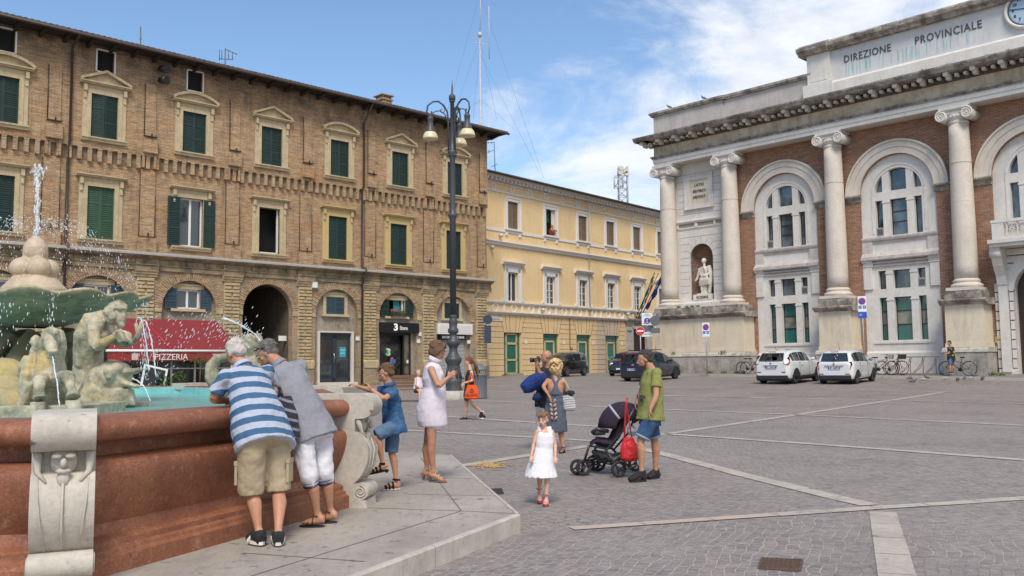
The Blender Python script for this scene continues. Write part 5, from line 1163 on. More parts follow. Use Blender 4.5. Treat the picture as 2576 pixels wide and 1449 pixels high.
for k in range(150):
    z=r3.uniform(3.5,4.47); j.ell((FC.x+r3.gauss(0,.018+.025*(z>4.2)),FC.y+r3.gauss(0,.02),z),(r3.uniform(.005,.014),.01,r3.uniform(.01,.035)),6,5)
j.obj('water_jet',m_jet,fo,base=FB)
jets=[([s3(380,940,H-.28),s3(400,1060,H-.45),s3(420,1180,H-.55),s3(432,1300,H-.6)],.007,.007),
 ([s3(960,1100,11.1),s3(1000,1120,11.0),s3(1050,1170,10.9),s3(1090,1260,10.8)],.012,.006),
 ([s3(985,700,10.9),s3(1000,660,10.9),s3(1030,690,10.9),s3(1060,850,10.9),s3(1080,1040,10.9)],.006,.011),([s3(1030,700,10.7),s3(1050,680,10.7),s3(1080,750,10.7),s3(1110,900,10.7),s3(1130,1080,10.7)],.006,.010),
 ([P2(655,858,13),P2(640,840,13),P2(612,822,12.9),P2(585,808,12.8),P2(560,800,12.8)],.010,.02)]
for i,(p,a,c) in enumerate(jets): jet(p,a,c,seed=i).obj('water_jet',m_jet,fo,base=FB)
# sheet of water falling in a tongue in front of the bowl
b=M(); n=20; vs=[]
for i in range(9):
    f=i/8
    for k in range(n+1):
        g=k/n*2-1; w=.19*(1-f**1.6)*1.0+.015; vs.append((FC.x+.22+g*w+.02*f, FC.y-1.62-.1*(1-g*g)-.05*sin(k*2.1)*.2, 2.47-.40*f+.03*(1-g*g)+rnd.uniform(-.008,.008)))
b.add([(x,y-.35,z) for x,y,z in vs],[(i*(n+1)+k,i*(n+1)+k+1,(i+1)*(n+1)+k+1,(i+1)*(n+1)+k) for i in range(8) for k in range(n)],True)
b.tube([(FC.x+.22+.25*cos(a),FC.y-1.95+.1*sin(a),2.50+.04*sin(a*2)) for a in [2*PI*k/22 for k in range(23)]],.018,6)
rs=random.Random(21)
for k in range(260):
    f=rs.random()**1.2; w=.2*(1-f**1.5)+.01; b.tube([(FC.x+.22+rs.uniform(-w,w),FC.y-2.0+rs.uniform(-.05,.03),2.47-.40*f+q) for q in (0,-.03,-.07)],[.002,.006,.001],4)
b.obj('water_sheet',m_jet,fo,base=FB)
b=M(); r4=random.Random(11)
def drop(p,s,v=(0,0,-1),st=3.4):
    d=Vector(v).normalized(); b.tube([Vector(p)-d*s*st,Vector(p),Vector(p)+d*s*st],[s*.25,s,s*.3],4)
for k in range(1300):   # umbrella of drops round the finial
    a=r4.uniform(0,2*PI); t_=r4.random()**.8; rr=.08+1.35*t_; z=3.62+.28*t_*(1-t_*.9)-1.0*t_**2.2
    drop((FC.x+rr*cos(a)+r4.gauss(0,.03),FC.y+rr*sin(a),z+r4.gauss(0,.05)),r4.uniform(.002,.0055),(cos(a)*(1-t_),sin(a)*(1-t_),-.2-2*t_))
for k in range(450):   # curtain under the bowl rim
    a=r4.uniform(-PI,PI); z=2.55-1.35*r4.random()**1.3; rr=1.5+.12*r4.random()+(2.55-z)*.08
    drop((FC.x+rr*cos(a),FC.y+rr*sin(a),z),r4.uniform(.0025,.006))
for k in range(300):   # splash round the tongue
    a=r4.gauss(0,1); drop((FC.x+.22+.35*a,FC.y-1.9+r4.gauss(0,.1),2.4-.9*abs(r4.gauss(0,.4))),r4.uniform(.003,.007))
for k in range(26):    # dribbles
    a=r4.choice((-.95,-.35,.05,.12,.16))+r4.gauss(0,.02); rr=1.5
    for z in [2.5-.1*i for i in range(11)]: drop((FC.x+rr*cos(a)+r4.gauss(0,.012),FC.y+rr*sin(a)+r4.gauss(0,.012),z+r4.uniform(-.04,.04)),r4.uniform(.003,.007))
for k in range(260):   # drizzle thrown by the far jet
    f=r4.random(); p=P2(660-300*f,850-60*sin(f*3.0)+150*f*r4.random(),12.8); drop(p+V(0,r4.gauss(0,.3),r4.gauss(0,.12)),r4.uniform(.003,.007),(-1,0,-1.3))
b.obj('water_drops',m_drop,kind='stuff')
# ================= people =================
def clo(name,col,col2=None,rough=.9,var=.06,**k): return mat(name,col,rough,col2=col2,var=var,vs=40,bump=.25,bd=.006,bs=120,**k)
SK=mat('tanned skin',(.46,.235,.145),.55,col2=(.40,.19,.115),sc=9,var=.04); SKP=mat('fair skin',(.62,.37,.26),.55,col2=(.56,.32,.23),sc=9,var=.04)
m_eye=mat('eye white',(.7,.68,.65),.3); m_iris=mat('iris',(.03,.02,.015),.2); m_lip=mat('lips',(.38,.10,.08),.5); m_brow=mat('eyebrow',(.05,.03,.02),.8)
def J(x,y,Y): return aty(x,y,Y)
def headframe(c,fd,down=0,roll=0):
    f=Vector((fd[0],fd[1],0)).normalized(); up=Vector((0,0,1)); r=f.cross(up)
    f2=(f*cos(down)-up*sin(down)); u2=up*cos(down)+f*sin(down)
    Mx=Matrix(((r.x,f2.x,u2.x,c.x),(r.y,f2.y,u2.y,c.y),(r.z,f2.z,u2.z,c.z),(0,0,0,1)))
    return Mx@Matrix.Rotation(roll,4,'Y')
def head(b,X,s):
    b.X=X@Matrix.Scale(s,4)
    b.ell((0,-.012,.032),(.073,.092,.083),18,12); b.ell((0,.022,-.04),(.054,.062,.062),14,10); b.ell((0,.05,-.082),(.026,.026,.022),8,6)
    b.ell((0,.066,.036),(.048,.018,.013),10,6); b.tube([(0,.078,.028),(0,.096,-.002),(0,.104,-.018),(0,.085,-.026)],[.010,.012,.015,.010],8)
    b.ell((0,.078,-.05),(.024,.014,.011),8,6)
    for q in (-1,1): b.ell((q*.074,-.005,.0),(.011,.022,.032),8,6); b.ell((q*.04,.05,-.015),(.022,.025,.02),8,6)
    b.X=None
def face(par,X,s,base,iris=None):
    for q in (-1,1):
        b=M(); b.X=X@Matrix.Scale(s,4); b.ell((q*.03,.077,.018),(.0125,.010,.0052),8,6); o=b.obj('eye',m_eye,par,base=base)
        b=M(); b.X=X@Matrix.Scale(s,4); b.ell((q*.03,.085,.018),(.0062,.0035,.0052),8,6); b.obj('iris',m_iris,o,base=base)
        b=M(); b.X=X@Matrix.Scale(s,4); b.tube([(q*.014,.091,.035),(q*.03,.09,.041),(q*.047,.075,.036)],[.003,.0042,.002],5); b.obj('eyebrow',m_brow,par,base=base)
    b=M(); b.X=X@Matrix.Scale(s,4); b.tube([(-.023,.081,-.05),(-.008,.093,-.047),(.008,.093,-.047),(.023,.081,-.05)],[.002,.005,.005,.002],6); b.tube([(-.02,.081,-.054),(0,.092,-.058),(.02,.081,-.054)],[.002,.006,.002],6); b.obj('lips',m_lip,par,base=base)
def hand(b,w,d,n,s=1.0,curl=.5,thumb=1):
    """w wrist, d direction of the hand, n palm normal (fingers curl towards it)"""
    d=Vector(d).normalized(); n=Vector(n); n=(n-d*n.dot(d)).normalized(); r=d.cross(n)*thumb
    b.tube([w,w+d*.03*s,w+d*.085*s],[(.026*s,.018*s),(.036*s,.017*s),(.040*s,.014*s)],10,side=r)
    for i,(o,l) in enumerate(((.030,.070),(.010,.080),(-.010,.076),(-.029,.060))):
        p=w+d*.082*s+r*o*s; a=curl*(1+.12*i); L1=l*.45*s; L2=l*.32*s; L3=l*.25*s
        d1=d*cos(a*.6)+n*sin(a*.6); d2=d*cos(a*1.4)+n*sin(a*1.4); d3=d*cos(a*2)+n*sin(a*2)
        b.tube([p-d*.012*s,p+d1*L1,p+d1*L1+d2*L2,p+d1*L1+d2*L2+d3*L3],[.0095*s,.009*s,.0082*s,.006*s],7)
    p=w+d*.025*s+r*.028*s; d1=(d*.6+r*.7+n*.35).normalized(); d2=(d*.9+r*.25+n*.45).normalized()
    b.tube([p,p+d1*.035*s,p+d1*.035*s+d2*.032*s],[.0125*s,.011*s,.008*s],7)
def foot(b,a,toe,s=1.0,heel=None):
    a=Vector(a); t=Vector(toe); f=(t-a); f=Vector((f.x,f.y,0)).normalized(); side=f.cross(Vector((0,0,1)))
    h=heel if heel is not None else Vector((a.x-f.x*.045*s,a.y-f.y*.045*s,t.z+.012*s)); h=Vector(h)
    b.tube([a+Vector((0,0,.02*s)),a.lerp(h,.5)+Vector((0,0,0)),h+Vector((0,0,.018*s))],[.036*s,.036*s,.030*s],9)
    b.tube([h+Vector((0,0,.012*s)),a.lerp(t,.35)-Vector((0,0,.02*s)),a.lerp(t,.72)+Vector((0,0,.0)),t+Vector((0,0,.004))],[(.030*s,.028*s),(.036*s,.034*s),(.044*s,.024*s),(.034*s,.013*s)],10,side=side)
def seg(b,p,rs,n=12,side=None): b.tube(p,rs,n,side=side)
def lerp3(a,c,t): return Vector(a).lerp(Vector(c),t)
def body(D,s=1.0,g=1.0,fem=False):
    """whole body as overlapping tapered volumes, fused by a voxel remesh"""
    b=M(); sl,sr,hl,hr=D['sl'],D['sr'],D['hl'],D['hr']; mid=(hl+hr)/2; ch=(sl+sr)/2; up=(ch-mid).normalized(); ax=(sr-sl).normalized()
    w=(sr-sl).length/2
    w=max(w,.155*s); hw=max((hr-hl).length/2,.085*s)
    axh=(hr-hl).normalized() if (hr-hl).length>.03 else ax
    bel=.12*s*g*(1.0 if not fem else .85)
    seg(b,[mid-up*.08*s,mid+up*.04*s,mid.lerp(ch,.4),mid.lerp(ch,.75),ch-up*.01*s,ch+up*.05*s],[(hw+.06*s,bel),(hw+.075*s*g,bel*1.03),((.125 if fem else .145)*s*g,bel*.95),(.155*s*(.95 if fem else 1.05),.115*s),(w*.86,.085*s),(.07*s,.06*s)],16,side=ax)
    X=D['X']; hc=X.translation; nb_=ch+up*.045*s
    seg(b,[nb_-up*.03*s,nb_.lerp(hc,.45),hc-(hc-nb_)*.12],[.068*s,.058*s if not fem else .048*s,.055*s if not fem else .048*s],10)
    head(b,X,s*D.get('hs',1.0))
    k=.88 if fem else 1.0
    for q,S in (('l',sl),('r',sr)):
        E_,W_=D['e'+q],D['w'+q]
        b.ell(S,(.058*s*k,.058*s*k,.058*s*k),10,8)
        seg(b,[S,S.lerp(E_,.4),E_,],[.056*s*k,.048*s*k,.038*s*k]); seg(b,[E_,E_.lerp(W_,.3),W_],[.039*s*k,.040*s*k,.025*s*k])
        hd=D.get('h'+q+'d') or (W_-E_); hand(b,W_,hd,D.get('h'+q+'n',(0,0,-1)),s*(.92 if fem else 1),D.get('curl',.6),D.get('th'+q,1))
        H_,K_,A_=D['h'+q],D['k'+q],D['a'+q]
        kd=((K_-H_).normalized()-(A_-K_).normalized()); back=Vector(D['back'])
        seg(b,[H_+up*.02*s,H_.lerp(K_,.45),K_.lerp(H_,.08),K_],[.088*s*g**.5,.074*s,.055*s,.053*s]); 
        seg(b,[K_,K_.lerp(A_,.28)+back*.014*s,K_.lerp(A_,.55)+back*.008*s,K_.lerp(A_,.85),A_],[.053*s,.056*s*(.95 if fem else 1.05),.045*s,.032*s,.034*s])
        foot(b,A_,D['t'+q],s,D.get('heel'+q))
    return b
def shirt(D,s=1.0,g=1.0,hem=.0,sleeve=.55,flare=0,neck=True,fem=False,ease=.018,hemtilt=None):
    b=M(); sl,sr,hl,hr=D['sl'],D['sr'],D['hl'],D['hr']; mid=(hl+hr)/2; ch=(sl+sr)/2; up=(ch-mid).normalized(); ax=(sr-sl).normalized(); w=max((sr-sl).length/2,.155*s); e=ease*s
    hw=max((hr-hl).length/2,.085*s); bel=.12*s*g
    seg(b,[mid-up*hem*s,mid+up*.06*s,mid.lerp(ch,.4),mid.lerp(ch,.75),ch+up*.005*s,ch+up*.055*s],[(hw+.09*s*g+flare,bel+e*1.6+flare),(hw+.085*s*g+e,bel+e*1.5),(.155*s*g+e,bel+e),(.165*s+e,.118*s+e),(w*.93+e*.5,.09*s+e*.7),(.078*s,.07*s)],20,side=ax)
    if sleeve>0:
        for q,S in (('l',sl),('r',sr)):
            E_=D['e'+q]; b.ell(S+up*.004,(.066*s,.066*s,.064*s),10,8); seg(b,[S,S.lerp(E_,sleeve*.6),S.lerp(E_,sleeve)],[.068*s,.066*s,.068*s],14)
    return b
def shorts(D,s=1.0,g=1.0,leg=.85,wide=1.0,below=0):
    b=M(); hl,hr=D['hl'],D['hr']; mid=(hl+hr)/2; ch=(D['sl']+D['sr'])/2; up=(ch-mid).normalized(); hw=max((hr-hl).length/2,.085*s)
    seg(b,[mid-up*.10*s,mid+up*.0,mid+up*.09*s],[(hw+.085*s*g,.135*s*g),(hw+.082*s*g,.135*s*g),(hw+.07*s*g,.118*s*g)],16,side=(hr-hl) if (hr-hl).length>.03 else (D['sr']-D['sl']))
    for q in 'lr':
        H_,K_,A_=D['h'+q],D['k'+q],D['a'+q]; pts=[H_+up*.0,H_.lerp(K_,.5),H_.lerp(K_,min(leg,1))]; rs=[.105*s*g**.5,.092*s*wide,.086*s*wide]
        if below>0: pts+=[K_.lerp(A_,below)]; rs[2]=.078*s*wide; rs+=[.062*s*wide]
        seg(b,pts,rs,16)
    return b
def stripes(name,ca,cb,per,ax,w=.5,**k):
    m,t,bs=_nodes(name); nb=NB(t); d=Vector(ax).normalized()
    dp=nb.n('ShaderNodeVectorMath'); dp.operation='DOT_PRODUCT'; t.links.new(nb.tc,dp.inputs[0]); dp.inputs[1].default_value=d
    v=nb.math('ADD',nb.math('MULTIPLY',dp.outputs['Value'],1/per),nb.math('MULTIPLY',nb.noise(3,2,.5),.25)); f=nb.math('FRACT',v); f=nb.ramp(f,w-.02,w+.02)
    c=nb.mix(f,ca,cb); c=nb.mix(1.0,c,nb.mix(nb.noise(40,4,.6),(.88,)*3,(1.1,)*3),'MULTIPLY'); t.links.new(c,bs.inputs['Base Color']); bs.inputs['Roughness'].default_value=.9; nb.bump(bs,nb.noise(60,3,.6),.2,.006); return m
def hair(par,X,s,base,m,style='short',rs=1,vox=.009):
    b=M(); b.X=X@Matrix.Scale(s,4); r=random.Random(rs)
    b.ell((0,-.034,.050),(.080,.088,.083),16,10)
    if style!='bald':
        for k in range(70):
            a=r.uniform(0,2*PI); e=r.uniform(-.1,1.4); p=Vector((.080*cos(a)*cos(e),-.032+.092*sin(a)*cos(e),.048+.086*sin(e)))
            if p.y>.02 and p.z<.09: continue
            b.ell(p,(.013,.017,.012),6,5)
        b.ell((0,-.06,-.01),(.068,.055,.055),12,8)
        for q in (-1,1): b.ell((q*.068,-.02,.02),(.016,.035,.04),8,6)
    if style=='bob':
        for q in (-1,1): b.ell((q*.07,.0,.0),(.022,.05,.07),10,8); b.tube([(q*.01,.05,.115),(q*.045,.066,.085),(q*.074,.045,.03),(q*.078,.03,-.02)],[.02,.02,.018,.01],8)
        b.ell((0,-.05,-.02),(.08,.06,.07),12,8)
    if style=='fringe':
        for k in range(9): x=-.06+.015*k; b.tube([(x,.04,.115),(x*1.02,.082,.08),(x*1.05,.09,.052+.006*(k%3))],[.016,.014,.005],6)
    if style=='curly':
        for k in range(210):
            a=r.uniform(0,2*PI); e=r.uniform(-1.1,1.5); p=Vector((.12*cos(a)*cos(e),-.03+.12*sin(a)*cos(e),.03+.13*sin(e)))
            if p.y>.05 and p.z<.08: continue
            b.ell(p,r.uniform(.014,.026),6,5)
        b.ell((0,-.06,-.05),(.09,.07,.10),12,8)
    if style=='long':
        for k in range(9): x=-.05+.0125*k; b.tube([(x*.8,-.09,.06),(x,-.16,-.05),(x*1.3,-.19+r.uniform(-.03,.03),-.2),(x*1.5+.02*(k%2),-.2,-.36),(x*1.2,-.21,-.46-.02*(k%3))],[.03,.032,.032,.025,.006],7)
    b.X=None
    return b.obj('hair',m,par,base=base,remesh=vox*s,smooth=2,crease=((.012 if style in('curly','short') else .006)*s,.02))
h_grey=mat('white grey hair',(.52,.47,.43),.85,col2=(.36,.32,.29),sc=30,var=.25,vs=90); h_dark=mat('dark hair',(.035,.026,.022),.7,col2=(.06,.045,.035),sc=25,var=.3,vs=80); h_brown=mat('brown hair',(.14,.075,.04),.75,col2=(.085,.045,.025),sc=25,var=.25,vs=80)
h_lb=mat('light brown hair',(.22,.125,.06),.75,col2=(.13,.07,.035),sc=25,var=.25,vs=80); h_blond=mat('blond hair',(.62,.43,.21),.8,col2=(.42,.27,.12),sc=14,var=.3,vs=60)
SKO=dict(remesh=.0105,smooth=3)
def person(label,D,s,skin,base,group=None,g=1.0,fem=False,cat='person',vox=.0105,hairm=None,style='short',withface=True):
    o=thing('person',label,cat,base,0,group)
    bd=body(D,s,g,fem).obj('body',skin,o,base=base,remesh=vox,smooth=3)
    if withface: face(o,D['X'],s*D.get('hs',1.0),base)
    if hairm: hair(o,D['X'],s*D.get('hs',1.0),base,hairm,style)
    return o
def cloth(o,b,name,m,base,amp=.02,size=.11,vox=.011,sm=2): return b.obj(name,m,o,base=base,remesh=vox,smooth=sm,crease=(amp,size))
def shoe(o,a,toe,base,m,s=1.0,name='shoe',sole=None,high=.0):
    b=M(); a=Vector(a); t=Vector(toe); f=Vector((t.x-a.x,t.y-a.y,0)).normalized(); sd=f.cross(Vector((0,0,1))); z0=t.z
    h=Vector((a.x-f.x*.055*s,a.y-f.y*.055*s,z0))
    b.tube([h+Vector((0,0,.035)),a.lerp(t,.3)*1+Vector((0,0,.0)),a.lerp(t,.7)+Vector((0,0,.012)),t+f*.02*s+Vector((0,0,.022))],[(.043*s,.046*s),(.047*s,.052*s),(.054*s,.044*s),(.044*s,.028*s)],12,side=sd)
    b.tube([a+Vector((0,0,.01)),Vector((a.x-f.x*.02,a.y-f.y*.02,z0+.05))],[.052*s,.05*s],10)
    q=b.obj(name,m,o,base=base,remesh=.008,smooth=1)
    b=M(); n=12; P=[]
    for k in range(n): an=2*PI*k/n; P.append(h.lerp(t,.5)+f*((t-h).length*.56*cos(an))+sd*(.05*s*sin(an)*(1+.12*cos(an))))
    b.add([(p.x,p.y,z0-.006) for p in P]+[(p.x,p.y,z0+.018) for p in P],[(k,(k+1)%n,n+(k+1)%n,n+k) for k in range(n)]+[tuple(range(n-1,-1,-1)),tuple(range(n,2*n))]); b.obj('sole',sole or m_white,q,base=base)
    return q
def sandal(o,a,toe,base,m,s=1.0,name='sandal',heel=0,sole=None,strap=.007):
    b=M(); a=Vector(a); t=Vector(toe); f=Vector((t.x-a.x,t.y-a.y,0)).normalized(); sd=f.cross(Vector((0,0,1))); h=Vector((a.x-f.x*.05*s,a.y-f.y*.05*s,t.z+heel)); t=t+f*.025*s; n=14
    c=h.lerp(t,.5); L_=(t-h).length*.54; P=[]
    for k in range(n):
        an=2*PI*k/n; q=cos(an); P.append(Vector((c.x,c.y,0))+f*(L_*q)+sd*(.045*s*sin(an)*(1+.15*q))+Vector((0,0,h.z+(t.z-h.z)*(q+1)/2)))
    b.add([p-Vector((0,0,.014)) for p in P]+[p+Vector((0,0,.004)) for p in P],[(k,(k+1)%n,n+(k+1)%n,n+k) for k in range(n)]+[tuple(range(n-1,-1,-1)),tuple(range(n,2*n))])
    if heel: b.tube([h+f*.0,Vector((h.x+f.x*.01,h.y+f.y*.01,t.z))],[.028*s,.014*s],8)
    so_=b.obj(name,sole or m,o,base=base)
    b=M()
    for fr,hh,ww in ((.42,.075,.042),(.62,.055,.047),(.8,.036,.045)):
        p=h.lerp(t,fr); b.tube([p-sd*ww*s,p-sd*ww*.6*s+Vector((0,0,hh*.8*s)),p+Vector((0,0,hh*s)),p+sd*ww*.6*s+Vector((0,0,hh*.8*s)),p+sd*ww*s],strap,6)
    p=a; b.tube([p+f*.04*s+Vector((0,0,.01)),p+sd*.04*s+Vector((0,0,.01)),p-f*.042*s+Vector((0,0,.0)),p-sd*.04*s+Vector((0,0,.01)),p+f*.04*s+Vector((0,0,.01))],strap,6)
    b.obj('strap',m,so_,base=base); return so_
def band(o,pts,r,name,m,base,n=8): b=M(); b.tube(pts,r,n); return b.obj(name,m,o,base=base)

WD=Vector((-.93,.37,0))    # direction into the fountain
# 1 striped man leaning on the rim
Y0=7.45
D=dict(sl=J(566,948,7.62),sr=J(672,935,7.95),el=J(536,1004,7.62),er=J(650,1000,8.2),wl=J(585,1008,7.95),wr=J(600,1006,8.25),hl=J(632,1105,7.4),hr=J(692,1098,7.62),kl=J(632,1240,7.48),kr=J(700,1235,7.62),al=J(652,1340,7.38),ar=J(700,1346,7.36),tl=J(632,1372,7.5),tr=J(698,1376,7.62),back=-WD,X=headframe(J(594,893,7.85),(-.8,.6),.75))
D['tl'].z=.19;D['tr'].z=.19; D['hld']=(-.2,.9,-.1)
base=(-2.0,7.4,PLZ)
o=person('elderly man in a blue and white striped polo shirt leaning on the fountain rim',D,1.0,SK,base,g=1.12,hairm=h_grey,withface=False)
sx_=stripes('blue white stripes',(.38,.41,.49),(.04,.105,.20),.118,(D['sl']+D['sr'])/2-(D['hl']+D['hr'])/2+V(.05,-.02,.05),.5)
cloth(o,shirt(D,1.02,1.28,hem=.10,sleeve=.74,flare=.012,ease=.022),'striped_shirt',sx_,base,amp=.035,size=.12)
b=M(); n_=(D['sl']+D['sr'])/2; hc=D['X'].translation; b.tube([n_.lerp(hc,.35),n_.lerp(hc,.55)],[.088,.074],14); b.obj('collar',clo('pale blue collar',(.38,.42,.55)),o,base=base,bevel=.004)
m_kh=clo('khaki cotton',(.42,.335,.225),(.37,.295,.195)); cloth(o,shorts(D,1.03,1.18,leg=1.04,wide=1.2),'cargo_shorts',m_kh,base,amp=.035,size=.12)
for q,dx in (('l',-.105),('r',.105)):
    c=D['h'+q].lerp(D['k'+q],.62); b=M(); u_=V(.97,.2,0); b.X=None; p=c+V(dx,-.0,0); b.box(p.x-.012,p.x+.012,p.y-.075,p.y+.075,p.z-.095,p.z+.095); b.box(p.x-.016,p.x+.016,p.y-.08,p.y+.08,p.z+.06,p.z+.10); b.obj('pocket',m_kh,o,base=base,bevel=.006)
m_sn=clo('black trainer',(.02,.02,.022)); 
for q in 'lr':
    qo=shoe(o,D['a'+q],D['t'+q],base,m_sn,1.05)
    a=D['a'+q];t_=D['t'+q]
    for k in range(3):
        p=a.lerp(t_,.42+.14*k); b=M(); sdv=(t_-a).cross(V(0,0,1)).normalized(); b.tube([p-sdv*.053+V(0,0,-.045),p-sdv*.05+V(0,0,.0),p-sdv*.02+V(0,0,.035)],.007,5); b.tube([p+sdv*.053+V(0,0,-.045),p+sdv*.05+V(0,0,.0),p+sdv*.02+V(0,0,.035)],.007,5); b.obj('stripe',m_white,qo,base=base)
# 2 grey man
D=dict(sl=J(676,940,8.2),sr=J(758,922,8.55),el=J(690,990,8.05),er=J(735,985,8.75),wl=J(672,1000,8.35),wr=J(690,1000,8.7),hl=J(757,1092,8.2),hr=J(806,1084,8.42),kl=J(778,1202,8.12),kr=J(816,1196,8.32),al=J(800,1300,8.2),ar=J(832,1290,8.4),tl=J(762,1331,8.22),tr=J(795,1322,8.42),back=-WD,X=headframe(J(672,892,8.45),(-.85,-.1),.55))
D['tl'].z=.2;D['tr'].z=.2; D['heell']=D['al']+V(.06,-.02,-.035); D['heelr']=D['ar']+V(.06,-.02,-.03)
base=(-1.78,8.2,PLZ)
o=person('dark-haired man in a grey T-shirt and white cropped trousers bending over the fountain',D,1.0,SK,base,g=1.12,hairm=mat('greying dark hair',(.085,.075,.07),.75,col2=(.16,.145,.135),sc=25,var=.3,vs=80))
cloth(o,shirt(D,1.03,1.22,hem=.08,sleeve=.8,flare=.02,ease=.022),'grey_shirt',clo('grey blue jersey',(.25,.25,.285),(.22,.22,.25),sc=2),base,amp=.03,size=.12)
b=M(); n_=(D['sl']+D['sr'])/2; hc=D['X'].translation; b.tube([n_.lerp(hc,.2),n_.lerp(hc,.42)],[.085,.072],14); b.obj('collar',clo('grey collar',(.22,.23,.28)),o,base=base)
m_wh=clo('white denim',(.62,.61,.65),(.55,.54,.58),sc=3); cloth(o,shorts(D,1.0,1.1,leg=1.0,wide=1.06,below=.22),'cropped_trousers',m_wh,base,amp=.035,size=.09)
m_nv=mat('navy line',(.02,.025,.08),.8)
for q in 'lr':
    K_,A_=D['k'+q],D['a'+q]
    for f in (.10,.17,.20): b=M(); p0=K_.lerp(A_,f-.005); p1=K_.lerp(A_,f+.012 if f>.1 else f+.006); b.tube([p0,p1],[.081-.06*f]*2,16); b.obj('cuff_stripe',m_nv,o,base=base)
    sandal(o,D['a'+q],D['t'+q]-V(0,0,.02),base,m_black,1.05,'flip_flop',heel=.0,strap=.006)
b=M(); X=D['X']@Matrix.Scale(1.0,4); b.X=X; b.tube([(-.078,-.03,.06),(-.07,.06,.085),(0,.085,.095),(.07,.06,.085),(.078,-.03,.06)],.006,6); b.obj('sunglasses',m_black,o,base=base)
# dark striped bag hanging between them
bb=(-2.05,8.3,.9); t=thing('shoulder_bag','dark bag with pale grey stripes hanging between the two leaning men','bag',bb)
b=M(); b.tube([J(712,1000,8.05),J(722,1050,8.0),J(738,1105,7.98)],[(.07,.05),(.10,.06),(.07,.05)],12,side=(1,0,0)); b.obj('pouch',stripes('dark stripes',(.02,.02,.03),(.18,.19,.24),.07,(.3,0,1),.7),t,base=bb,remesh=.01,smooth=1,crease=(.02,.06)); b=M(); b.tube([J(704,975,8.08),J(712,1002,8.05)],.012,6); b.obj('strap',m_black,t,base=bb)
# 3 boy
D=dict(sl=J(990,985,10.3),sr=J(972,981,10.6),el=J(966,1004,10.15),er=J(940,984,10.65),wl=J(934,980,10.2),wr=J(900,972,10.55),hl=J(995,1070,10.4),hr=J(988,1070,10.58),kl=J(946,1096,10.3),kr=J(985,1138,10.55),al=J(964,1168,10.35),ar=J(997,1208,10.55),tl=J(934,1191,10.3),tr=J(966,1226,10.5),back=(1,0,0),X=headframe(J(971,940,10.42),(-1,-.12),.35),hs=1.12)
D['tr'].z=.19; D['hld']=(-.5,0,.85); D['hrd']=(-.8,0,.35); D['heell']=D['al']+V(.055,0,-.02); D['curl']=.7
base=(-1.4,10.5,PLZ); s=.80
o=person('boy in a blue denim shirt climbing with one foot raised beside the fountain',D,s,SK,base,hairm=h_brown,style='fringe',vox=.009)
cloth(o,shirt(D,s,1.05,hem=.10,sleeve=.62,flare=.02),'denim_shirt',clo('blue denim',(.022,.07,.17),(.05,.13,.26),sc=9),base,amp=.03,size=.08,vox=.009)
cloth(o,shorts(D,s,1.05,leg=1.0,wide=1.12),'denim_shorts',clo('washed denim',(.10,.17,.28),(.06,.11,.20),sc=6),base,amp=.025,size=.07,vox=.009)
b=M(); b.tube([J(981,972,10.45),J(979,962,10.45)],[.075,.062],12); b.obj('collar',bpy.data.materials['blue denim'],o,base=base)
for q in 'lr': sandal(o,D['a'+q],D['t'+q],base,mat('navy sandal',(.02,.022,.035),.6),s*1.15,strap=.012,sole=mat('pale sole',(.5,.47,.42),.8)) if q=='r' else sandal(o,D['a'+q],D['t'+q],base,mat('navy sandal',(0,0,0)),s*1.15,heel=.035,strap=.012)
# 4 woman with the phone
D=dict(sl=J(1085,930,11.1),sr=J(1094,928,11.45),el=J(1103,972,10.98),er=J(1110,970,11.42),wl=J(1127,950,11.05),wr=J(1130,948,11.3),hl=J(1084,1020,11.15),hr=J(1090,1020,11.38),kl=J(1086,1112,11.15),kr=J(1076,1112,11.38),al=J(1090,1187,11.2),ar=J(1074,1182,11.4),tl=J(1117,1206,11.15),tr=J(1102,1200,11.38),back=(-1,0,0),X=headframe(J(1100,884,11.27),(1,-.12),.38))
for q in 'lr': D['t'+q].z=.185
D['heell']=D['al']+V(-.05,0,-.04); D['heelr']=D['ar']+V(-.05,0,-.04); D['hld']=(.75,0,.6); D['hrd']=(.75,0,.55); D['hln']=(.2,1,.2); D['hrn']=(.2,-1,.2); D['curl']=.8
base=(-1.05,11.27,PLZ)
o=person('short-haired woman in a white sleeveless dress looking at her phone beside the fountain',D,1.0,SK,base,fem=True,hairm=h_brown,style='bob')
m_dr=clo('white cotton dress',(.66,.60,.66),(.60,.54,.60),sc=4)
b=M(); ax=(1,0,0)
b.tube([J(1094,912,11.27),J(1089,925,11.27),J(1090,950,11.27),J(1094,975,11.27),J(1090,998,11.27),J(1085,1030,11.27),J(1087,1055,11.27),J(1090,1070,11.27),J(1088,1078,11.27)],[(.065,.085),(.11,.18),(.14,.19),(.138,.175),(.165,.20),(.185,.215),(.19,.22),(.18,.21),(.14,.17)],20,side=ax)
b.ell(J(1103,945,11.2),(.07,.065,.075)); b.ell(J(1103,945,11.36),(.07,.065,.075)); 
for k in range(12): a=2*PI*k/12; b.tube([J(1086+.5*sin(k),1000,11.27)+V(.12*cos(a),.15*sin(a),0),J(1088,1072,11.27)+V(.165*cos(a),.19*sin(a),0)],[.01,.02],6)
cloth(o,b,'dress',m_dr,base,amp=.014,size=.10)
b=M(); b.tube([J(1090,912,11.27),J(1096,900,11.27)],[(.075,.085),(.085,.10)],14,side=ax); b.obj('collar',m_dr,o,base=base)
b=M(); 
for q in 'lr': sandal(o,D['a'+q],D['t'+q],base,mat('beige leather',(.50,.36,.24),.6),1.0,'heeled_sandal',heel=.075,sole=mat('brown heel',(.22,.12,.07),.7))
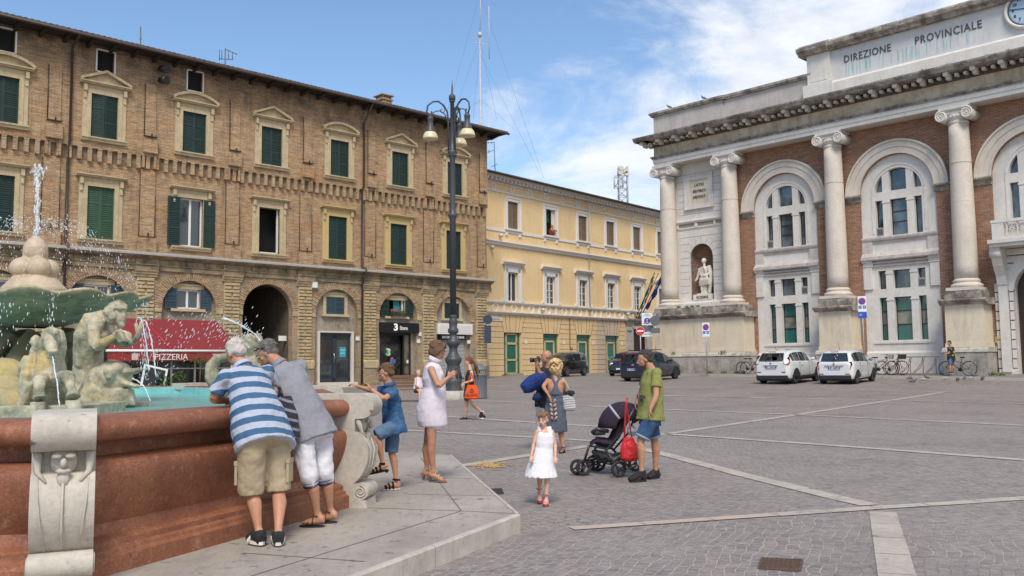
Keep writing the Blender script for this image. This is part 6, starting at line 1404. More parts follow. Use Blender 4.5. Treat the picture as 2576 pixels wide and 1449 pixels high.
t=thing('phone','dark phone held in both hands by the woman in white','phone',tuple(J(1140,932,11.15))); b=M(); b.bar((-.04,0,-.02),(.09,0,.045),.075,.01); b.obj('casing',m_black,t,bevel=.003)
# 5 woman walking with an orange bag
Yb=24.3
D=dict(sl=J(1186,936,24.1),sr=J(1181,935,24.45),el=J(1189,957,24.0),er=J(1178,955,24.6),wl=J(1169,963,23.9),wr=J(1167,966,24.5),hl=J(1178,990,24.2),hr=J(1178,990,24.4),kl=J(1189,1018,24.2),kr=J(1172,1027,24.4),al=J(1212,1037,24.25),ar=J(1170,1052,24.4),tl=J(1219,1053,24.25),tr=J(1158,1058,24.4),back=(1,0,0),X=headframe(J(1179,911,24.28),(-1,-.1),.1))
base=(-1.15,24.3,.13)
D['heell']=J(1217,1036,24.25)
o=person('young woman in black walking left with a red headband and long wavy hair',D,1.0,SKP,base,fem=True,hairm=h_brown,style='long',vox=.013)
cloth(o,shirt(D,.97,.9,hem=-.02,sleeve=0,fem=True,ease=.012),'black_top',clo('black jersey',(.02,.02,.024)),base,amp=.015); cloth(o,shorts(D,.97,.95,leg=.35),'shorts',clo('dark shorts',(.05,.04,.045)),base,amp=.015)
for q in 'lr': shoe(o,D['a'+q],D['t'+q] if q=='r' else D['tl'],base,m_sn)
b=M(); b.X=D['X']; b.tube([(-.085,-.03,.03),(-.07,.05,.09),(0,.075,.105),(.07,.05,.09),(.085,-.03,.03)],.016,8); b.obj('headband',clo('red headband',(.45,.04,.05)),o,base=base)
bb=J(1187,985,23.85); t=thing('tote_bag','bright orange cloth bag hanging from the walking woman\'s shoulder','bag',tuple(bb)); b=M(); b.tube([(0,0,-.2),(0,0,-.17),(0,0,.0),(0,0,.17)],[(.14,.04),(.2,.06),(.18,.055),(.12,.03)],14,side=(1,0,0)); m_or=clo('orange cloth',(.72,.09,.015),(.65,.075,.012)); b.obj('pouch',m_or,t,remesh=.013,smooth=1,crease=(.02,.08))
b=M(); b.tube([(-.1,0,.15),(-.07,.05,.35),(-.02,.15,.5)],.012,6); b.tube([(.1,0,.15),(.02,.1,.4),(-.02,.15,.5)],.012,6); b.obj('strap',m_or,t)
b=M(); b.ring((0,.03),.035,.05,0,2*PI,-.075,-.065,14); b.obj('emblem',m_let,t); text('BELLARTE',.075,'lettering',m_let,t,(0,-.075,-.08),ext=.003)
# 6 photographer and his companion
D=dict(sl=J(1366,932,16.45),sr=J(1390,932,16.7),el=J(1362,948,16.2),er=J(1352,946,16.75),wl=J(1352,922,16.15),wr=J(1350,918,16.45),hl=J(1362,1010,16.5),hr=J(1382,1010,16.7),kl=J(1360,1072,16.5),kr=J(1384,1072,16.7),al=J(1360,1128,16.5),ar=J(1385,1128,16.75),tl=J(1345,1136,16.4),tr=J(1372,1136,16.65),back=(1,0,0),X=headframe(J(1374,898,16.5),(-1,-.25),.12))
D['hld']=(-.1,-.1,1); D['hrd']=(-.1,-.2,1); base=(.62,16.55,.06)
o=person('bald man in a black shirt raising a camera to his eye',D,1.05,SK,base,withface=True,vox=.012)
cloth(o,shirt(D,1.05,1.15,hem=.1,sleeve=.5),'black_shirt',clo('black jersey',(0,0,0)),base,amp=.02,size=.1); cloth(o,shorts(D,1.05,1.1,leg=1.0,below=.9),'white_trousers',clo('cream trousers',(.6,.57,.52)),base,amp=.02,size=.1)
for q in 'lr': shoe(o,D['a'+q],D['t'+q],base,m_sn)
cb=J(1354,905,16.25); t=thing('camera','black camera with a long lens held to the bald man\'s eye','camera',tuple(cb)); b=M(); b.box(-.035,.04,-.07,.07,-.05,.04); b.box(-.03,.03,-.03,.03,.04,.065); b.obj('camera_body',m_black,t,bevel=.006); b=M(); b.tube([(-.03,0,-.005),(-.09,0,-.005),(-.09,0,-.005),(-.15,0,-.005)],[.034,.036,.04,.042],16); b.obj('lens',m_black,t); b=M(); b.tube([(.0,-.07,-.03),(.03,-.1,-.2),(.1,-.05,-.32),(.14,0,-.2)],.008,6); b.obj('neck_strap',m_black,t)
bb=J(1343,966,16.2); t=thing('camera_bag','bright blue bag slung at the photographer\'s side','bag',tuple(bb)); m_bb=clo('royal blue nylon',(.012,.04,.18),(.008,.022,.10),rough=.9,sc=6); b=M(); b.tube([(-.21,0,-.09),(-.15,0,-.06),(0,0,.03),(.14,0,.1),(.2,.05,.16)],[(.06,.08),(.11,.12),(.12,.15),(.11,.13),(.06,.08)],14,side=(0,1,0)); b.obj('pouch',m_bb,t,remesh=.012,smooth=2,crease=(.03,.1)); b=M(); b.tube([(-.02,0,-.22),(.06,0,-.25),(.12,0,-.2)],[.06,.09,.07],10); b.obj('lower_pouch',clo('navy nylon',(.01,.02,.07)),t,remesh=.012,smooth=1)
Yw=16.0
D=dict(sl=J(1379,958,16.0),sr=J(1415,961,15.95),el=J(1366,972,15.85),er=J(1421,988,16.1),wl=J(1379,992,15.8),wr=J(1417,1012,16.2),hl=J(1386,1020,16.0),hr=J(1407,1020,15.95),kl=J(1385,1082,16.0),kr=J(1410,1083,15.98),al=J(1384,1132,16.1),ar=J(1417,1126,15.95),tl=J(1380,1140,16.0),tr=J(1411,1136,15.85),back=(0,-1,0),X=headframe(J(1394,926,16.0),(-.9,.45),.05))
D['tr'].z=gz(.9,16)+.02; base=(.85,16.0,.05)
o=person('blond curly-haired woman in a dark dress standing with her back turned beside the photographer',D,1.0,SK,base,fem=True,g=1.1,hairm=h_blond,style='curly',vox=.012)
b=M(); b.tube([J(1397,985,15.98),J(1398,1000,15.98),J(1396,1030,15.98),J(1396,1070,15.98),J(1396,1086,15.98)],[(.13,.13),(.15,.14),(.19,.17),(.21,.19),(.215,.195)],20,side=(1,0,0)); b.tube([J(1388,945,15.97),J(1398,968,15.88),J(1398,990,15.92)],[.03,.03,.11],10); b.tube([J(1408,946,15.97),J(1399,968,15.88)],[.03,.03],10)
for k in range(10): a=2*PI*k/10; b.tube([J(1397,1000,15.98)+V(.14*cos(a),.13*sin(a),0),J(1396,1085,15.98)+V(.21*cos(a),.19*sin(a),0)],[.01,.022],6)
cloth(o,b,'dress',clo('slate cotton',(.075,.09,.12),(.09,.105,.14),sc=3),base,amp=.02,size=.08)
b=M()
for k in range(5):
    for q in (-1,1): p=J(1390+q*5+k*1.0,1008+k*11,15.77); b.ell(p,(.022,.012,.036),8,6,Matrix.Rotation(q*.5,3,'Y'))
b.obj('petal_print',mat('rust print',(.30,.10,.075),.8,col2=(.6,.5,.42),sc=20),o,base=base)
for q in 'lr': sandal(o,D['a'+q],D['t'+q],base,m_black,1.0)
bb=J(1431,1012,15.95); t=thing('woven_bag','white bag with thin dark stripes on the blond woman\'s shoulder','bag',tuple(bb)); b=M(); b.tube([(0,0,-.15),(0,0,-.12),(-.01,0,.0),(-.03,0,.13)],[(.07,.06),(.13,.08),(.13,.08),(.11,.07)],14,side=(1,0,0)); b.obj('pouch',stripes('white dark stripes',(.6,.58,.55),(.06,.06,.09),.03,(.1,0,1),.62),t,remesh=.011,smooth=1,crease=(.02,.08)); b=M(); b.tube([(-.1,0,.12),(-.14,-.02,.3),(-.09,0,.42)],.012,6); b.tube([(.05,0,.12),(-.02,0,.28),(-.09,.02,.42)],.012,6); b.obj('strap',mat('rope',(.45,.4,.33)),t); b=M(); b.ell((.02,-.03,.16),(.09,.06,.05)); b.obj('scarf',clo('black jersey',(0,0,0)),t,remesh=.012,crease=(.04,.04))
# 7 little girl
D=dict(sl=J(1352,1087,10.45),sr=J(1388,1087,10.5),el=J(1342,1118,10.42),er=J(1397,1120,10.5),wl=J(1337,1147,10.35),wr=J(1397,1150,10.4),hl=J(1362,1150,10.5),hr=J(1378,1150,10.5),kl=J(1358,1200,10.52),kr=J(1377,1203,10.42),al=J(1357,1232,10.6),ar=J(1374,1246,10.42),tl=J(1358,1249,10.5),tr=J(1372,1260,10.32),back=(0,1,0),X=headframe(J(1366,1058,10.47),(-.35,-1),.05),hs=1.28)
D['tr'].z=.02;D['tl'].z=.03; base=(.37,10.45,0); s=.62; D['hln']=(0,1,0); D['hrn']=(0,1,0)
o=person('small girl in a white lace dress walking across the cobbles',D,s,SKP,base,fem=True,hairm=h_lb,style='fringe',vox=.0075)
b=M(); Yg=10.48
b.tube([J(1370,1088,Yg),J(1369,1096,Yg),J(1369,1112,Yg),J(1368,1126,Yg),J(1365,1150,Yg),J(1361,1180,Yg),J(1360,1199,Yg)],[(.092,.075),(.108,.092),(.112,.096),(.108,.092),(.135,.118),(.168,.145),(.19,.16)],22,side=(1,0,0))
for q in (-1,1): b.tube([J(1370+q*10,1073,Yg),J(1370+q*12,1092,Yg)],[.03,.045],8)
for k in range(16): a=2*PI*k/16; b.tube([J(1368,1127,Yg)+V(.085*cos(a),.07*sin(a),0),J(1360,1200,Yg)+V(.18*cos(a),.152*sin(a),0)],[.006,.016],6)
cloth(o,b,'dress',clo('white lace dress',(.76,.74,.76),(.68,.66,.68),sc=40),base,amp=.007,size=.06,vox=.0075,sm=1)
b=M(); b.X=D['X']@Matrix.Scale(s*1.28,4); b.tube([(.03,-.06,.06),(.05,-.13,.05),(.05,-.17,-.02),(.045,-.16,-.06)],[.035,.04,.035,.01],8); b.obj('ponytail',h_lb,o,base=base,remesh=.007,crease=(.01,.02)); b=M(); b.X=D['X']@Matrix.Scale(s*1.28,4); b.tube([(.05,.03,.10),(.07,.0,.09)],.01,6); b.obj('hair_clip',mat('blue clip',(.1,.3,.6),.4),o,base=base)
for q in 'lr': sandal(o,D['a'+q],D['t'+q],base,mat('red sandal',(.5,.05,.06),.5,col2=(.7,.5,.5),sc=40),s*1.15,strap=.009,sole=mat('red sole',(.4,.05,.06),.6))
# 8 man in green
D=dict(sl=J(1652,938,12.25),sr=J(1630,938,12.6),el=J(1650,997,12.15),er=J(1612,990,12.75),wl=J(1636,1030,12.1),wr=J(1602,1006,12.7),hl=J(1640,1050,12.32),hr=J(1632,1050,12.52),kl=J(1610,1112,12.3),kr=J(1647,1110,12.55),al=J(1614,1186,12.3),ar=J(1649,1184,12.58),tl=J(1586,1203,12.25),tr=J(1632,1196,12.5),back=(1,0,0),X=headframe(J(1621,906,12.42),(-1,-.1),.22))
for q in 'lr': D['t'+q].z=.02
D['hld']=(-.25,-.02,-1); D['hrd']=(-.3,0,-1); base=(1.85,12.42,.0)
o=person('bearded young man in a green T-shirt and denim shorts behind the pushchair',D,1.03,SK,base,hairm=h_dark,vox=.0105)
b=M(); b.X=D['X']@Matrix.Scale(1.03,4); b.ell((0,.03,-.065),(.052,.055,.04),12,8); b.ell((0,.083,-.036),(.025,.012,.007),8,6); 
for q in (-1,1): b.tube([(q*.066,-.0,.0),(q*.062,.01,-.05),(q*.04,.05,-.085)],[.01,.014,.014],6)
b.obj('beard',mat('beard',(.10,.06,.045),.9),o,base=base,remesh=.006)
cloth(o,shirt(D,1.05,1.12,hem=.03,sleeve=.62,flare=.02,ease=.022),'green_shirt',clo('olive green jersey',(.235,.24,.07),(.20,.21,.06),sc=3),base,amp=.03,size=.12)
cloth(o,shorts(D,1.03,1.06,leg=.8,wide=1.1),'denim_shorts',clo('dark denim',(.03,.07,.15),(.05,.11,.21),sc=6),base,amp=.02,size=.08)
for q in 'lr':
    shoe(o,D['a'+q],D['t'+q],base,m_sn,1.05,sole=m_black); H_,K_=D['h'+q],D['k'+q]; b=M(); b.tube([H_.lerp(K_,.76),H_.lerp(K_,.84)],.105,16); b.obj('turn_up',clo('pale denim',(.20,.29,.38)),o,base=base)
b=M(); p=J(1612,1000,12.42); 
text('K YOU',.06,'lettering',m_let,o,tuple(J(1612,999,12.29)-Vector(base)),rot=(R(90),0,R(-62)),bold=.003,ext=.003); text('US?',.065,'lettering',m_let,o,tuple(J(1612,1008,12.29)-Vector(base)),rot=(R(90),0,R(-62)),bold=.003,ext=.003)
# 9 man by the bicycles
def onR(px,py,w):
    d=ray(px,py); n=V(-sin(R(-46)),cos(R(-46)),0); P0=V(21.99,45.5,0)+n*w; tt=(P0-CP).dot(n)/d.dot(n); return CP+d*tt
pm=onR(2390,900,-2.3); Ym=pm.y; 
def mm(x,y,dy=0): return J(1844.8+.2604*x,771.5+.2604*y,Ym+dy)
D=dict(sl=mm(2080,400,-.15),sr=mm(2120,400,.15),el=mm(2085,450,-.2),er=mm(2125,450,.2),wl=mm(2050,455,-.15),wr=mm(2060,450,.15),hl=mm(2095,500,-.1),hr=mm(2115,500,.1),kl=mm(2095,568,-.1),kr=mm(2118,568,.1),al=mm(2093,630,-.1),ar=mm(2112,632,.1),tl=mm(2085,645,-.1),tr=mm(2105,648,.1),back=(1,0,0),X=headframe(mm(2085,355),(-1,-.2),.3))
base=tuple(V(pm.x,Ym,gz(pm.x,Ym)+.12))
o=person('man in a black T-shirt with a yellow print beside the bicycle rack',D,1.0,SK,base,vox=.02,hairm=h_dark,withface=False); cloth(o,shirt(D,1.05,1.1,hem=.08,sleeve=.6),'black_shirt',mat('black printed jersey',(.02,.02,.022),.9,col2=(.5,.42,.03),sc=5,lo=.6,hi=.62,var=0),base); cloth(o,shorts(D,1.0,1.1,leg=.85),'denim_shorts',bpy.data.materials['washed denim'],base)
for q in 'lr': shoe(o,D['a'+q],D['t'+q],base,m_sn)
bb=mm(2030,440,-.1); b=M(); b.ell((0,0,0),(.25,.16,.2)); b.ell((-.1,0,.1),(.15,.12,.12)); b.obj('knapsack',clo('teal nylon',(.05,.16,.17),(.15,.15,.2),sc=8),base=tuple(bb),label='teal bag held by the man beside the bicycle rack',category='bag',remesh=.025,crease=(.06,.1))
# 10 seated person on the bench, 11 man on the phone, 12 man at the window
Ys=33.6
D=dict(sl=J(1046,953,Ys),sr=J(1058,953,Ys+.3),el=J(1045,968,Ys-.15),er=J(1062,968,Ys+.3),wl=J(1053,973,Ys-.3),wr=J(1058,973,Ys),hl=J(1049,981,Ys-.02),hr=J(1056,981,Ys+.2),kl=J(1056,983,Ys-.45),kr=J(1062,983,Ys-.25),al=J(1055,1009,Ys-.5),ar=J(1062,1009,Ys-.3),tl=J(1058,1014,Ys-.65),tr=J(1066,1014,Ys-.45),back=(0,1,0),X=headframe(J(1053,940,Ys+.1),(.5,-1),.2))
base=(-3.55,33.4,.27)
o=person('person in a white vest sitting on the wooden bench',D,.97,SKP,base,vox=.016,hairm=h_grey,withface=False,g=1.15); cloth(o,shirt(D,1.0,1.2,hem=.02,sleeve=0),'white_vest',m_dr,base); cloth(o,shorts(D,1.0,1.15,leg=.5),'shorts',clo('dark shorts',(0,0,0)),base)
for q in 'lr': shoe(o,D['a'+q],D['t'+q],base,m_sn)
Yf=61.5
D=dict(sl=J(1391,902,Yf),sr=J(1405,902,Yf),el=J(1390,912,Yf),er=J(1409,908,Yf-.2),wl=J(1390,921,Yf),wr=J(1404,897,Yf-.2),hl=J(1394,921,Yf),hr=J(1402,921,Yf),kl=J(1394,934,Yf),kr=J(1402,934,Yf),al=J(1394,948,Yf),ar=J(1402,948,Yf),tl=J(1393,951,Yf-.3),tr=J(1401,951,Yf-.3),back=(0,1,0),X=headframe(J(1398,892,Yf),(.1,-1),.1))
base=(2.9,Yf,.83)
o=person('balding man in a white shirt holding a phone to his ear by the black car',D,.98,SKP,base,vox=.03,withface=False); cloth(o,shirt(D,1.05,1.1,hem=.1,sleeve=.6),'white_shirt',clo('white shirt',(.68,.68,.70)),base,vox=.025); cloth(o,shorts(D,1.0,1.1,leg=1,below=.9),'trousers',clo('dark shorts',(0,0,0)),base,vox=.025)
pw=BYM@V(7.35,-.02,11.1); base=tuple(pw); o=thing('person','man in an orange top leaning out of the upper window of the yellow building','person',base,R(50)); b=M(); b.ell((.1,0,.62),(.1,.11,.14)); b.tube([(.1,.1,.0),(.1,.05,.3),(.1,.03,.5)],[(.2,.14),(.22,.14),(.08,.08)],10,side=(1,0,0)); b.tube([(-.1,0,.4),(-.2,-.2,.25),(.05,-.28,.3)],[.06,.05,.035],8); b.tube([(.3,0,.4),(.4,-.2,.25),(.12,-.28,.3)],[.06,.05,.035],8); b.obj('body',SK,o,remesh=.02,smooth=1); b=M(); b.tube([(.1,.1,-.02),(.1,.05,.3),(.1,.03,.46)],[(.23,.16),(.25,.16),(.1,.1)],12,side=(1,0,0)); b.obj('orange_top',clo('orange top',(.35,.10,.03)),o)
# pushchair ---------------------------------------------------------------
def A_(x,y,Y): return J(1274.6+.3241*x,838.5+.3241*y,Y)
base=(1.35,13.0,.01); t=thing('pushchair','empty black pushchair with a dark purple hood in front of the man in green','pushchair',base)
m_tyre=mat('rubber tyre',(.025,.025,.027),.8); m_fr=mat('graphite frame',(.03,.03,.034),.35); m_pur=clo('dark aubergine cloth',(.03,.018,.032),(.022,.013,.025)); m_pl=mat('pale lining',(.40,.40,.48),.8)
axv=Vector((.25,-1,0)).normalized()
for k,(cx,cy,Yw_) in enumerate(((597,1050,12.95),(550,1048,13.02),(672,1022,13.45),(712,1022,13.38),(870,1075,12.72),(1000,1035,13.3))):
    c=A_(cx,cy,Yw_); r=.115; c.z=gz(c.x,c.y)+r+.004; u1=Vector((1,.25,0)).normalized(); u2=Vector((0,0,1)); b=M()
    b.tube([c+u1*(r-.022)*cos(a)+u2*(r-.022)*sin(a) for a in [2*PI*i/20 for i in range(21)]],.023,8); w=b.obj('wheel',m_tyre,t,base=base)
    b=M(); b.tube([c-axv*.02,c+axv*.02],.028,10)
    for i in range(3): a=2*PI*i/3+.5+k; b.bar(c,c+u1*(r-.03)*cos(a)+u2*(r-.03)*sin(a),.03,.02)
    b.obj('hub',m_fr,w,base=base)
b=M()
for dY,sx2 in ((0,0),(.5,55)):
    b.tube([A_(1000+sx2*.3,560,12.75+dY),A_(900+sx2,760,12.8+dY),A_(780+sx2,900,12.85+dY),A_(640+sx2,870,12.9+dY)],.016,8)
    b.tube([A_(640+sx2,870,12.9+dY),A_(600+sx2,1000,12.95+dY)],.018,8); b.tube([A_(760+sx2,890,12.85+dY),A_(870+sx2*1.8,1060,12.75+dY)],.018,8); b.tube([A_(600+sx2,985,12.95+dY),A_(680+sx2,970,12.9+dY)],.014,6)
b.tube([A_(1000,560,12.75),A_(1015,545,13.0),A_(1015,560,13.25)],.02,8); b.tube([A_(870,1070,12.72),A_(1000,1035,13.3)],.014,8); b.tube([A_(600,1000,12.95),A_(672,1000,13.45)],.012,6); b.tube([A_(780,1010,12.8),A_(960,990,13.2)],.012,6)
b.obj('frame',m_fr,t,base=base)
b=M(); b.tube([A_(690,830,13.15),A_(800,850,13.15),A_(850,780,13.15),A_(900,640,13.1),A_(940,580,13.1)],[(.19,.06),(.2,.07),(.2,.07),(.2,.07),(.16,.05)],12,side=(0,1,0)); b.tube([A_(690,830,13.1),A_(650,860,13.1)],[(.16,.03),(.15,.02)],10,side=(0,1,0)); b.obj('seat',m_pur,t,base=base,remesh=.012,smooth=2,crease=(.03,.1))
b=M(); n=8; vs=[]
for i in range(n+1):   # hood: a shell of bows fanned round the hinge
    a=R(2)+R(150)*i/n; 
    for k in range(9):
        q=-1+2*k/8; hinge=A_(905,735,13.1); vs.append(hinge+V(-cos(a)*.36*math.sqrt(1-(.93*q)**2), q*.25, sin(a)*.37*math.sqrt(1-(.9*q)**2)))
b.add(vs,[(i*9+k,i*9+k+1,(i+1)*9+k+1,(i+1)*9+k) for i in range(n) for k in range(8)],True); ho=b.obj('hood',m_pur,t,base=base); so2=ho.modifiers.new('thick','SOLIDIFY'); so2.thickness=.012
b=M(); b.tube([vs[3*9+k]+V(-.01,0,.01) for k in range(9)],.018,6); b.obj('hood_trim',m_pl,ho,base=base)
b=M(); b.tube([A_(790,760,12.95),A_(700,745,12.92),A_(668,765,12.95),A_(680,780,13.35),A_(760,775,13.45)],[.028]*5,8); b.obj('bumper_bar',m_fr,t,base=base)
b=M(); b.tube([A_(670,915,13.15),A_(740,960,13.1),A_(830,980,13.1),A_(900,940,13.1)],[(.1,.03),(.16,.09),(.16,.09),(.12,.04)],12,side=(0,1,0)); b.obj('basket',m_black,t,base=base,remesh=.012,smooth=1,crease=(.02,.08))
b=M(); b.tube([A_(960,720,12.95),A_(975,760,12.93),A_(965,790,12.95)],[(.05,.03),(.08,.04),(.05,.03)],10,side=(1,0,0)); b.obj('pouch',m_pl,t,base=base,remesh=.012)
bb=A_(950,900,12.62); t=thing('handbag','bright red handbag hanging from the pushchair handle','bag',tuple(bb)); m_rb=mat('red leather',(.55,.02,.02),.4,col2=(.45,.015,.015),sc=4,bump=.2,bs=30); b=M(); b.tube([(0,0,-.16),(0,0,-.12),(0,0,.03),(-.01,0,.16)],[(.08,.04),(.13,.06),(.12,.055),(.07,.03)],14,side=(1,0,0)); b.obj('pouch',m_rb,t,remesh=.01,smooth=1,crease=(.025,.07)); b=M(); b.tube([(-.06,0,.13),(-.05,0,.35),(-.03,0,.6),(-.01,0,.71)],.013,6); b.tube([(.05,0,.12),(.01,-.02,.35),(-.02,0,.6),(-.01,0,.71)],.009,6); b.obj('strap',m_rb,t)
# ================= cars =================
m_tyre2=mat('car tyre',(.02,.02,.021),.85); m_rim=mat('alloy',(.45,.45,.47),.3,metal=.8,var=.03); m_blk=mat('black plastic',(.022,.022,.024),.6); m_cg=glassmat('car glass',(.02,.028,.03),.04); m_rl=mat('red lamp',(.42,.015,.01),.15,var=.05); m_pl2=mat('number plate',(.62,.65,.70),.4); m_pb=mat('plate blue',(.01,.04,.35),.4)
def car(name,label,loc,hd,W,H,st,paint,wb,xr,belt,plate,lamp='corner',rw=.31,tail=None,roofrack=False,emb=None):
    """st: stations (x, z_low, z_belt, z_top, half width at belt, half width at top, cabin flag)"""
    t=thing('parked_car',label,'car',loc,hd,'cars parked round the square')
    b=M(); rows=[]
    for (x,zl,zb,zt,w1,w2,fl) in st:
        zm=zl+(zb-zl)*.55
        P=[(w1*.90,zl),(w1*.985,zl+.10),(w1*1.0,zm),(w1*.985,zb-.05),(w1*.955,zb)]
        if fl: P+=[(w2+(w1*.955-w2)*.5,zb+(zt-zb)*.52),(w2+.03,zt-.05),(w2-.08,zt),(w2*.5,zt+.022)]
        else: P+=[(w1*.93,zb+(zt-zb)*.35),(w1*.86,zb+(zt-zb)*.72),(w1*.74,zt-.006),(w1*.4,zt+.006)]
        rows.append([(x,p,q) for p,q in P]+[(x,0,P[-1][1]+.006)]+[(x,-p,q) for p,q in reversed(P)])
    n=len(rows[0]); vs=[p for r in rows for p in r]; fs=[(i*n+k,(i+1)*n+k,(i+1)*n+k+1,i*n+k+1) for i in range(len(rows)-1) for k in range(n-1)]
    b.add(vs,fs,True); o=len(vs); b.add(rows[0],[tuple(range(n))],True); b.add(rows[-1],[tuple(range(n-1,-1,-1))],True)
    bo=b.obj('body',paint,t); sb=bo.modifiers.new('s','SUBSURF'); sb.levels=2; sb.render_levels=2
    b=M(); L_=st[-1][0]; b.box(.12,L_-.12,-W/2+.12,W/2-.12,.16,.42); b.obj('chassis',m_blk,t)
    # bumper skirt
    b=M(); b.prism([(.02,.24),(.02,.40),(.14,.42),(.3,.3),(.3,.24)],-W/2+.10,W/2-.10,'y') if False else b.box(-.015,.22,-W/2+.13,W/2-.13,.22,.42); b.obj('bumper',m_blk,t,bevel=.03)
    cab=[s for s in st if s[6]]
    for q in (-1,1):   # side glass
        g=M()
        for s0,s1 in zip(cab[:-1],cab[1:]):
            def pt(s,f):
                w1,w2,zb,zt=s[4]*.955,s[5]+.03,s[2],s[3]-.05; return (s[0],q*((w1+(w2-w1)*f)+.014),zb+(zt-zb)*f+.0)
            x0,x1=s0[0],s1[0]; a=.08; c=.88
            d=.035
            A0,A1,B0,B1=Vector(pt(s0,a)),Vector(pt(s0,c)),Vector(pt(s1,a)),Vector(pt(s1,c)); e=(B0-A0).normalized()*d
            g.add([A0+e,B0-e,B1-e,A1+e],[(0,1,2,3) if q<0 else (3,2,1,0)])
        g.obj('side_window',m_cg,t)
    # rear glass and windscreen between end of cabin and body
    def glaz(s0,s1,nm,fa,fb,off):
        g=M(); 
        def pt(f,k):
            zb,zt=s0[2],s1[3]; x=s0[0]+(s1[0]-s0[0])*f; z=(s0[3])+(s1[3]-s0[3])*f; w=(s0[5] if s0[6] else s0[4]*.8)*(1-f)+s1[5]*f; return Vector((x+off,k*(w-.10),z+.02))
        A=[pt(fa,k/4) for k in (-4,-2,0,2,4)]; B=[pt(fb,k/4) for k in (-4,-2,0,2,4)]; bow=.035*(1 if off>0 else -1)
        for Lp in (A,B):
            for k,p in enumerate(Lp): p.x+=bow*(1-((k-2)/2)**2)
        g.add(A+B,[(k,k+1,6+k,5+k) for k in range(4)]+[(5+k,6+k,k+1,k) for k in range(4)],True); return g.obj(nm,m_cg,t)
    return t,st
def finish(t,W,L_,wb,xr,rw,tr,rim=5):
    r=rw; proto=None
    for x in (xr,xr+wb):
        for q in (-1,1):
            if proto is None:
                b=M(); b.X=Matrix.Rotation(R(90),4,'X'); b.lathe([(r*.66,-.10),(r*.9,-.105),(r*.985,-.08),(r,-.03),(r,.03),(r*.985,.08),(r*.9,.105),(r*.66,.10)],28); w=b.obj('wheel',m_tyre2,t)
                b=M(); b.X=Matrix.Rotation(R(90),4,'X'); b.lathe([(r*.70,.085),(r*.66,.11),(r*.62,.085),(r*.6,.05)],28); b.lathe([(.06,.03),(.06,.095)],12); b.X=None
                for k in range(rim):
                    a=2*PI*k/rim; b.bar((0,-.085,0),(r*.66*cos(a),-.085,r*.66*sin(a)),.06,.03,up=(0,1,0))
                h=b.obj('rim',m_rim,w); b=M(); b.X=Matrix.Rotation(R(90),4,'X'); b.lathe([(r*.62,.02),(r*.62,.045)],20); d=b.obj('brake_disc',m_blk,w); proto=w
                w.location=(x,-tr/2,r); 
            else:
                w=copy_tree(proto,t,(x,q*tr/2,r),0 if q<0 else PI)
    for x in (xr,xr+wb):    # dark wheel arches
        for q in (-1,1):
            b=M(); c=[(x+(r+.065)*cos(PI*k/14),r+(r+.06)*sin(PI*k/14)) for k in range(15)]; y0=q*(W/2-.055); b.tube([(p,y0,z) for p,z in c],.032,6); b.prism([(x+(r+.05)*cos(a),r+(r+.05)*sin(a)) for a in [PI*k/12 for k in range(13)]],q*(W/2-.2),q*(W/2+.004),'y'); b.obj('wheel_arch',m_blk,t)
def plate(t,x,z,s,y=0):
    b=M(); b.box(x-.012,x,y-.26,y+.26,z-.055,z+.055); p=b.obj('number_plate',m_pl2,t); 
    for q in (-1,1): b=M(); b.box(x-.014,x-.012,*sorted((y+q*.26,y+q*.21)),z-.055,z+.055); b.obj('plate_band',m_pb,p)
    text(s,.1,'lettering',mat('plate lettering',(.01,.015,.1),.5),p,(x-.016,y,z),rot=(R(90),0,R(-90)),ext=.001,bold=.003,sx=.95)
def place(RR,hd,xr,tr):
    c,s=cos(hd),sin(hd); lx,ly=xr,-tr/2; return (RR[0]-(c*lx-s*ly),RR[1]-(s*lx+c*ly))
def seat_on(t,x,y,hd,L_):
    z0=gz(x+cos(hd)*.5,y+sin(hd)*.5); z1=gz(x+cos(hd)*(L_-.5),y+sin(hd)*(L_-.5)); t.location=(x,y,z0-(z1-z0)*.5/(L_-1)); t.rotation_euler=(0,-math.atan2(z1-z0,L_-1),hd)
def quad(b,P): b.add(P,[(0,1,2,3),(3,2,1,0)])
# white crossover
m_wp=mat('white car paint',(.66,.66,.65),.25,var=.02,coat=1); m_dkb=mat('dark blue car paint',(.012,.018,.035),.22,var=.02,coat=1); m_bkp=mat('black car paint',(.010,.010,.011),.2,var=.02,coat=1)
def rear(t,zb,w,glass,lamps,hz,wiper=True,wpx=-.03):
    """glass: 4 (x,halfw,z) pairs bottom/top; lamps: list of polygons"""
    (x0,w0,z0),(x1,w1,z1)=glass
    g=M(); n=6
    A=[Vector((x0-.03*(1-(2*k/n-1)**2),w0*(2*k/n-1),z0)) for k in range(n+1)]; B=[Vector((x1-.03*(1-(2*k/n-1)**2),w1*(2*k/n-1),z1)) for k in range(n+1)]
    g.add(A+B,[(k,n+1+k,n+2+k,k+1) for k in range(n)]+[(k+1,n+2+k,n+1+k,k) for k in range(n)],True); g.obj('rear_window',m_cg,t)
    for q in (-1,1):
        l=M(); P=[Vector((x,q*y,z)) for x,y,z in lamps]; k=len(P); l.add(P+[p+V(.10,-q*.06,0) for p in P],[tuple(range(k)),tuple(range(k-1,-1,-1))]+[(i,(i+1)%k,k+(i+1)%k,k+i) for i in range(k)]+[(i,k+i,k+(i+1)%k,(i+1)%k) for i in range(k)],True); l.obj('tail_lamp',m_rl,t)
    l=M(); l.box(x1-.09,x1-.02,-.16,.16,z1+.035,z1+.07); l.obj('brake_lamp',m_rl,t)
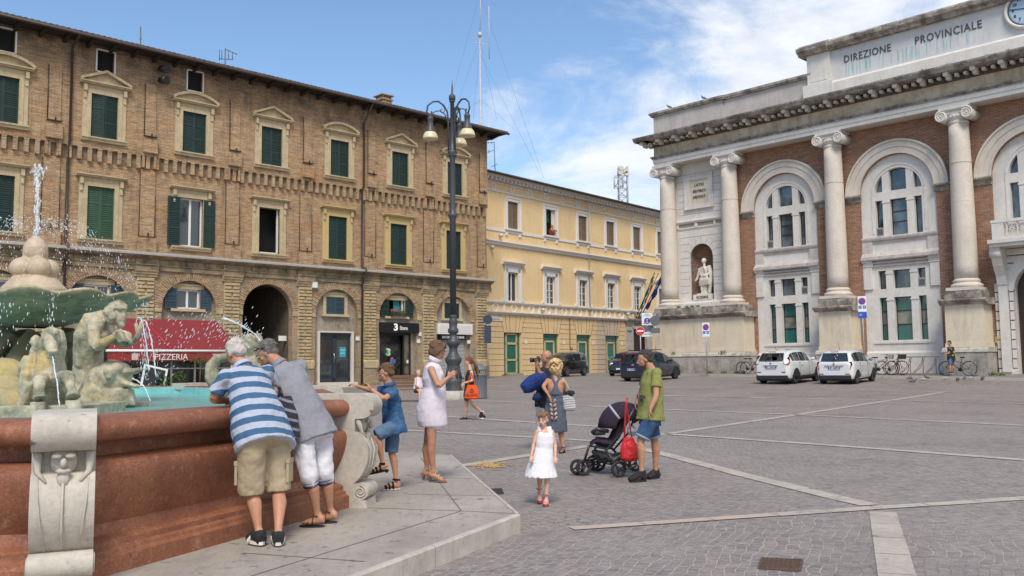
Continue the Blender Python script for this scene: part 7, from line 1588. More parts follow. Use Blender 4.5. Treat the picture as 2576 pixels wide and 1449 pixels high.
def mirror(t,x,y,z,m):
    for q in (-1,1): b=M(); b.ell((x,q*(y+.1),z),(.06,.10,.075),12,8); b.tube([(x,q*(y-.05),z-.04),(x,q*(y+.06),z-.02)],.025,6); b.obj('door_mirror',m,t)
def lines(t,xs,y,z0,z1):
    for x in xs:
        for q in (-1,1): b=M(); b.box(x,x+.008,*sorted((q*(y-.06),q*(y+.001))),z0,z1); b.obj('door_seam',m_blk,t)
def handles(t,xs,y,z,m):
    for x in xs:
        for q in (-1,1): b=M(); b.box(x,x+.16,*sorted((q*(y-.02),q*(y+.03))),z,z+.03); b.obj('door_handle',m,t,bevel=.008)
W=1.77; st=[(0,.35,.93,1.0,.70,.6,0),(.06,.28,.98,1.10,.80,.62,0),(.20,.26,1.02,1.22,.86,.60,0),(.42,.25,1.04,1.42,.88,.60,1),(.75,.25,1.03,1.53,.885,.60,1),(1.35,.25,1.01,1.565,.885,.61,1),(2.0,.25,.99,1.55,.885,.61,1),(2.5,.25,.985,1.43,.885,.60,1),(2.95,.25,1.0,1.10,.88,.6,0),(3.4,.25,.98,1.06,.88,.6,0),(3.85,.27,.88,.97,.83,.6,0),(4.08,.32,.72,.80,.72,.5,0),(4.13,.36,.62,.68,.62,.4,0)]
hd=R(50); x,y=place((12.95,41.65),hd,.78,1.5); t,_=car('parked_car','white crossover car with boomerang-shaped red tail lamps, parked nearest the corner pedestal',(x,y,0),hd,W,1.57,st,m_wp,2.53,.78,1,'ET 760KX')
seat_on(t,x,y,hd,4.13); finish(t,W,4.13,2.53,.78,.34,1.5,5)
rear(t,1,W,((-.0,.60,1.10),(.29,.53,1.43)),[(.0,.80,.90),(-.02,.62,.93),(-.0,.58,1.02),(.12,.66,1.09),(.30,.77,1.30),(.22,.83,1.05),(.12,.86,.95)],1.4)
plate(t,-.03,.80,'ET 760KX'); b=M(); b.ell((-.03,0,.96),(.02,.06,.045)); b.obj('badge',m_rim,t); b=M(); b.box(-.06,.0,-.35,.35,.88,.905); b.obj('boot_handle',m_wp,t,bevel=.01)
b=M(); b.box(-.01,.1,.5,.68,.54,.58); b.box(-.01,.1,-.68,-.5,.54,.58); b.obj('reflector',m_blk,t); mirror(t,2.55,.86,1.10,m_wp); lines(t,(1.22,2.3),.885,.4,.98); handles(t,(1.35,),.885,.85,m_wp); b=M(); b.tube([(.7,0,1.55),(.5,0,1.72)],.008,5); b.obj('aerial',m_blk,t); b=M(); b.box(.9,3.2,-.88,-.80,.26,.36); b.box(.9,3.2,.80,.88,.26,.36); b.obj('sill',m_blk,t)
# white small hatchback
W=1.70; st=[(0,.32,.86,.94,.66,.6,0),(.05,.25,.92,1.02,.76,.62,0),(.14,.24,.98,1.16,.82,.62,0),(.26,.24,1.0,1.38,.845,.62,1),(.5,.24,.99,1.49,.85,.61,1),(1.1,.24,.97,1.53,.85,.61,1),(1.75,.24,.95,1.52,.85,.60,1),(2.25,.24,.94,1.40,.85,.59,1),(2.75,.24,.96,1.04,.84,.6,0),(3.2,.25,.90,.97,.82,.6,0),(3.6,.28,.75,.84,.74,.5,0),(3.76,.32,.6,.68,.62,.4,0)]
hd=R(52); x,y=place((15.32,40.5),hd,.62,1.42); t,_=car('parked_car','small white hatchback with tall narrow tail lamps, parked to the right of the crossover',(x,y,0),hd,W,1.53,st,m_wp,2.39,.62,1,'')
seat_on(t,x,y,hd,3.76); finish(t,W,3.76,2.39,.62,.30,1.42,7)
rear(t,1,W,((.06,.62,1.02),(.22,.54,1.40)),[(.0,.70,.66),(.02,.60,.70),(.05,.66,1.0),(.07,.76,1.02),(.08,.79,.9)],1.4)
plate(t,-.02,.74,'EF 184PE'); b=M(); b.box(-.05,.0,-.42,.42,.835,.86); b.obj('chrome_strip',m_rim,t); b=M(); b.ell((-.02,0,.93),(.02,.05,.06)); b.obj('badge',m_rim,t)
b=M(); b.box(-.015,.1,.48,.68,.45,.49); b.box(-.015,.1,-.68,-.48,.45,.49); b.obj('reflector',m_rl,t); mirror(t,2.3,.83,1.05,mat('grey mirror',(.2,.2,.2),.4)); lines(t,(1.05,2.1),.85,.35,.95); handles(t,(1.2,),.85,.82,m_wp); b=M(); b.tube([(.9,0,1.53),(.7,0,1.85)],.008,5); b.obj('aerial',m_blk,t)
# dark blue estate-like hatchback
W=1.72; st=[(0,.34,.86,.94,.68,.6,0),(.05,.27,.93,1.02,.78,.62,0),(.12,.26,.97,1.15,.84,.64,0),(.22,.26,.98,1.40,.855,.64,1),(.5,.26,.97,1.50,.86,.63,1),(1.2,.26,.95,1.53,.86,.63,1),(1.9,.26,.93,1.51,.86,.62,1),(2.5,.26,.93,1.38,.86,.61,1),(3.0,.26,.95,1.03,.85,.6,0),(3.5,.27,.88,.96,.84,.6,0),(3.9,.30,.74,.82,.76,.5,0),(4.0,.34,.6,.68,.64,.4,0)]
hd=R(53); x,y=place((7.2,46.6),hd,.72,1.48); t,_=car('parked_car','dark blue hatchback with roof bars and a blue-edged plate, behind the man in green',(x,y,0),hd,W,1.53,st,m_dkb,2.49,.72,1,'')
seat_on(t,x,y,hd,4.0); finish(t,W,4.0,2.49,.72,.32,1.48,7)
rear(t,1,W,((.06,.64,1.0),(.2,.58,1.40)),[(.03,.74,.92),(.04,.66,.95),(.14,.62,1.30),(.2,.64,1.44),(.22,.70,1.40),(.16,.78,1.1)],1.4)
plate(t,-.02,.62,'DD 233NV',.1); b=M(); b.ell((-.02,.0,.86),(.02,.09,.04)); b.obj('badge',m_rim,t); mirror(t,2.5,.84,1.03,m_dkb); lines(t,(1.2,2.25),.86,.4,.93)
b=M(); 
for xx in (.9,1.8): b.tube([(xx,-.66,1.60),(xx,.66,1.60)],.02,6)
for q in (-1,1): b.tube([(.6,q*.6,1.53),(.7,q*.6,1.59),(2.0,q*.6,1.59),(2.1,q*.6,1.53)],.018,6)
b.obj('roof_bar',m_blk,t)
# black hatchback side on
W=1.59; st=[(0,.32,.86,.94,.64,.6,0),(.04,.26,.93,1.03,.74,.62,0),(.1,.25,.97,1.16,.78,.62,0),(.2,.25,.99,1.40,.79,.63,1),(.45,.25,.98,1.51,.795,.63,1),(1.1,.25,.96,1.54,.795,.63,1),(1.75,.25,.95,1.53,.795,.62,1),(2.3,.25,.94,1.40,.795,.6,1),(2.75,.25,.97,1.05,.785,.6,0),(3.15,.27,.92,1.0,.76,.6,0),(3.45,.3,.76,.84,.68,.5,0),(3.54,.34,.62,.7,.6,.4,0)]
c0_=gnd((1750+1325/3.0187)/1.4907,(960+1357/3.0187)/1.4907); hd=R(238)
cc,ss=cos(hd),sin(hd); lx,ly=.62,.71; x,y=c0_.x-(cc*lx-ss*ly),min(c0_.y,58.6)-(ss*lx+cc*ly)
t,_=car('parked_car','black hatchback seen side on in front of the yellow building',(x,y,0),hd,W,1.54,st,m_bkp,2.3,.62,1,''); seat_on(t,x,y,hd,3.54); finish(t,W,3.54,2.3,.62,.30,1.42,7); mirror(t,2.3,.78,1.05,m_bkp); lines(t,(1.15,2.1),.795,.35,.95); handles(t,(1.25,2.0),.795,.85,m_bkp)
# small dark car mostly hidden, facing the camera
hd=R(246); p=gnd((1900+862/2.07)/1.4907,(1250+333/2.07)/1.4907); L_=3.54; cc,ss=cos(hd),sin(hd); lx,ly=3.35,.2; x,y=p.x-(cc*lx-ss*ly)+.4,min(p.y,56)-(ss*lx+cc*ly)
t,_=car('parked_car','dark car showing one round headlamp behind the dark blue hatchback',(x,y,0),hd,W,1.5,st,m_dkb,2.3,.62,1,''); seat_on(t,x,y,hd,3.54); finish(t,W,3.54,2.3,.62,.30,1.42,7)
for q in (-1,1): b=M(); b.ell((3.42,q*.55,.72),(.08,.15,.12)); b.obj('headlamp',mat('headlamp',(.6,.6,.6),.1),t)
mirror(t,2.3,.78,1.05,m_bkp); b=M(); b.box(3.5,3.56,-.25,.25,.4,.5); b.obj('number_plate',m_pl2,t)
b=M(); P=[(2.42,-.55,1.36),(2.42,.55,1.36),(2.85,.62,1.06),(2.85,-.62,1.06)]; b.add([(x+.02,y,z+.03) for x,y,z in P],[(0,1,2,3),(3,2,1,0)]); b.obj('windscreen',m_cg,t)
# ================= street furniture and the rest =================
m_lamp=mat('graphite lamp iron',(.055,.058,.066),.45,var=.12,vs=8,bump=.1); m_shade=mat('cream lamp glass',(.68,.58,.36),.25,col2=(.62,.52,.32),sc=4,var=.05)
g0=gz(-2.3,35); t=thing('street_lamp','tall dark iron street lamp with three scrolled arms and cream glass shades','lamp',(-2.3,35,g0)); z_=lambda z:z-g0
b=M(); b.lathe([(r,z_(z)) for r,z in [(.36,.55),(.37,.62),(.32,.72),(.33,.9),(.335,1.05),(.30,1.08),(.27,1.3),(.24,1.55),(.25,1.62),(.33,1.78),(.33,1.86),(.26,1.92),(.17,2.1),(.15,2.25),(.19,2.32),(.26,2.42),(.265,2.52),(.20,2.6),(.14,2.72),(.13,2.8),(.2,2.86),(.21,2.98),(.15,3.05),(.16,3.2),(.185,3.3),(.15,3.38),(.13,3.45),(.17,3.5),(.12,3.55)]],28)
for k in range(14): a=2*PI*k/14; b.ell((.27*cos(a),.27*sin(a),z_(1.82)),(.055,.055,.08),6,5)
for k in range(12): a=2*PI*k/12; b.tube([(.31*cos(a),.31*sin(a),z_(1.1)),(.22*cos(a),.22*sin(a),z_(1.6))],[.03,.02],5)
b.obj('base',m_lamp,t)
b=M(); b.lathe([(r,z_(z)) for r,z in [(.125,3.5),(.12,7.3),(.15,7.36),(.18,7.45),(.18,7.5),(.13,7.55),(.12,7.7),(.11,7.75),(.105,9.7),(.14,9.78),(.19,9.95),(.19,10.02),(.12,10.08),(.10,10.4),(.085,10.5),(.08,12.0),(.12,12.02),(.12,12.06),(.05,12.08),(.13,12.1),(.13,12.16),(.14,12.22),(.1,12.3),(.04,12.34),(.03,12.6),(.0,12.95)]],20); b.obj('post',m_lamp,t)
def arm(ang,nm='arm'):
    c,s=cos(ang),sin(ang); P=lambda r,z:(r*c,r*s,z_(z)); m=M(); rr=.88
    m.tube([P(.16,9.85),P(.16,11.2),P(.20,11.6),P(.34,11.85),P(.56,12.0),P(.78,11.97),P(.98,11.8),P(1.02,11.55),P(.94,11.38),P(.84,11.36),P(.80,11.48),P(.84,11.58)],.035,8)
    m.tube([P(.18,11.1),P(.3,11.5),P(.5,11.62),P(.66,11.6),P(.8,11.5),P(.82,11.36)],.022,6); m.tube([P(.42,11.9),P(.3,11.72),P(.32,11.58),P(.44,11.56),P(.47,11.66),P(.4,11.7)],.018,6)
    m.tube([P(0,10.55),P(.2,10.55)],.03,6); m.tube([P(0,11.2),P(.2,11.2)],.03,6); m.tube([P(.16,9.8),P(.16,9.9)],.05,6); q=m.obj('arm',m_lamp,t)
    m=M(); m.lathe([(r,z_(z)) for r,z in [(.03,11.4),(.09,11.36),(.13,11.26),(.11,11.22),(.11,10.98),(.15,10.93),(.19,10.78),(.2,10.74)]],18,(rr*c,rr*s,0)); h=m.obj('lamp_housing',m_lamp,q)
    m=M(); m.lathe([(r,z_(z)) for r,z in [(.2,10.74),(.26,10.66),(.3,10.52),(.31,10.46),(.2,10.44)]],20,(rr*c,rr*s,0)); m.obj('lamp_shade',m_shade,q)
for a in (R(195),R(-45),R(75)): arm(a)
b=M(); b.lathe([(.9,-.15),(.9,.30),(.8,.33)],8); b.obj('plinth',m_face,t)
# bench
bx,byy=-3.75,33.7; t=thing('bench','wooden slatted bench with dark iron legs by the lamp base','bench',(bx,byy,gz(bx,byy)),R(4)); m_bw=mat('brown bench slat',(.16,.085,.05),.6,var=.2,vs=10)
b=M(); [b.box(-.9,.9,-.25+.11*k,-.16+.11*k,.43,.47) for k in range(4)]; b.obj('seat',m_bw,t)
b=M(); [b.box(-.9,.9,.22+.025*k,.25+.025*k,.52+.12*k,.62+.12*k) for k in range(4)]; b.obj('backrest',m_bw,t)
for q in (-.8,.8): b=M(); b.tube([(q,-.28,0),(q,-.2,.3),(q,-.25,.42),(q,.2,.42),(q,.33,.95)],.025,6); b.tube([(q,.3,0),(q,.18,.42)],.025,6); b.tube([(q,-.25,.42),(q,-.27,.66),(q,.2,.64)],.02,6); b.obj('leg',m_black,t)
# bin
p=gnd(1205,998); p=V(-1.3,35.2,gz(-1.3,35.2)); t=thing('litter_bin','grey metal litter bin with a domed lid beside the lamp plinth','litter bin',tuple(p)); m_gm=mat('grey cast metal',(.13,.14,.15),.5,var=.1)
b=M(); b.lathe([(.27,0),(.3,.03),(.27,.08),(.28,.85),(.32,.9),(.32,.95),(.28,.97)],16); [b.bar((.275*cos(a),.275*sin(a),.1),(.285*cos(a),.285*sin(a),.85),.03,.02) for a in [2*PI*k/16 for k in range(16)]]; b.obj('drum',m_gm,t)
b=M(); b.lathe([(.3,1.08),(.32,1.1),(.27,1.2),(.14,1.28),(.12,1.34),(.04,1.36)],16); [b.tube([(.24*cos(a),.24*sin(a),.95),(.24*cos(a),.24*sin(a),1.1)],.015,5) for a in (0,1.57,3.14,4.71)]; b.obj('lid',m_gm,t)
# road signs
m_sp=mat('galvanised pole',(.38,.39,.40),.4,metal=.3,var=.08); m_swh=mat('sign white',(.72,.72,.72),.4,var=.02); m_sbl=mat('sign blue',(.015,.08,.42),.4,var=.02); m_srd=mat('sign red',(.55,.02,.02),.4,var=.02); m_sgy=mat('sign back grey',(.11,.12,.13),.5,var=.1)
def signpole(label,p,h,rz): 
    t=thing('road_sign',label,'sign',tuple(p),rz); b=M(); b.tube([(0,.03,0),(0,.03,h)],.033,8); b.obj('pole',m_sp,t); return t
def disc(t,x,z,r,m,y=0,nm='disc',th=.012): b=M(); b.X=Matrix.Translation((x,y,z))@Matrix.Rotation(R(90),4,'X'); b.lathe([(r,0),(r,th)],28); return b.obj(nm,m,t)
def panel(t,x0,x1,z0,z1,m,y=-.01,nm='panel',par=None): b=M(); b.box(x0,x1,y-.01,y,z0,z1); return b.obj(nm,m,par or t)
def noparking(label,px,pyb,Yd,h,rz,blue=False):
    p=aty(px,pyb,Yd); p.z=gz(p.x,p.y)+.1; t=signpole(label,p,h,rz); q=panel(t,-.2,.2,h-.78,h,m_swh,0,'plate'); 
    a=disc(t,0,h-.25,.17,m_srd,-.012); disc(t,0,h-.25,.135,m_sbl,-.026); b=M(); b.bar((-.1,-.042,h-.15),(.1,-.042,h-.35),.035,.006,up=(0,1,0)); b.obj('bar',m_srd,a)
    for x,s in ((-.1,'P'),(.1,'&')): k=panel(t,x-.07,x+.07,h-.62,h-.47,m_sbl,-.012,'pictogram'); text(s,.12,'lettering',m_swh,k,(x,-.026,h-.55),ext=.002)
    if blue: k=panel(t,-.2,.2,h-1.1,h-.8,m_sbl,0,'blue_plate'); text('>',.22,'lettering',m_swh,k,(-.08,-.016,h-.94),ext=.002)
    return t
noparking('round no-parking sign on a thin pole before the corner pedestal',1779,940,50.5,2.95,R(-20)); p=onR(2176,900,-3.6)
noparking('no-parking sign with a blue plate below it, beside the small white car',2176,935,p.y,4.0,R(-20),True)
Yq=54.0
p=aty(1613,935,Yq); p.z=gz(p.x,p.y); t=signpole('round red no-entry sign above the dark blue car','' or p,2.9,R(-10)) if False else signpole('round red no-entry sign above the dark blue car',p,2.95,R(-10)); disc(t,0,2.72,.26,m_swh,-.005); a=disc(t,0,2.72,.245,m_srd,-.015); b=M(); b.box(-.18,.18,-.035,-.03,2.67,2.77); b.obj('bar',m_swh,a)
p=aty(1631,935,Yq+1); p.z=gz(p.x,p.y); t=signpole('square white end-of-pedestrian-area sign over two small direction plates',p,3.9,R(-10)); q=panel(t,-.33,.33,3.1,3.85,m_swh,0,'plate'); text('AREA',.11,'lettering',m_let,q,(0,-.012,3.76),ext=.002); text('PEDONALE',.09,'lettering',m_let,q,(0,-.012,3.66),ext=.002); a=disc(q,0,3.36,.19,m_sbl,-.012); b=M(); b.ell((0,-.03,3.45),(.03,.006,.03)); b.bar((0,-.03,3.42),(0,-.03,3.3),.06,.006,up=(0,1,0)); b.bar((0,-.03,3.32),(-.05,-.03,3.22),.03,.006,up=(0,1,0)); b.bar((0,-.03,3.32),(.05,-.03,3.22),.03,.006,up=(0,1,0)); b.obj('walker',m_swh,a); b=M(); b.bar((-.22,-.035,3.2),(.24,-.035,3.52),.05,.006,up=(0,1,0)); b.obj('bar',m_srd,a)
panel(t,-.35,.35,2.75,3.05,m_sgy,0,'dark_plate'); k=panel(t,-.35,.4,2.4,2.68,m_swh,0,'direction_plate'); text('CENTRO',.14,'lettering',m_let,k,(0,-.012,2.54),ext=.002)
p=aty(1651,935,Yq+.5); p.z=gz(p.x,p.y); t=signpole('back of a round grey sign at the corner of the white palace',p,3.8,R(-10)); disc(t,0,3.35,.3,m_sgy,.0); panel(t,-.28,.28,2.6,2.9,m_sgy,0,'small_plate')
p=aty(1228,965,53.2); p.z=gz(p.x,p.y); t=signpole('dark sign seen from behind at the corner of the brick palace',p,3.8,R(10)); disc(t,0,3.5,.28,mat('sign back blue',(.03,.045,.08),.5),.0); panel(t,-.2,.2,2.1,3.15,mat('sign back blue',(0,0,0)),0,'small_plate')
# bollards
for px,py in ((1230,0),(1995,0)): pass
for u in (4.9,13.2):
    p=BYM@V(u,-1.0,0); p.z=gz(p.x,p.y); t=thing('bollard','slim grey bollard '+('left of the photographer' if u<5 else 'between two teal doors')+' before the yellow building','bollard',tuple(p),0,'bollards before the yellow building'); b=M(); b.lathe([(.07,0),(.07,.95),(.075,.97),(.06,1.02),(.03,1.05)],12); b.obj('post',m_gm,t); b=M(); b.lathe([(.073,.75),(.073,.85)],12); b.obj('band',m_sgy,t)
# bicycles
def bike(label,p,rz,col,basket=None,steer=0,group='bicycles parked by the white palace'):
    t=thing('bicycle',label,'bicycle',tuple(p),rz,group); mc=mat('bike '+str(col),col,.35); r=.34
    for x in (-.53,.53):
        b=M(); b.tube([(x+r*cos(a),0,r+r*sin(a)) for a in [2*PI*k/30 for k in range(31)]],.019,6); w=b.obj('wheel',m_tyre2,t)
        b=M(); b.tube([(x,-.03,r),(x,.03,r)],.02,8); [b.tube([(x,0,r),(x+(r-.01)*cos(a),0,r+(r-.01)*sin(a))],.003,3) for a in [2*PI*k/16 for k in range(16)]]; b.obj('spokes',m_rim,w)
        b=M(); b.tube([(x+(r+.03)*cos(a),0,r+(r+.03)*sin(a)) for a in [R(20)+R(140)*k/10 for k in range(11)]],(.006),5); b.obj('mudguard',m_rim,t)
    b=M(); b.tube([(-.53,0,r),(-.1,0,.28),(.38,0,.72)],.016,6); b.tube([(-.1,0,.28),(-.22,0,.82)],.016,6); b.tube([(-.18,0,.62),(.38,0,.8)],.014,6) ; b.tube([(-.53,.0,r),(-.18,0,.66)],.011,6); b.tube([(.53,0,r),(.38,0,.72),(.34,0,.95)],.015,6); b.obj('frame',mc,t)
    b=M(); b.ell((-.24,0,.87),(.13,.08,.035)); b.obj('saddle',m_blk,t)
    b=M(); b.tube([(.2,-.27,1.0),(.34,-.12,1.03),(.34,.12,1.03),(.2,.27,1.0)],.013,6); b.obj('handlebar',m_rim,t)
    b=M(); b.tube([(-.16,-.08,.28),(-.04,-.08,.28)],.03,5); b.lathe([(.09,-.01),(.09,.01)],16,(-.1,-.03,.28)) if False else b.tube([(-.1,-.05,.28),(-.1,-.03,.28)],.09,14); b.tube([(-.53,-.03,r),(-.1,-.04,.28)],.012,4); b.obj('crank',m_blk,t)
    b=M(); b.box(-.75,-.4,-.06,.06,.70,.715); b.tube([(-.7,.05,.7),(-.53,.05,.34)],.006,4); b.obj('carrier',m_rim,t)
    if basket is not None: b=M(); b.prism([(.42,.78),(.66,.78),(.72,1.02),(.40,1.02)],-.15,.15,'y'); b.obj('basket',basket,t)
    return t
def rpt(u,y): p=RM@V(u,y,0); p.z=gz(p.x,p.y)+.13; return p
m_bk1=mat('dark wicker',(.04,.035,.03),.8); m_bk2=mat('grey wicker',(.3,.28,.25),.8)
def urx(px,w): q=onR(px,925,w); l=RM.inverted()@q; return l.x
UW=-1.9
bike('silver bicycle leaning against the corner plinth, left of the white crossover',rpt(urx(1886,UW),UW),R(-46),(.35,.35,.36)); bike('dark bicycle with raised handlebars standing half behind the white crossover',rpt(urx(1905,UW)+.1,UW-.45),R(-40),(.05,.05,.06))
bike('purple bicycle with a grey basket next to the small white car',rpt(urx(2212,UW),UW),R(-36),(.16,.06,.30),m_bk2); bike('cream bicycle with curved frame in the middle of the rack group',rpt(urx(2225,UW)+.0,UW-.4),R(-30),(.55,.48,.33)); bike('brown bicycle with a black front basket at the left end of the rack',rpt(urx(2248,UW),UW-.2),R(-50),(.25,.10,.05),m_bk1)
bike('black city bicycle standing alone beside the man in black',rpt((urx(2363,UW-.1)+urx(2456,UW-.1))/2,UW-.1),R(-46+180),(.03,.03,.035))
# bike rack
u0,u1=urx(2255,UW),urx(2362,UW); p=rpt(u0,UW); t=thing('bicycle_rack','rusty brown bicycle rack of curved bars below the arched windows','bicycle rack',tuple(p),R(-46)); m_rk=mat('rusty rack',(.11,.06,.045),.6,var=.2)
b=M(); L_=u1-u0; b.tube([(0,.2,.88),(L_,.2,.88)],.022,6); b.tube([(0,-.1,.04),(L_,-.1,.04)],.022,6); k=0
while k<=L_: 
    for d in (0,.09): b.tube([(k+d,.2,.88),(k+d-.04,.12,.6),(k+d-.2,.02,.3),(k+d-.42,-.08,.08)],.014,5)
    b.tube([(k,.2,.88),(k,.2,.02)],.016,5); k+=.62
b.obj('bars',m_rk,t)
# pigeons
m_pg=mat('pigeon grey',(.13,.14,.17),.7,col2=(.06,.065,.08),sc=12); m_pgw=mat('pigeon pale',(.38,.38,.40),.7,col2=(.12,.12,.15),sc=12)
def pigeon(label,p,rz,m,bend=0,s=1.0,group='pigeons feeding on the cobbles'):
    t=thing('pigeon',label,'pigeon',tuple(p),rz,group); b=M(); b.X=Matrix.Scale(s,4); b.tube([(-.2,0,.10),(-.1,0,.12),(0,0,.14),(.08,0,.155-.02*bend),(.13,0,.20-.12*bend),(.145,0,.23-.16*bend)],[(.02,.006),(.05,.04),(.062,.06),(.055,.055),(.028,.028),(.022,.022)],10,side=(0,1,0)); b.ell((.155,0,.245-.17*bend),(.028,.022,.022),10,8); b.tube([(.175,0,.24-.17*bend),(.2,0,.232-.19*bend)],[.007,.002],5); b.obj('body',m,t)
    for q in (-1,1): b=M(); b.X=Matrix.Scale(s,4); b.tube([(.02,q*.03,.09),(.02,q*.03,.0),(.05,q*.03,.0)],.006,4); b.obj('leg',mat('pigeon leg',(.4,.1,.08),.6),t)
def Zc(x,y): return ((2750+x/2.576)/1.4907,(1150+y/2.576)/1.4907)
for (x,y,rz,m,bd,lb) in ((1705,715,20,m_pg,1,'dark pigeon pecking at the left end of the flock'),(1735,752,-30,m_pg,0,'dark pigeon nearest the camera in the left pair'),(1840,730,160,m_pgw,1,'mottled pigeon with its head down in the middle pair'),(1872,712,200,m_pg,0,'dark pigeon behind the mottled one'),(2050,720,170,m_pgw,1,'pale pigeon pecking alone between the two groups'),(2172,730,90,m_pg,1,'dark pigeon facing away at the left of the right-hand group'),(2245,718,180,m_pg,1,'dark pigeon pecking next to a pale one'),(2285,718,0,m_pgw,1,'pale-winged pigeon touching the dark one'),(2325,680,175,m_pg,0,'black pigeon on the pavement in front of the kerb'),(2410,712,40,m_pg,1,'small dark pigeon at the far right of the flock')):
    d=ray(*Zc(x,y)); k=CP+d*(40.5/d.y); k=gnd(*Zc(x,y)); 
    if k.y>43: k=aty(*Zc(x,y),43-.35*(k.x-18))
    k.z=gz(k.x,k.y)+(.12 if y<690 else .005); pigeon(lb,k,R(rz),m,bd)
for i,(x,y,Yd,lb) in enumerate(((1726,256,54,'dark pigeon perched at the left end of the palace roof'),(1783,239,51.5,'dark pigeon perched further along the palace roof'))):
    l=RM.inverted()@aty(x,y,Yd); q=RM@V(-16.0 if i==0 else -13.4,-1.0,17.75); pigeon(lb,q,R(200),m_pg,0,1.1,'pigeons on the palace roof')
# masts and aerials
m_mast=mat('red white mast',(.50,.47,.47),.5,var=.05); m_wire=mat('thin wire',(.12,.13,.15),.6)
Ym=90.0
bt,tp=aty(1209,330,Ym),aty(1207,92,Ym); tip=aty(1210,-45,Ym)
t=thing('radio_mast','very tall thin stepped radio mast with guy wires behind the roofs','mast',(bt.x,Ym,10)); o_=V(bt.x,Ym,10)
b=M(); b.tube([V(bt.x,Ym,10)-o_,tp-o_],.075,6); b.tube([tp-o_,tip-o_],[.045,.03],6)
z=14.
while z<tp.z: f=(z-bt.z)/(tp.z-bt.z); x=bt.x+(tp.x-bt.x)*f; b.bar(V(x-.26,Ym,z)-o_,V(x+.26,Ym,z)-o_,.04,.04); z+=.75
b.obj('pole',m_mast,t); b=M(); b.bar(tp-o_+V(-.5,0,-.6),tp-o_+V(1.0,0,-.9),.06,.06); b.tube([tp-o_+V(.95,0,-2.4),tp-o_+V(.95,0,3.2)],.04,6); b.ell(tp-o_+V(0,0,.2),(.25,.25,.3)); b.obj('crossbar',m_mast,t)
b=M()
for a,c in (((1209,-20),(1120,300)),((1209,90),(1135,310)),((1209,-10),(1368,448)),((1209,140),(1360,440)),((1209,100),(1190,300)),((1209,110),(1250,300)),((1209,250),(1300,330)),((1209,250),(1160,290))): b.tube([aty(a[0],a[1],Ym)-o_,aty(c[0],c[1],Ym-4)-o_],.009,4)
b.obj('guy_wire',m_wire,t)
def aerial(label,a,c,Yd,arms,w=.035,nm='tv_aerial'):
    p0,p1=aty(*a,Yd),aty(*c,Yd); t=thing(nm,label,'aerial',tuple(p0-V(0,0,.8)),0,'aerials on the roofs'); o=p0-V(0,0,.8); b=M(); b.tube([(0,0,0),p1-o],w,5); b.obj('mast',m_sgy,t); b=M()
    for (x0,y0,x1,y1) in arms: b.tube([aty(x0,y0,Yd)-o,aty(x1,y1,Yd)-o],w*.6,4)
    if arms: b.obj('elements',m_sgy,t)
aerial('plain thin rod aerial on the brick palace roof near the left edge',(354,125),(354,67),45,[(351,98,357,98)])
aerial('double television aerial in the middle of the brick palace roof',(566,172),(567,122),48,[(552,148,586,150),(566,123,597,137),(552,124,552,152),(558,126,558,150),(575,128,575,148),(585,132,585,150)])
aerial('television aerial with three cross arms at the left end of the yellow building',(1246,428),(1243,358),66,[(1222,359,1245,358),(1225,383,1243,378),(1236,420,1252,412),(1228,363,1228,356),(1236,363,1236,356),(1230,386,1230,376)])
# telecom tower
Yt=85.; t=thing('telecom_tower','short lattice telecom tower with panel antennas behind the yellow building','tower',tuple(aty(1567,515,Yt)-V(0,0,2))); o=Vector(t.location); b=M(); w=.42
q0,q1=aty(1567,515,Yt)-V(0,0,2),aty(1567,420,Yt)
for dx in (-w,w):
    for dy in (-w,w): b.tube([q0+V(dx,dy,0)-o,q1+V(dx,dy,0)-o],.04,4)
z=q0.z;k=0
while z<q1.z-.7:
    for (ax_,ay_,bx_,by_) in ((-w,-w,w,-w),(w,-w,w,w),(w,w,-w,w),(-w,w,-w,-w)): b.tube([V(q0.x+ax_,Yt+ay_,z)-o,V(q0.x+bx_,Yt+by_,z+.7)-o],.03,4); b.tube([V(q0.x+ax_,Yt+ay_,z)-o,V(q0.x+bx_,Yt+by_,z)-o],.025,4)
    z+=.7
b.obj('lattice',m_sp,t); b=M(); c=aty(1556,458,Yt)-o; b.box(c.x-.5,c.x+.3,-.4,.4,c.z-.5,c.z+.5); b.obj('platform_cage',m_sp,t) if False else None
b=M(); 
for s in (-1,1):
    for s2 in (-1,1): b.tube([(c.x+s*.4,s2*.4,c.z-.55),(c.x+s*.4,s2*.4,c.z+.55)],.03,4)
    b.tube([(c.x-.4,s*.4,c.z+.5),(c.x+.4,s*.4,c.z+.5)],.03,4); b.tube([(c.x-.4,s*.4,c.z-.5),(c.x+.4,s*.4,c.z+.5)],.02,4); b.tube([(c.x-.4,s*.4,c.z-.5),(c.x+.4,s*.4,c.z-.5)],.03,4)
b.obj('cage',m_sp,t); 
for (x,y) in ((1563,424),(1574,430),(1561,434),(1577,437)): b=M(); p=aty(x,y,Yt-.5)-o; b.tube([p+V(0,-.1,0),p+V(0,.25,0)],.22,12); b.obj('dish',mat('cream antenna',(.58,.52,.42),.5),t)
b=M(); p=aty(1231,436,63.5); b.ell((0,0,0),(.42,.15,.4)); b.obj('satellite_dish',mat('dish grey',(.4,.4,.4),.4),base=tuple(p),label='pale satellite dish on the left end of the yellow building roof',category='dish')
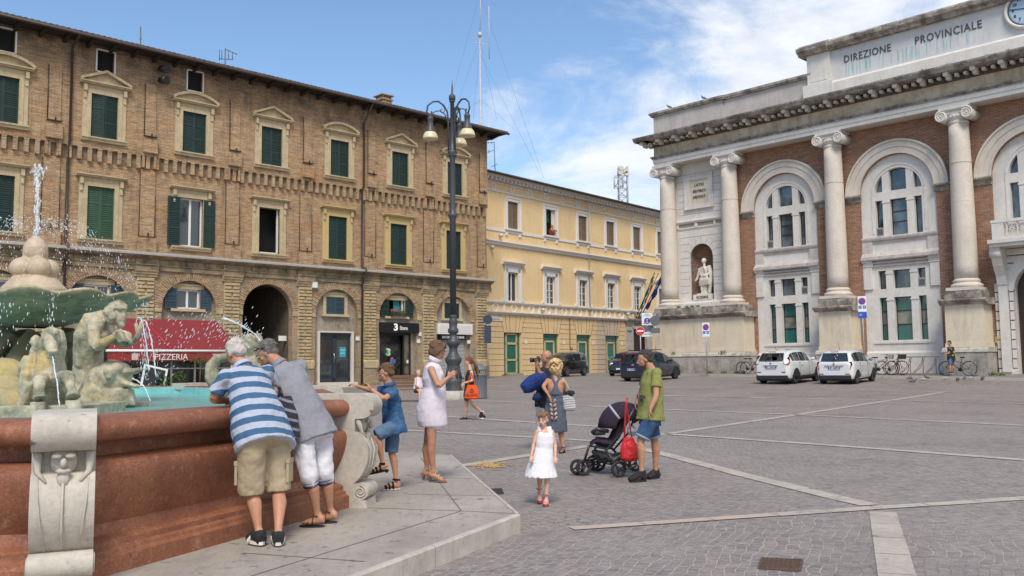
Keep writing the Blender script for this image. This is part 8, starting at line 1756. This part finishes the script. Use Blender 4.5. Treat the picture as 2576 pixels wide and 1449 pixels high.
# overhead cables
def cable_(label,a,Ya,c,Yc,sag,r=.022):
    p,q=aty(*a,Ya),aty(*c,Yc); b=M(); n=16; b.tube([p.lerp(q,k/n)-V(0,0,sag*4*(k/n)*(1-k/n))-p for k in range(n+1)],r,4); b.obj('overhead_cable',m_wire,base=tuple(p),label=label,category='cable',group='overhead cables')
cable_('cable sagging low across the yellow building between its windows',(1236,622),57,(1665,610),60,.9); cable_('upper cable running level across the yellow building',(1236,572),57,(1665,572),60,.2,.016); cable_('cable dropping from the corner of the white palace to the wall between windows',(1430,602),66,(1665,590),58,.35)
# satellite: manhole, litter, tufts
m_mh=mat('rusty manhole',(.13,.075,.05),.7,col2=(.085,.06,.045),sc=12,var=.2,bump=.3)
b=M(); P=[(1.90,7.15),(2.17,7.04),(2.31,7.41),(2.02,7.50)]; b.add([(x,y,.007) for x,y in P],[(0,1,2,3)]); 
Pv=[Vector((x,y,.0)) for x,y in P]
for k in range(1,8):
    f=k/8; b.bar(Pv[0].lerp(Pv[3],f)+V(0,0,.010),Pv[1].lerp(Pv[2],min(1,f+.12))+V(0,0,.010),.012,.006); b.bar(Pv[0].lerp(Pv[1],f)+V(0,0,.010),Pv[3].lerp(Pv[2],f)+V(0,0,.010),.008,.006)
for i in range(4): b.bar(Pv[i]+V(0,0,.008),Pv[(i+1)%4]+V(0,0,.008),.03,.01)
b.obj('manhole_cover',m_mh,base=(2.1,7.25,0),label='rusty rectangular manhole cover set in the cobbles at the front',category='manhole cover')
P=[gnd(1233,1232),gnd(1262,1230),gnd(1268,1243),gnd(1240,1246)]; b=M(); b.add([tuple(p+V(0,0,.006)) for p in P],[(0,1,2,3)]); [b.bar(P[0].lerp(P[3],k/5)+V(0,0,.01),P[1].lerp(P[2],k/5)+V(0,0,.01),.012,.006) for k in range(6)]
b.obj('drain_grate',mat('dark iron',(.05,.045,.04),.7),base=tuple(P[0]),label='small dark drain cover beside the platform step',category='drain cover')
b=M(); r5=random.Random(9)
for k in range(120):
    x,y=r5.gauss(1232,22),r5.gauss(1172,5); p=gnd(x,y); p.z+=.01; a=r5.uniform(0,PI); b.bar(p,p+V(.05*cos(a),.05*sin(a),.004),.03,.006)
b.obj('bread_crumbs',mat('bread',(.52,.34,.14),.8,col2=(.4,.24,.1),sc=20),kind='stuff')
b=M()
for k in range(150):
    u,v=r5.uniform(1650,2560),r5.uniform(-5,1); x=17+r5.gauss(0,3.2); y=41-(x-17)*.75+r5.gauss(0,1.2); p=G(x,y)+V(0,0,.012); a=r5.uniform(0,PI); b.bar(p,p+V(.07*cos(a),.07*sin(a),.0),.045,.01)
b.obj('fallen_leaves',mat('dry leaf',(.40,.25,.10),.9,col2=(.3,.2,.1),sc=20),kind='stuff')
m_wd=mat('weed green',(.07,.12,.025),.8,col2=(.13,.16,.04),sc=10,var=.2); b=M()
def tuft(p,s,n):
    for k in range(n):
        a=r5.uniform(0,2*PI); l=s*r5.uniform(.5,1.2); q=Vector(p)+V(r5.gauss(0,s*.5),r5.gauss(0,s*.25),0); d=V(cos(a)*.5,sin(a)*.5,1).normalized()*l; w=V(-sin(a),cos(a),0)*s*.08
        b.add([q-w,q+w,q+d*.6+w*.7,q+d+V(cos(a),sin(a),-.3)*l*.25],[(0,1,2,3),(3,2,1,0)])
for u in (-17.2,-16.2,-13.2,-12.2,-11.4,-10.9,8.9,2.5,2.8): p=RM@V(u,-1.48,0); p.z=gz(p.x,p.y)+.13; tuft(p,.22,26)
for u in (-16.2,-15.6,-15.0,-14.6,-14.2): tuft(RM@V(u,-1.1,5.0),.14,40)
for u in (-17.3,-15.9,-12.3): tuft(RM@V(u,-1.4,2.1),.25,18)
for u in (-3,-1,0,1,1.2,3,4,-2.2,.2): tuft(RM@V(u,-1.5,16.12),.17,18)
for u in (-8.9,-12.5,-4.4): p=bl.matrix_basis@V(u,-.25,0); p.z=gz(p.x,p.y); tuft(p,.25,20)
for k in range(26): p=gnd(r5.gauss(1450,55),r5.gauss(1310,8)); tuft(p,.02,7)
for k in range(14): p=gnd(r5.choice((2010,2190,2210,1960))/1.0*1+r5.gauss(0,14),r5.gauss(1285,6)); tuft(p,.02,6)
p=BYM@V(18.6,-.3,5.25); tuft(p,.3,60); tuft(BYM@V(1.6,-.1,.85),.15,20)
b.obj('weeds',m_wd,kind='stuff')
# plants by the pizzeria terrace
def LB(u,y,z): q=Matrix.Translation(LP)@Matrix.Rotation(R(44),4,'Z')@V(u,y,0); q.z=gz(q.x,q.y)+z; return q
m_lf=mat('leaf green',(.05,.11,.02),.7,col2=(.08,.16,.03),sc=9,var=.25)
for (u,lb,rad,tr,kind) in ((-19.0,'round-topped potted tree in front of the pizzeria',.42,1.15,'tree'),(-19.9,'bushy potted shrub left of the round potted tree',.36,.45,'shrub'),(-20.7,'low spiky potted palm at the left of the pizzeria plants',.4,.3,'palm')):
    p=LB(u,-2.6,0); t=thing('potted_plant',lb,'potted plant',tuple(p),0,'potted plants on the terrace'); b=M(); b.lathe([(.17,0),(.24,.4),(.26,.42),(.22,.43)],14); b.obj('pot',mat('dark pot',(.06,.05,.05),.6),t); b=M(); b.tube([(0,0,.4),(.02,0,.4+tr)],.025,6); b.obj('trunk',m_bw,t); b=M(); cz=.45+tr
    for k in range(420):
        a=r5.uniform(0,2*PI); e=math.asin(r5.uniform(-.7,1)); q=rad*r5.random()**.4; c=V(q*cos(a)*cos(e),q*sin(a)*cos(e),cz+q*sin(e)*.8); w=V(r5.gauss(0,1),r5.gauss(0,1),r5.gauss(0,1)).normalized(); v=w.cross(V(0,0,1)).normalized(); l=.06 if kind!='palm' else .16; b.add([c,c+v*l*.35+w*l*.5,c+w*l,c-v*l*.35+w*l*.5],[(0,1,2,3)])
    b.obj('crown',m_lf,t)
p=LB(-21.3,-3.0,0); t=thing('menu_board','dark menu board in a white frame leaning at the pizzeria terrace','menu board',tuple(p),R(44)); b=M(); b.X=Matrix.Rotation(R(-12),4,'X')@Matrix.Rotation(R(14),4,'Y'); b.box(-.5,.5,-.02,.02,.5,.58); b.box(-.5,.5,-.02,.02,1.4,1.48); b.box(-.5,-.42,-.02,.02,.58,1.4); b.box(.42,.5,-.02,.02,.58,1.4); b.obj('board_frame',m_white,t); b=M(); b.X=Matrix.Rotation(R(-12),4,'X')@Matrix.Rotation(R(14),4,'Y'); b.box(-.42,.42,-.01,.01,.58,1.4); b.obj('board_face',m_black,t); b=M(); [b.tube([(q,0,0),(q,.1,.6)],.02,5) for q in (-.35,.35)]; b.obj('leg',m_white,t)
# window box flowers
p=bl.matrix_basis@V(-6.48,-.02,4.36); t=thing('flower_box','pink and green potted flowers on the sill above the black shop sign','flowers',tuple(p),R(44)); b=M(); b.box(-.5,.5,-.05,.12,-.04,.08); b.obj('box',m_pipe,t); b=M()
for k in range(160): q=V(r5.uniform(-.5,.5),r5.uniform(-.1,.1),.1+abs(r5.gauss(0,.09))); b.ell(q,(.03,.03,.02),5,4)
b.obj('leaves',m_lf,t); b=M(); [b.ell(V(r5.uniform(-.5,-.1),r5.uniform(-.15,.05),.2+abs(r5.gauss(0,.07))),.025,5,4) for k in range(40)]; b.obj('blossoms',mat('pink petal',(.5,.08,.15),.7),t)
# graffiti on the corner plinth
b=M()
for pts in ([(0,.5),(.05,.75),(.2,.8),(.2,.55),(.05,.45),(0,.5)],[(.35,.45),(.4,.85)],[(.4,.65),(.5,.7),(.55,.45)],[(.7,.5),(.75,.75),(.95,.75),(.95,.5),(.8,.42),(.7,.5)],[(.35,.25),(.4,.05),(.6,.08)]): b.tube([(x,-1.43,1.0+y*.9) for x,y in pts],.018,4)
o=b.obj('graffiti',mat('chalk graffiti',(.42,.42,.40),.9),br); o.location=(-17.0,0,0)
# hoarding post with barrier tape and small items by the portal
b=M(); b.tube([(0,0,0),(0,0,1.05)],.035,8); b.tube([(0,0,1.0),(1.3,0,.98)],.018,6); b.lathe([(.15,0),(.12,.05)],12); p=rpt(2.6,-1.9); b.obj('barrier_post',m_gm,base=tuple(p),label='thin grey barrier post with a rail beside the dark portal',category='barrier')
b=M(); b.ell((0,0,0),(.2,.12,.25)); b.ell((.05,0,.22),(.1,.08,.12)); p=onR(2372,853,-1.45); b.obj('hanging_bag',clo('dark plastic',(.08,.08,.11)),base=tuple(p),label='dark plastic bag tied to the pedestal above the bicycle rack',category='bag',remesh=.03,crease=(.06,.1))
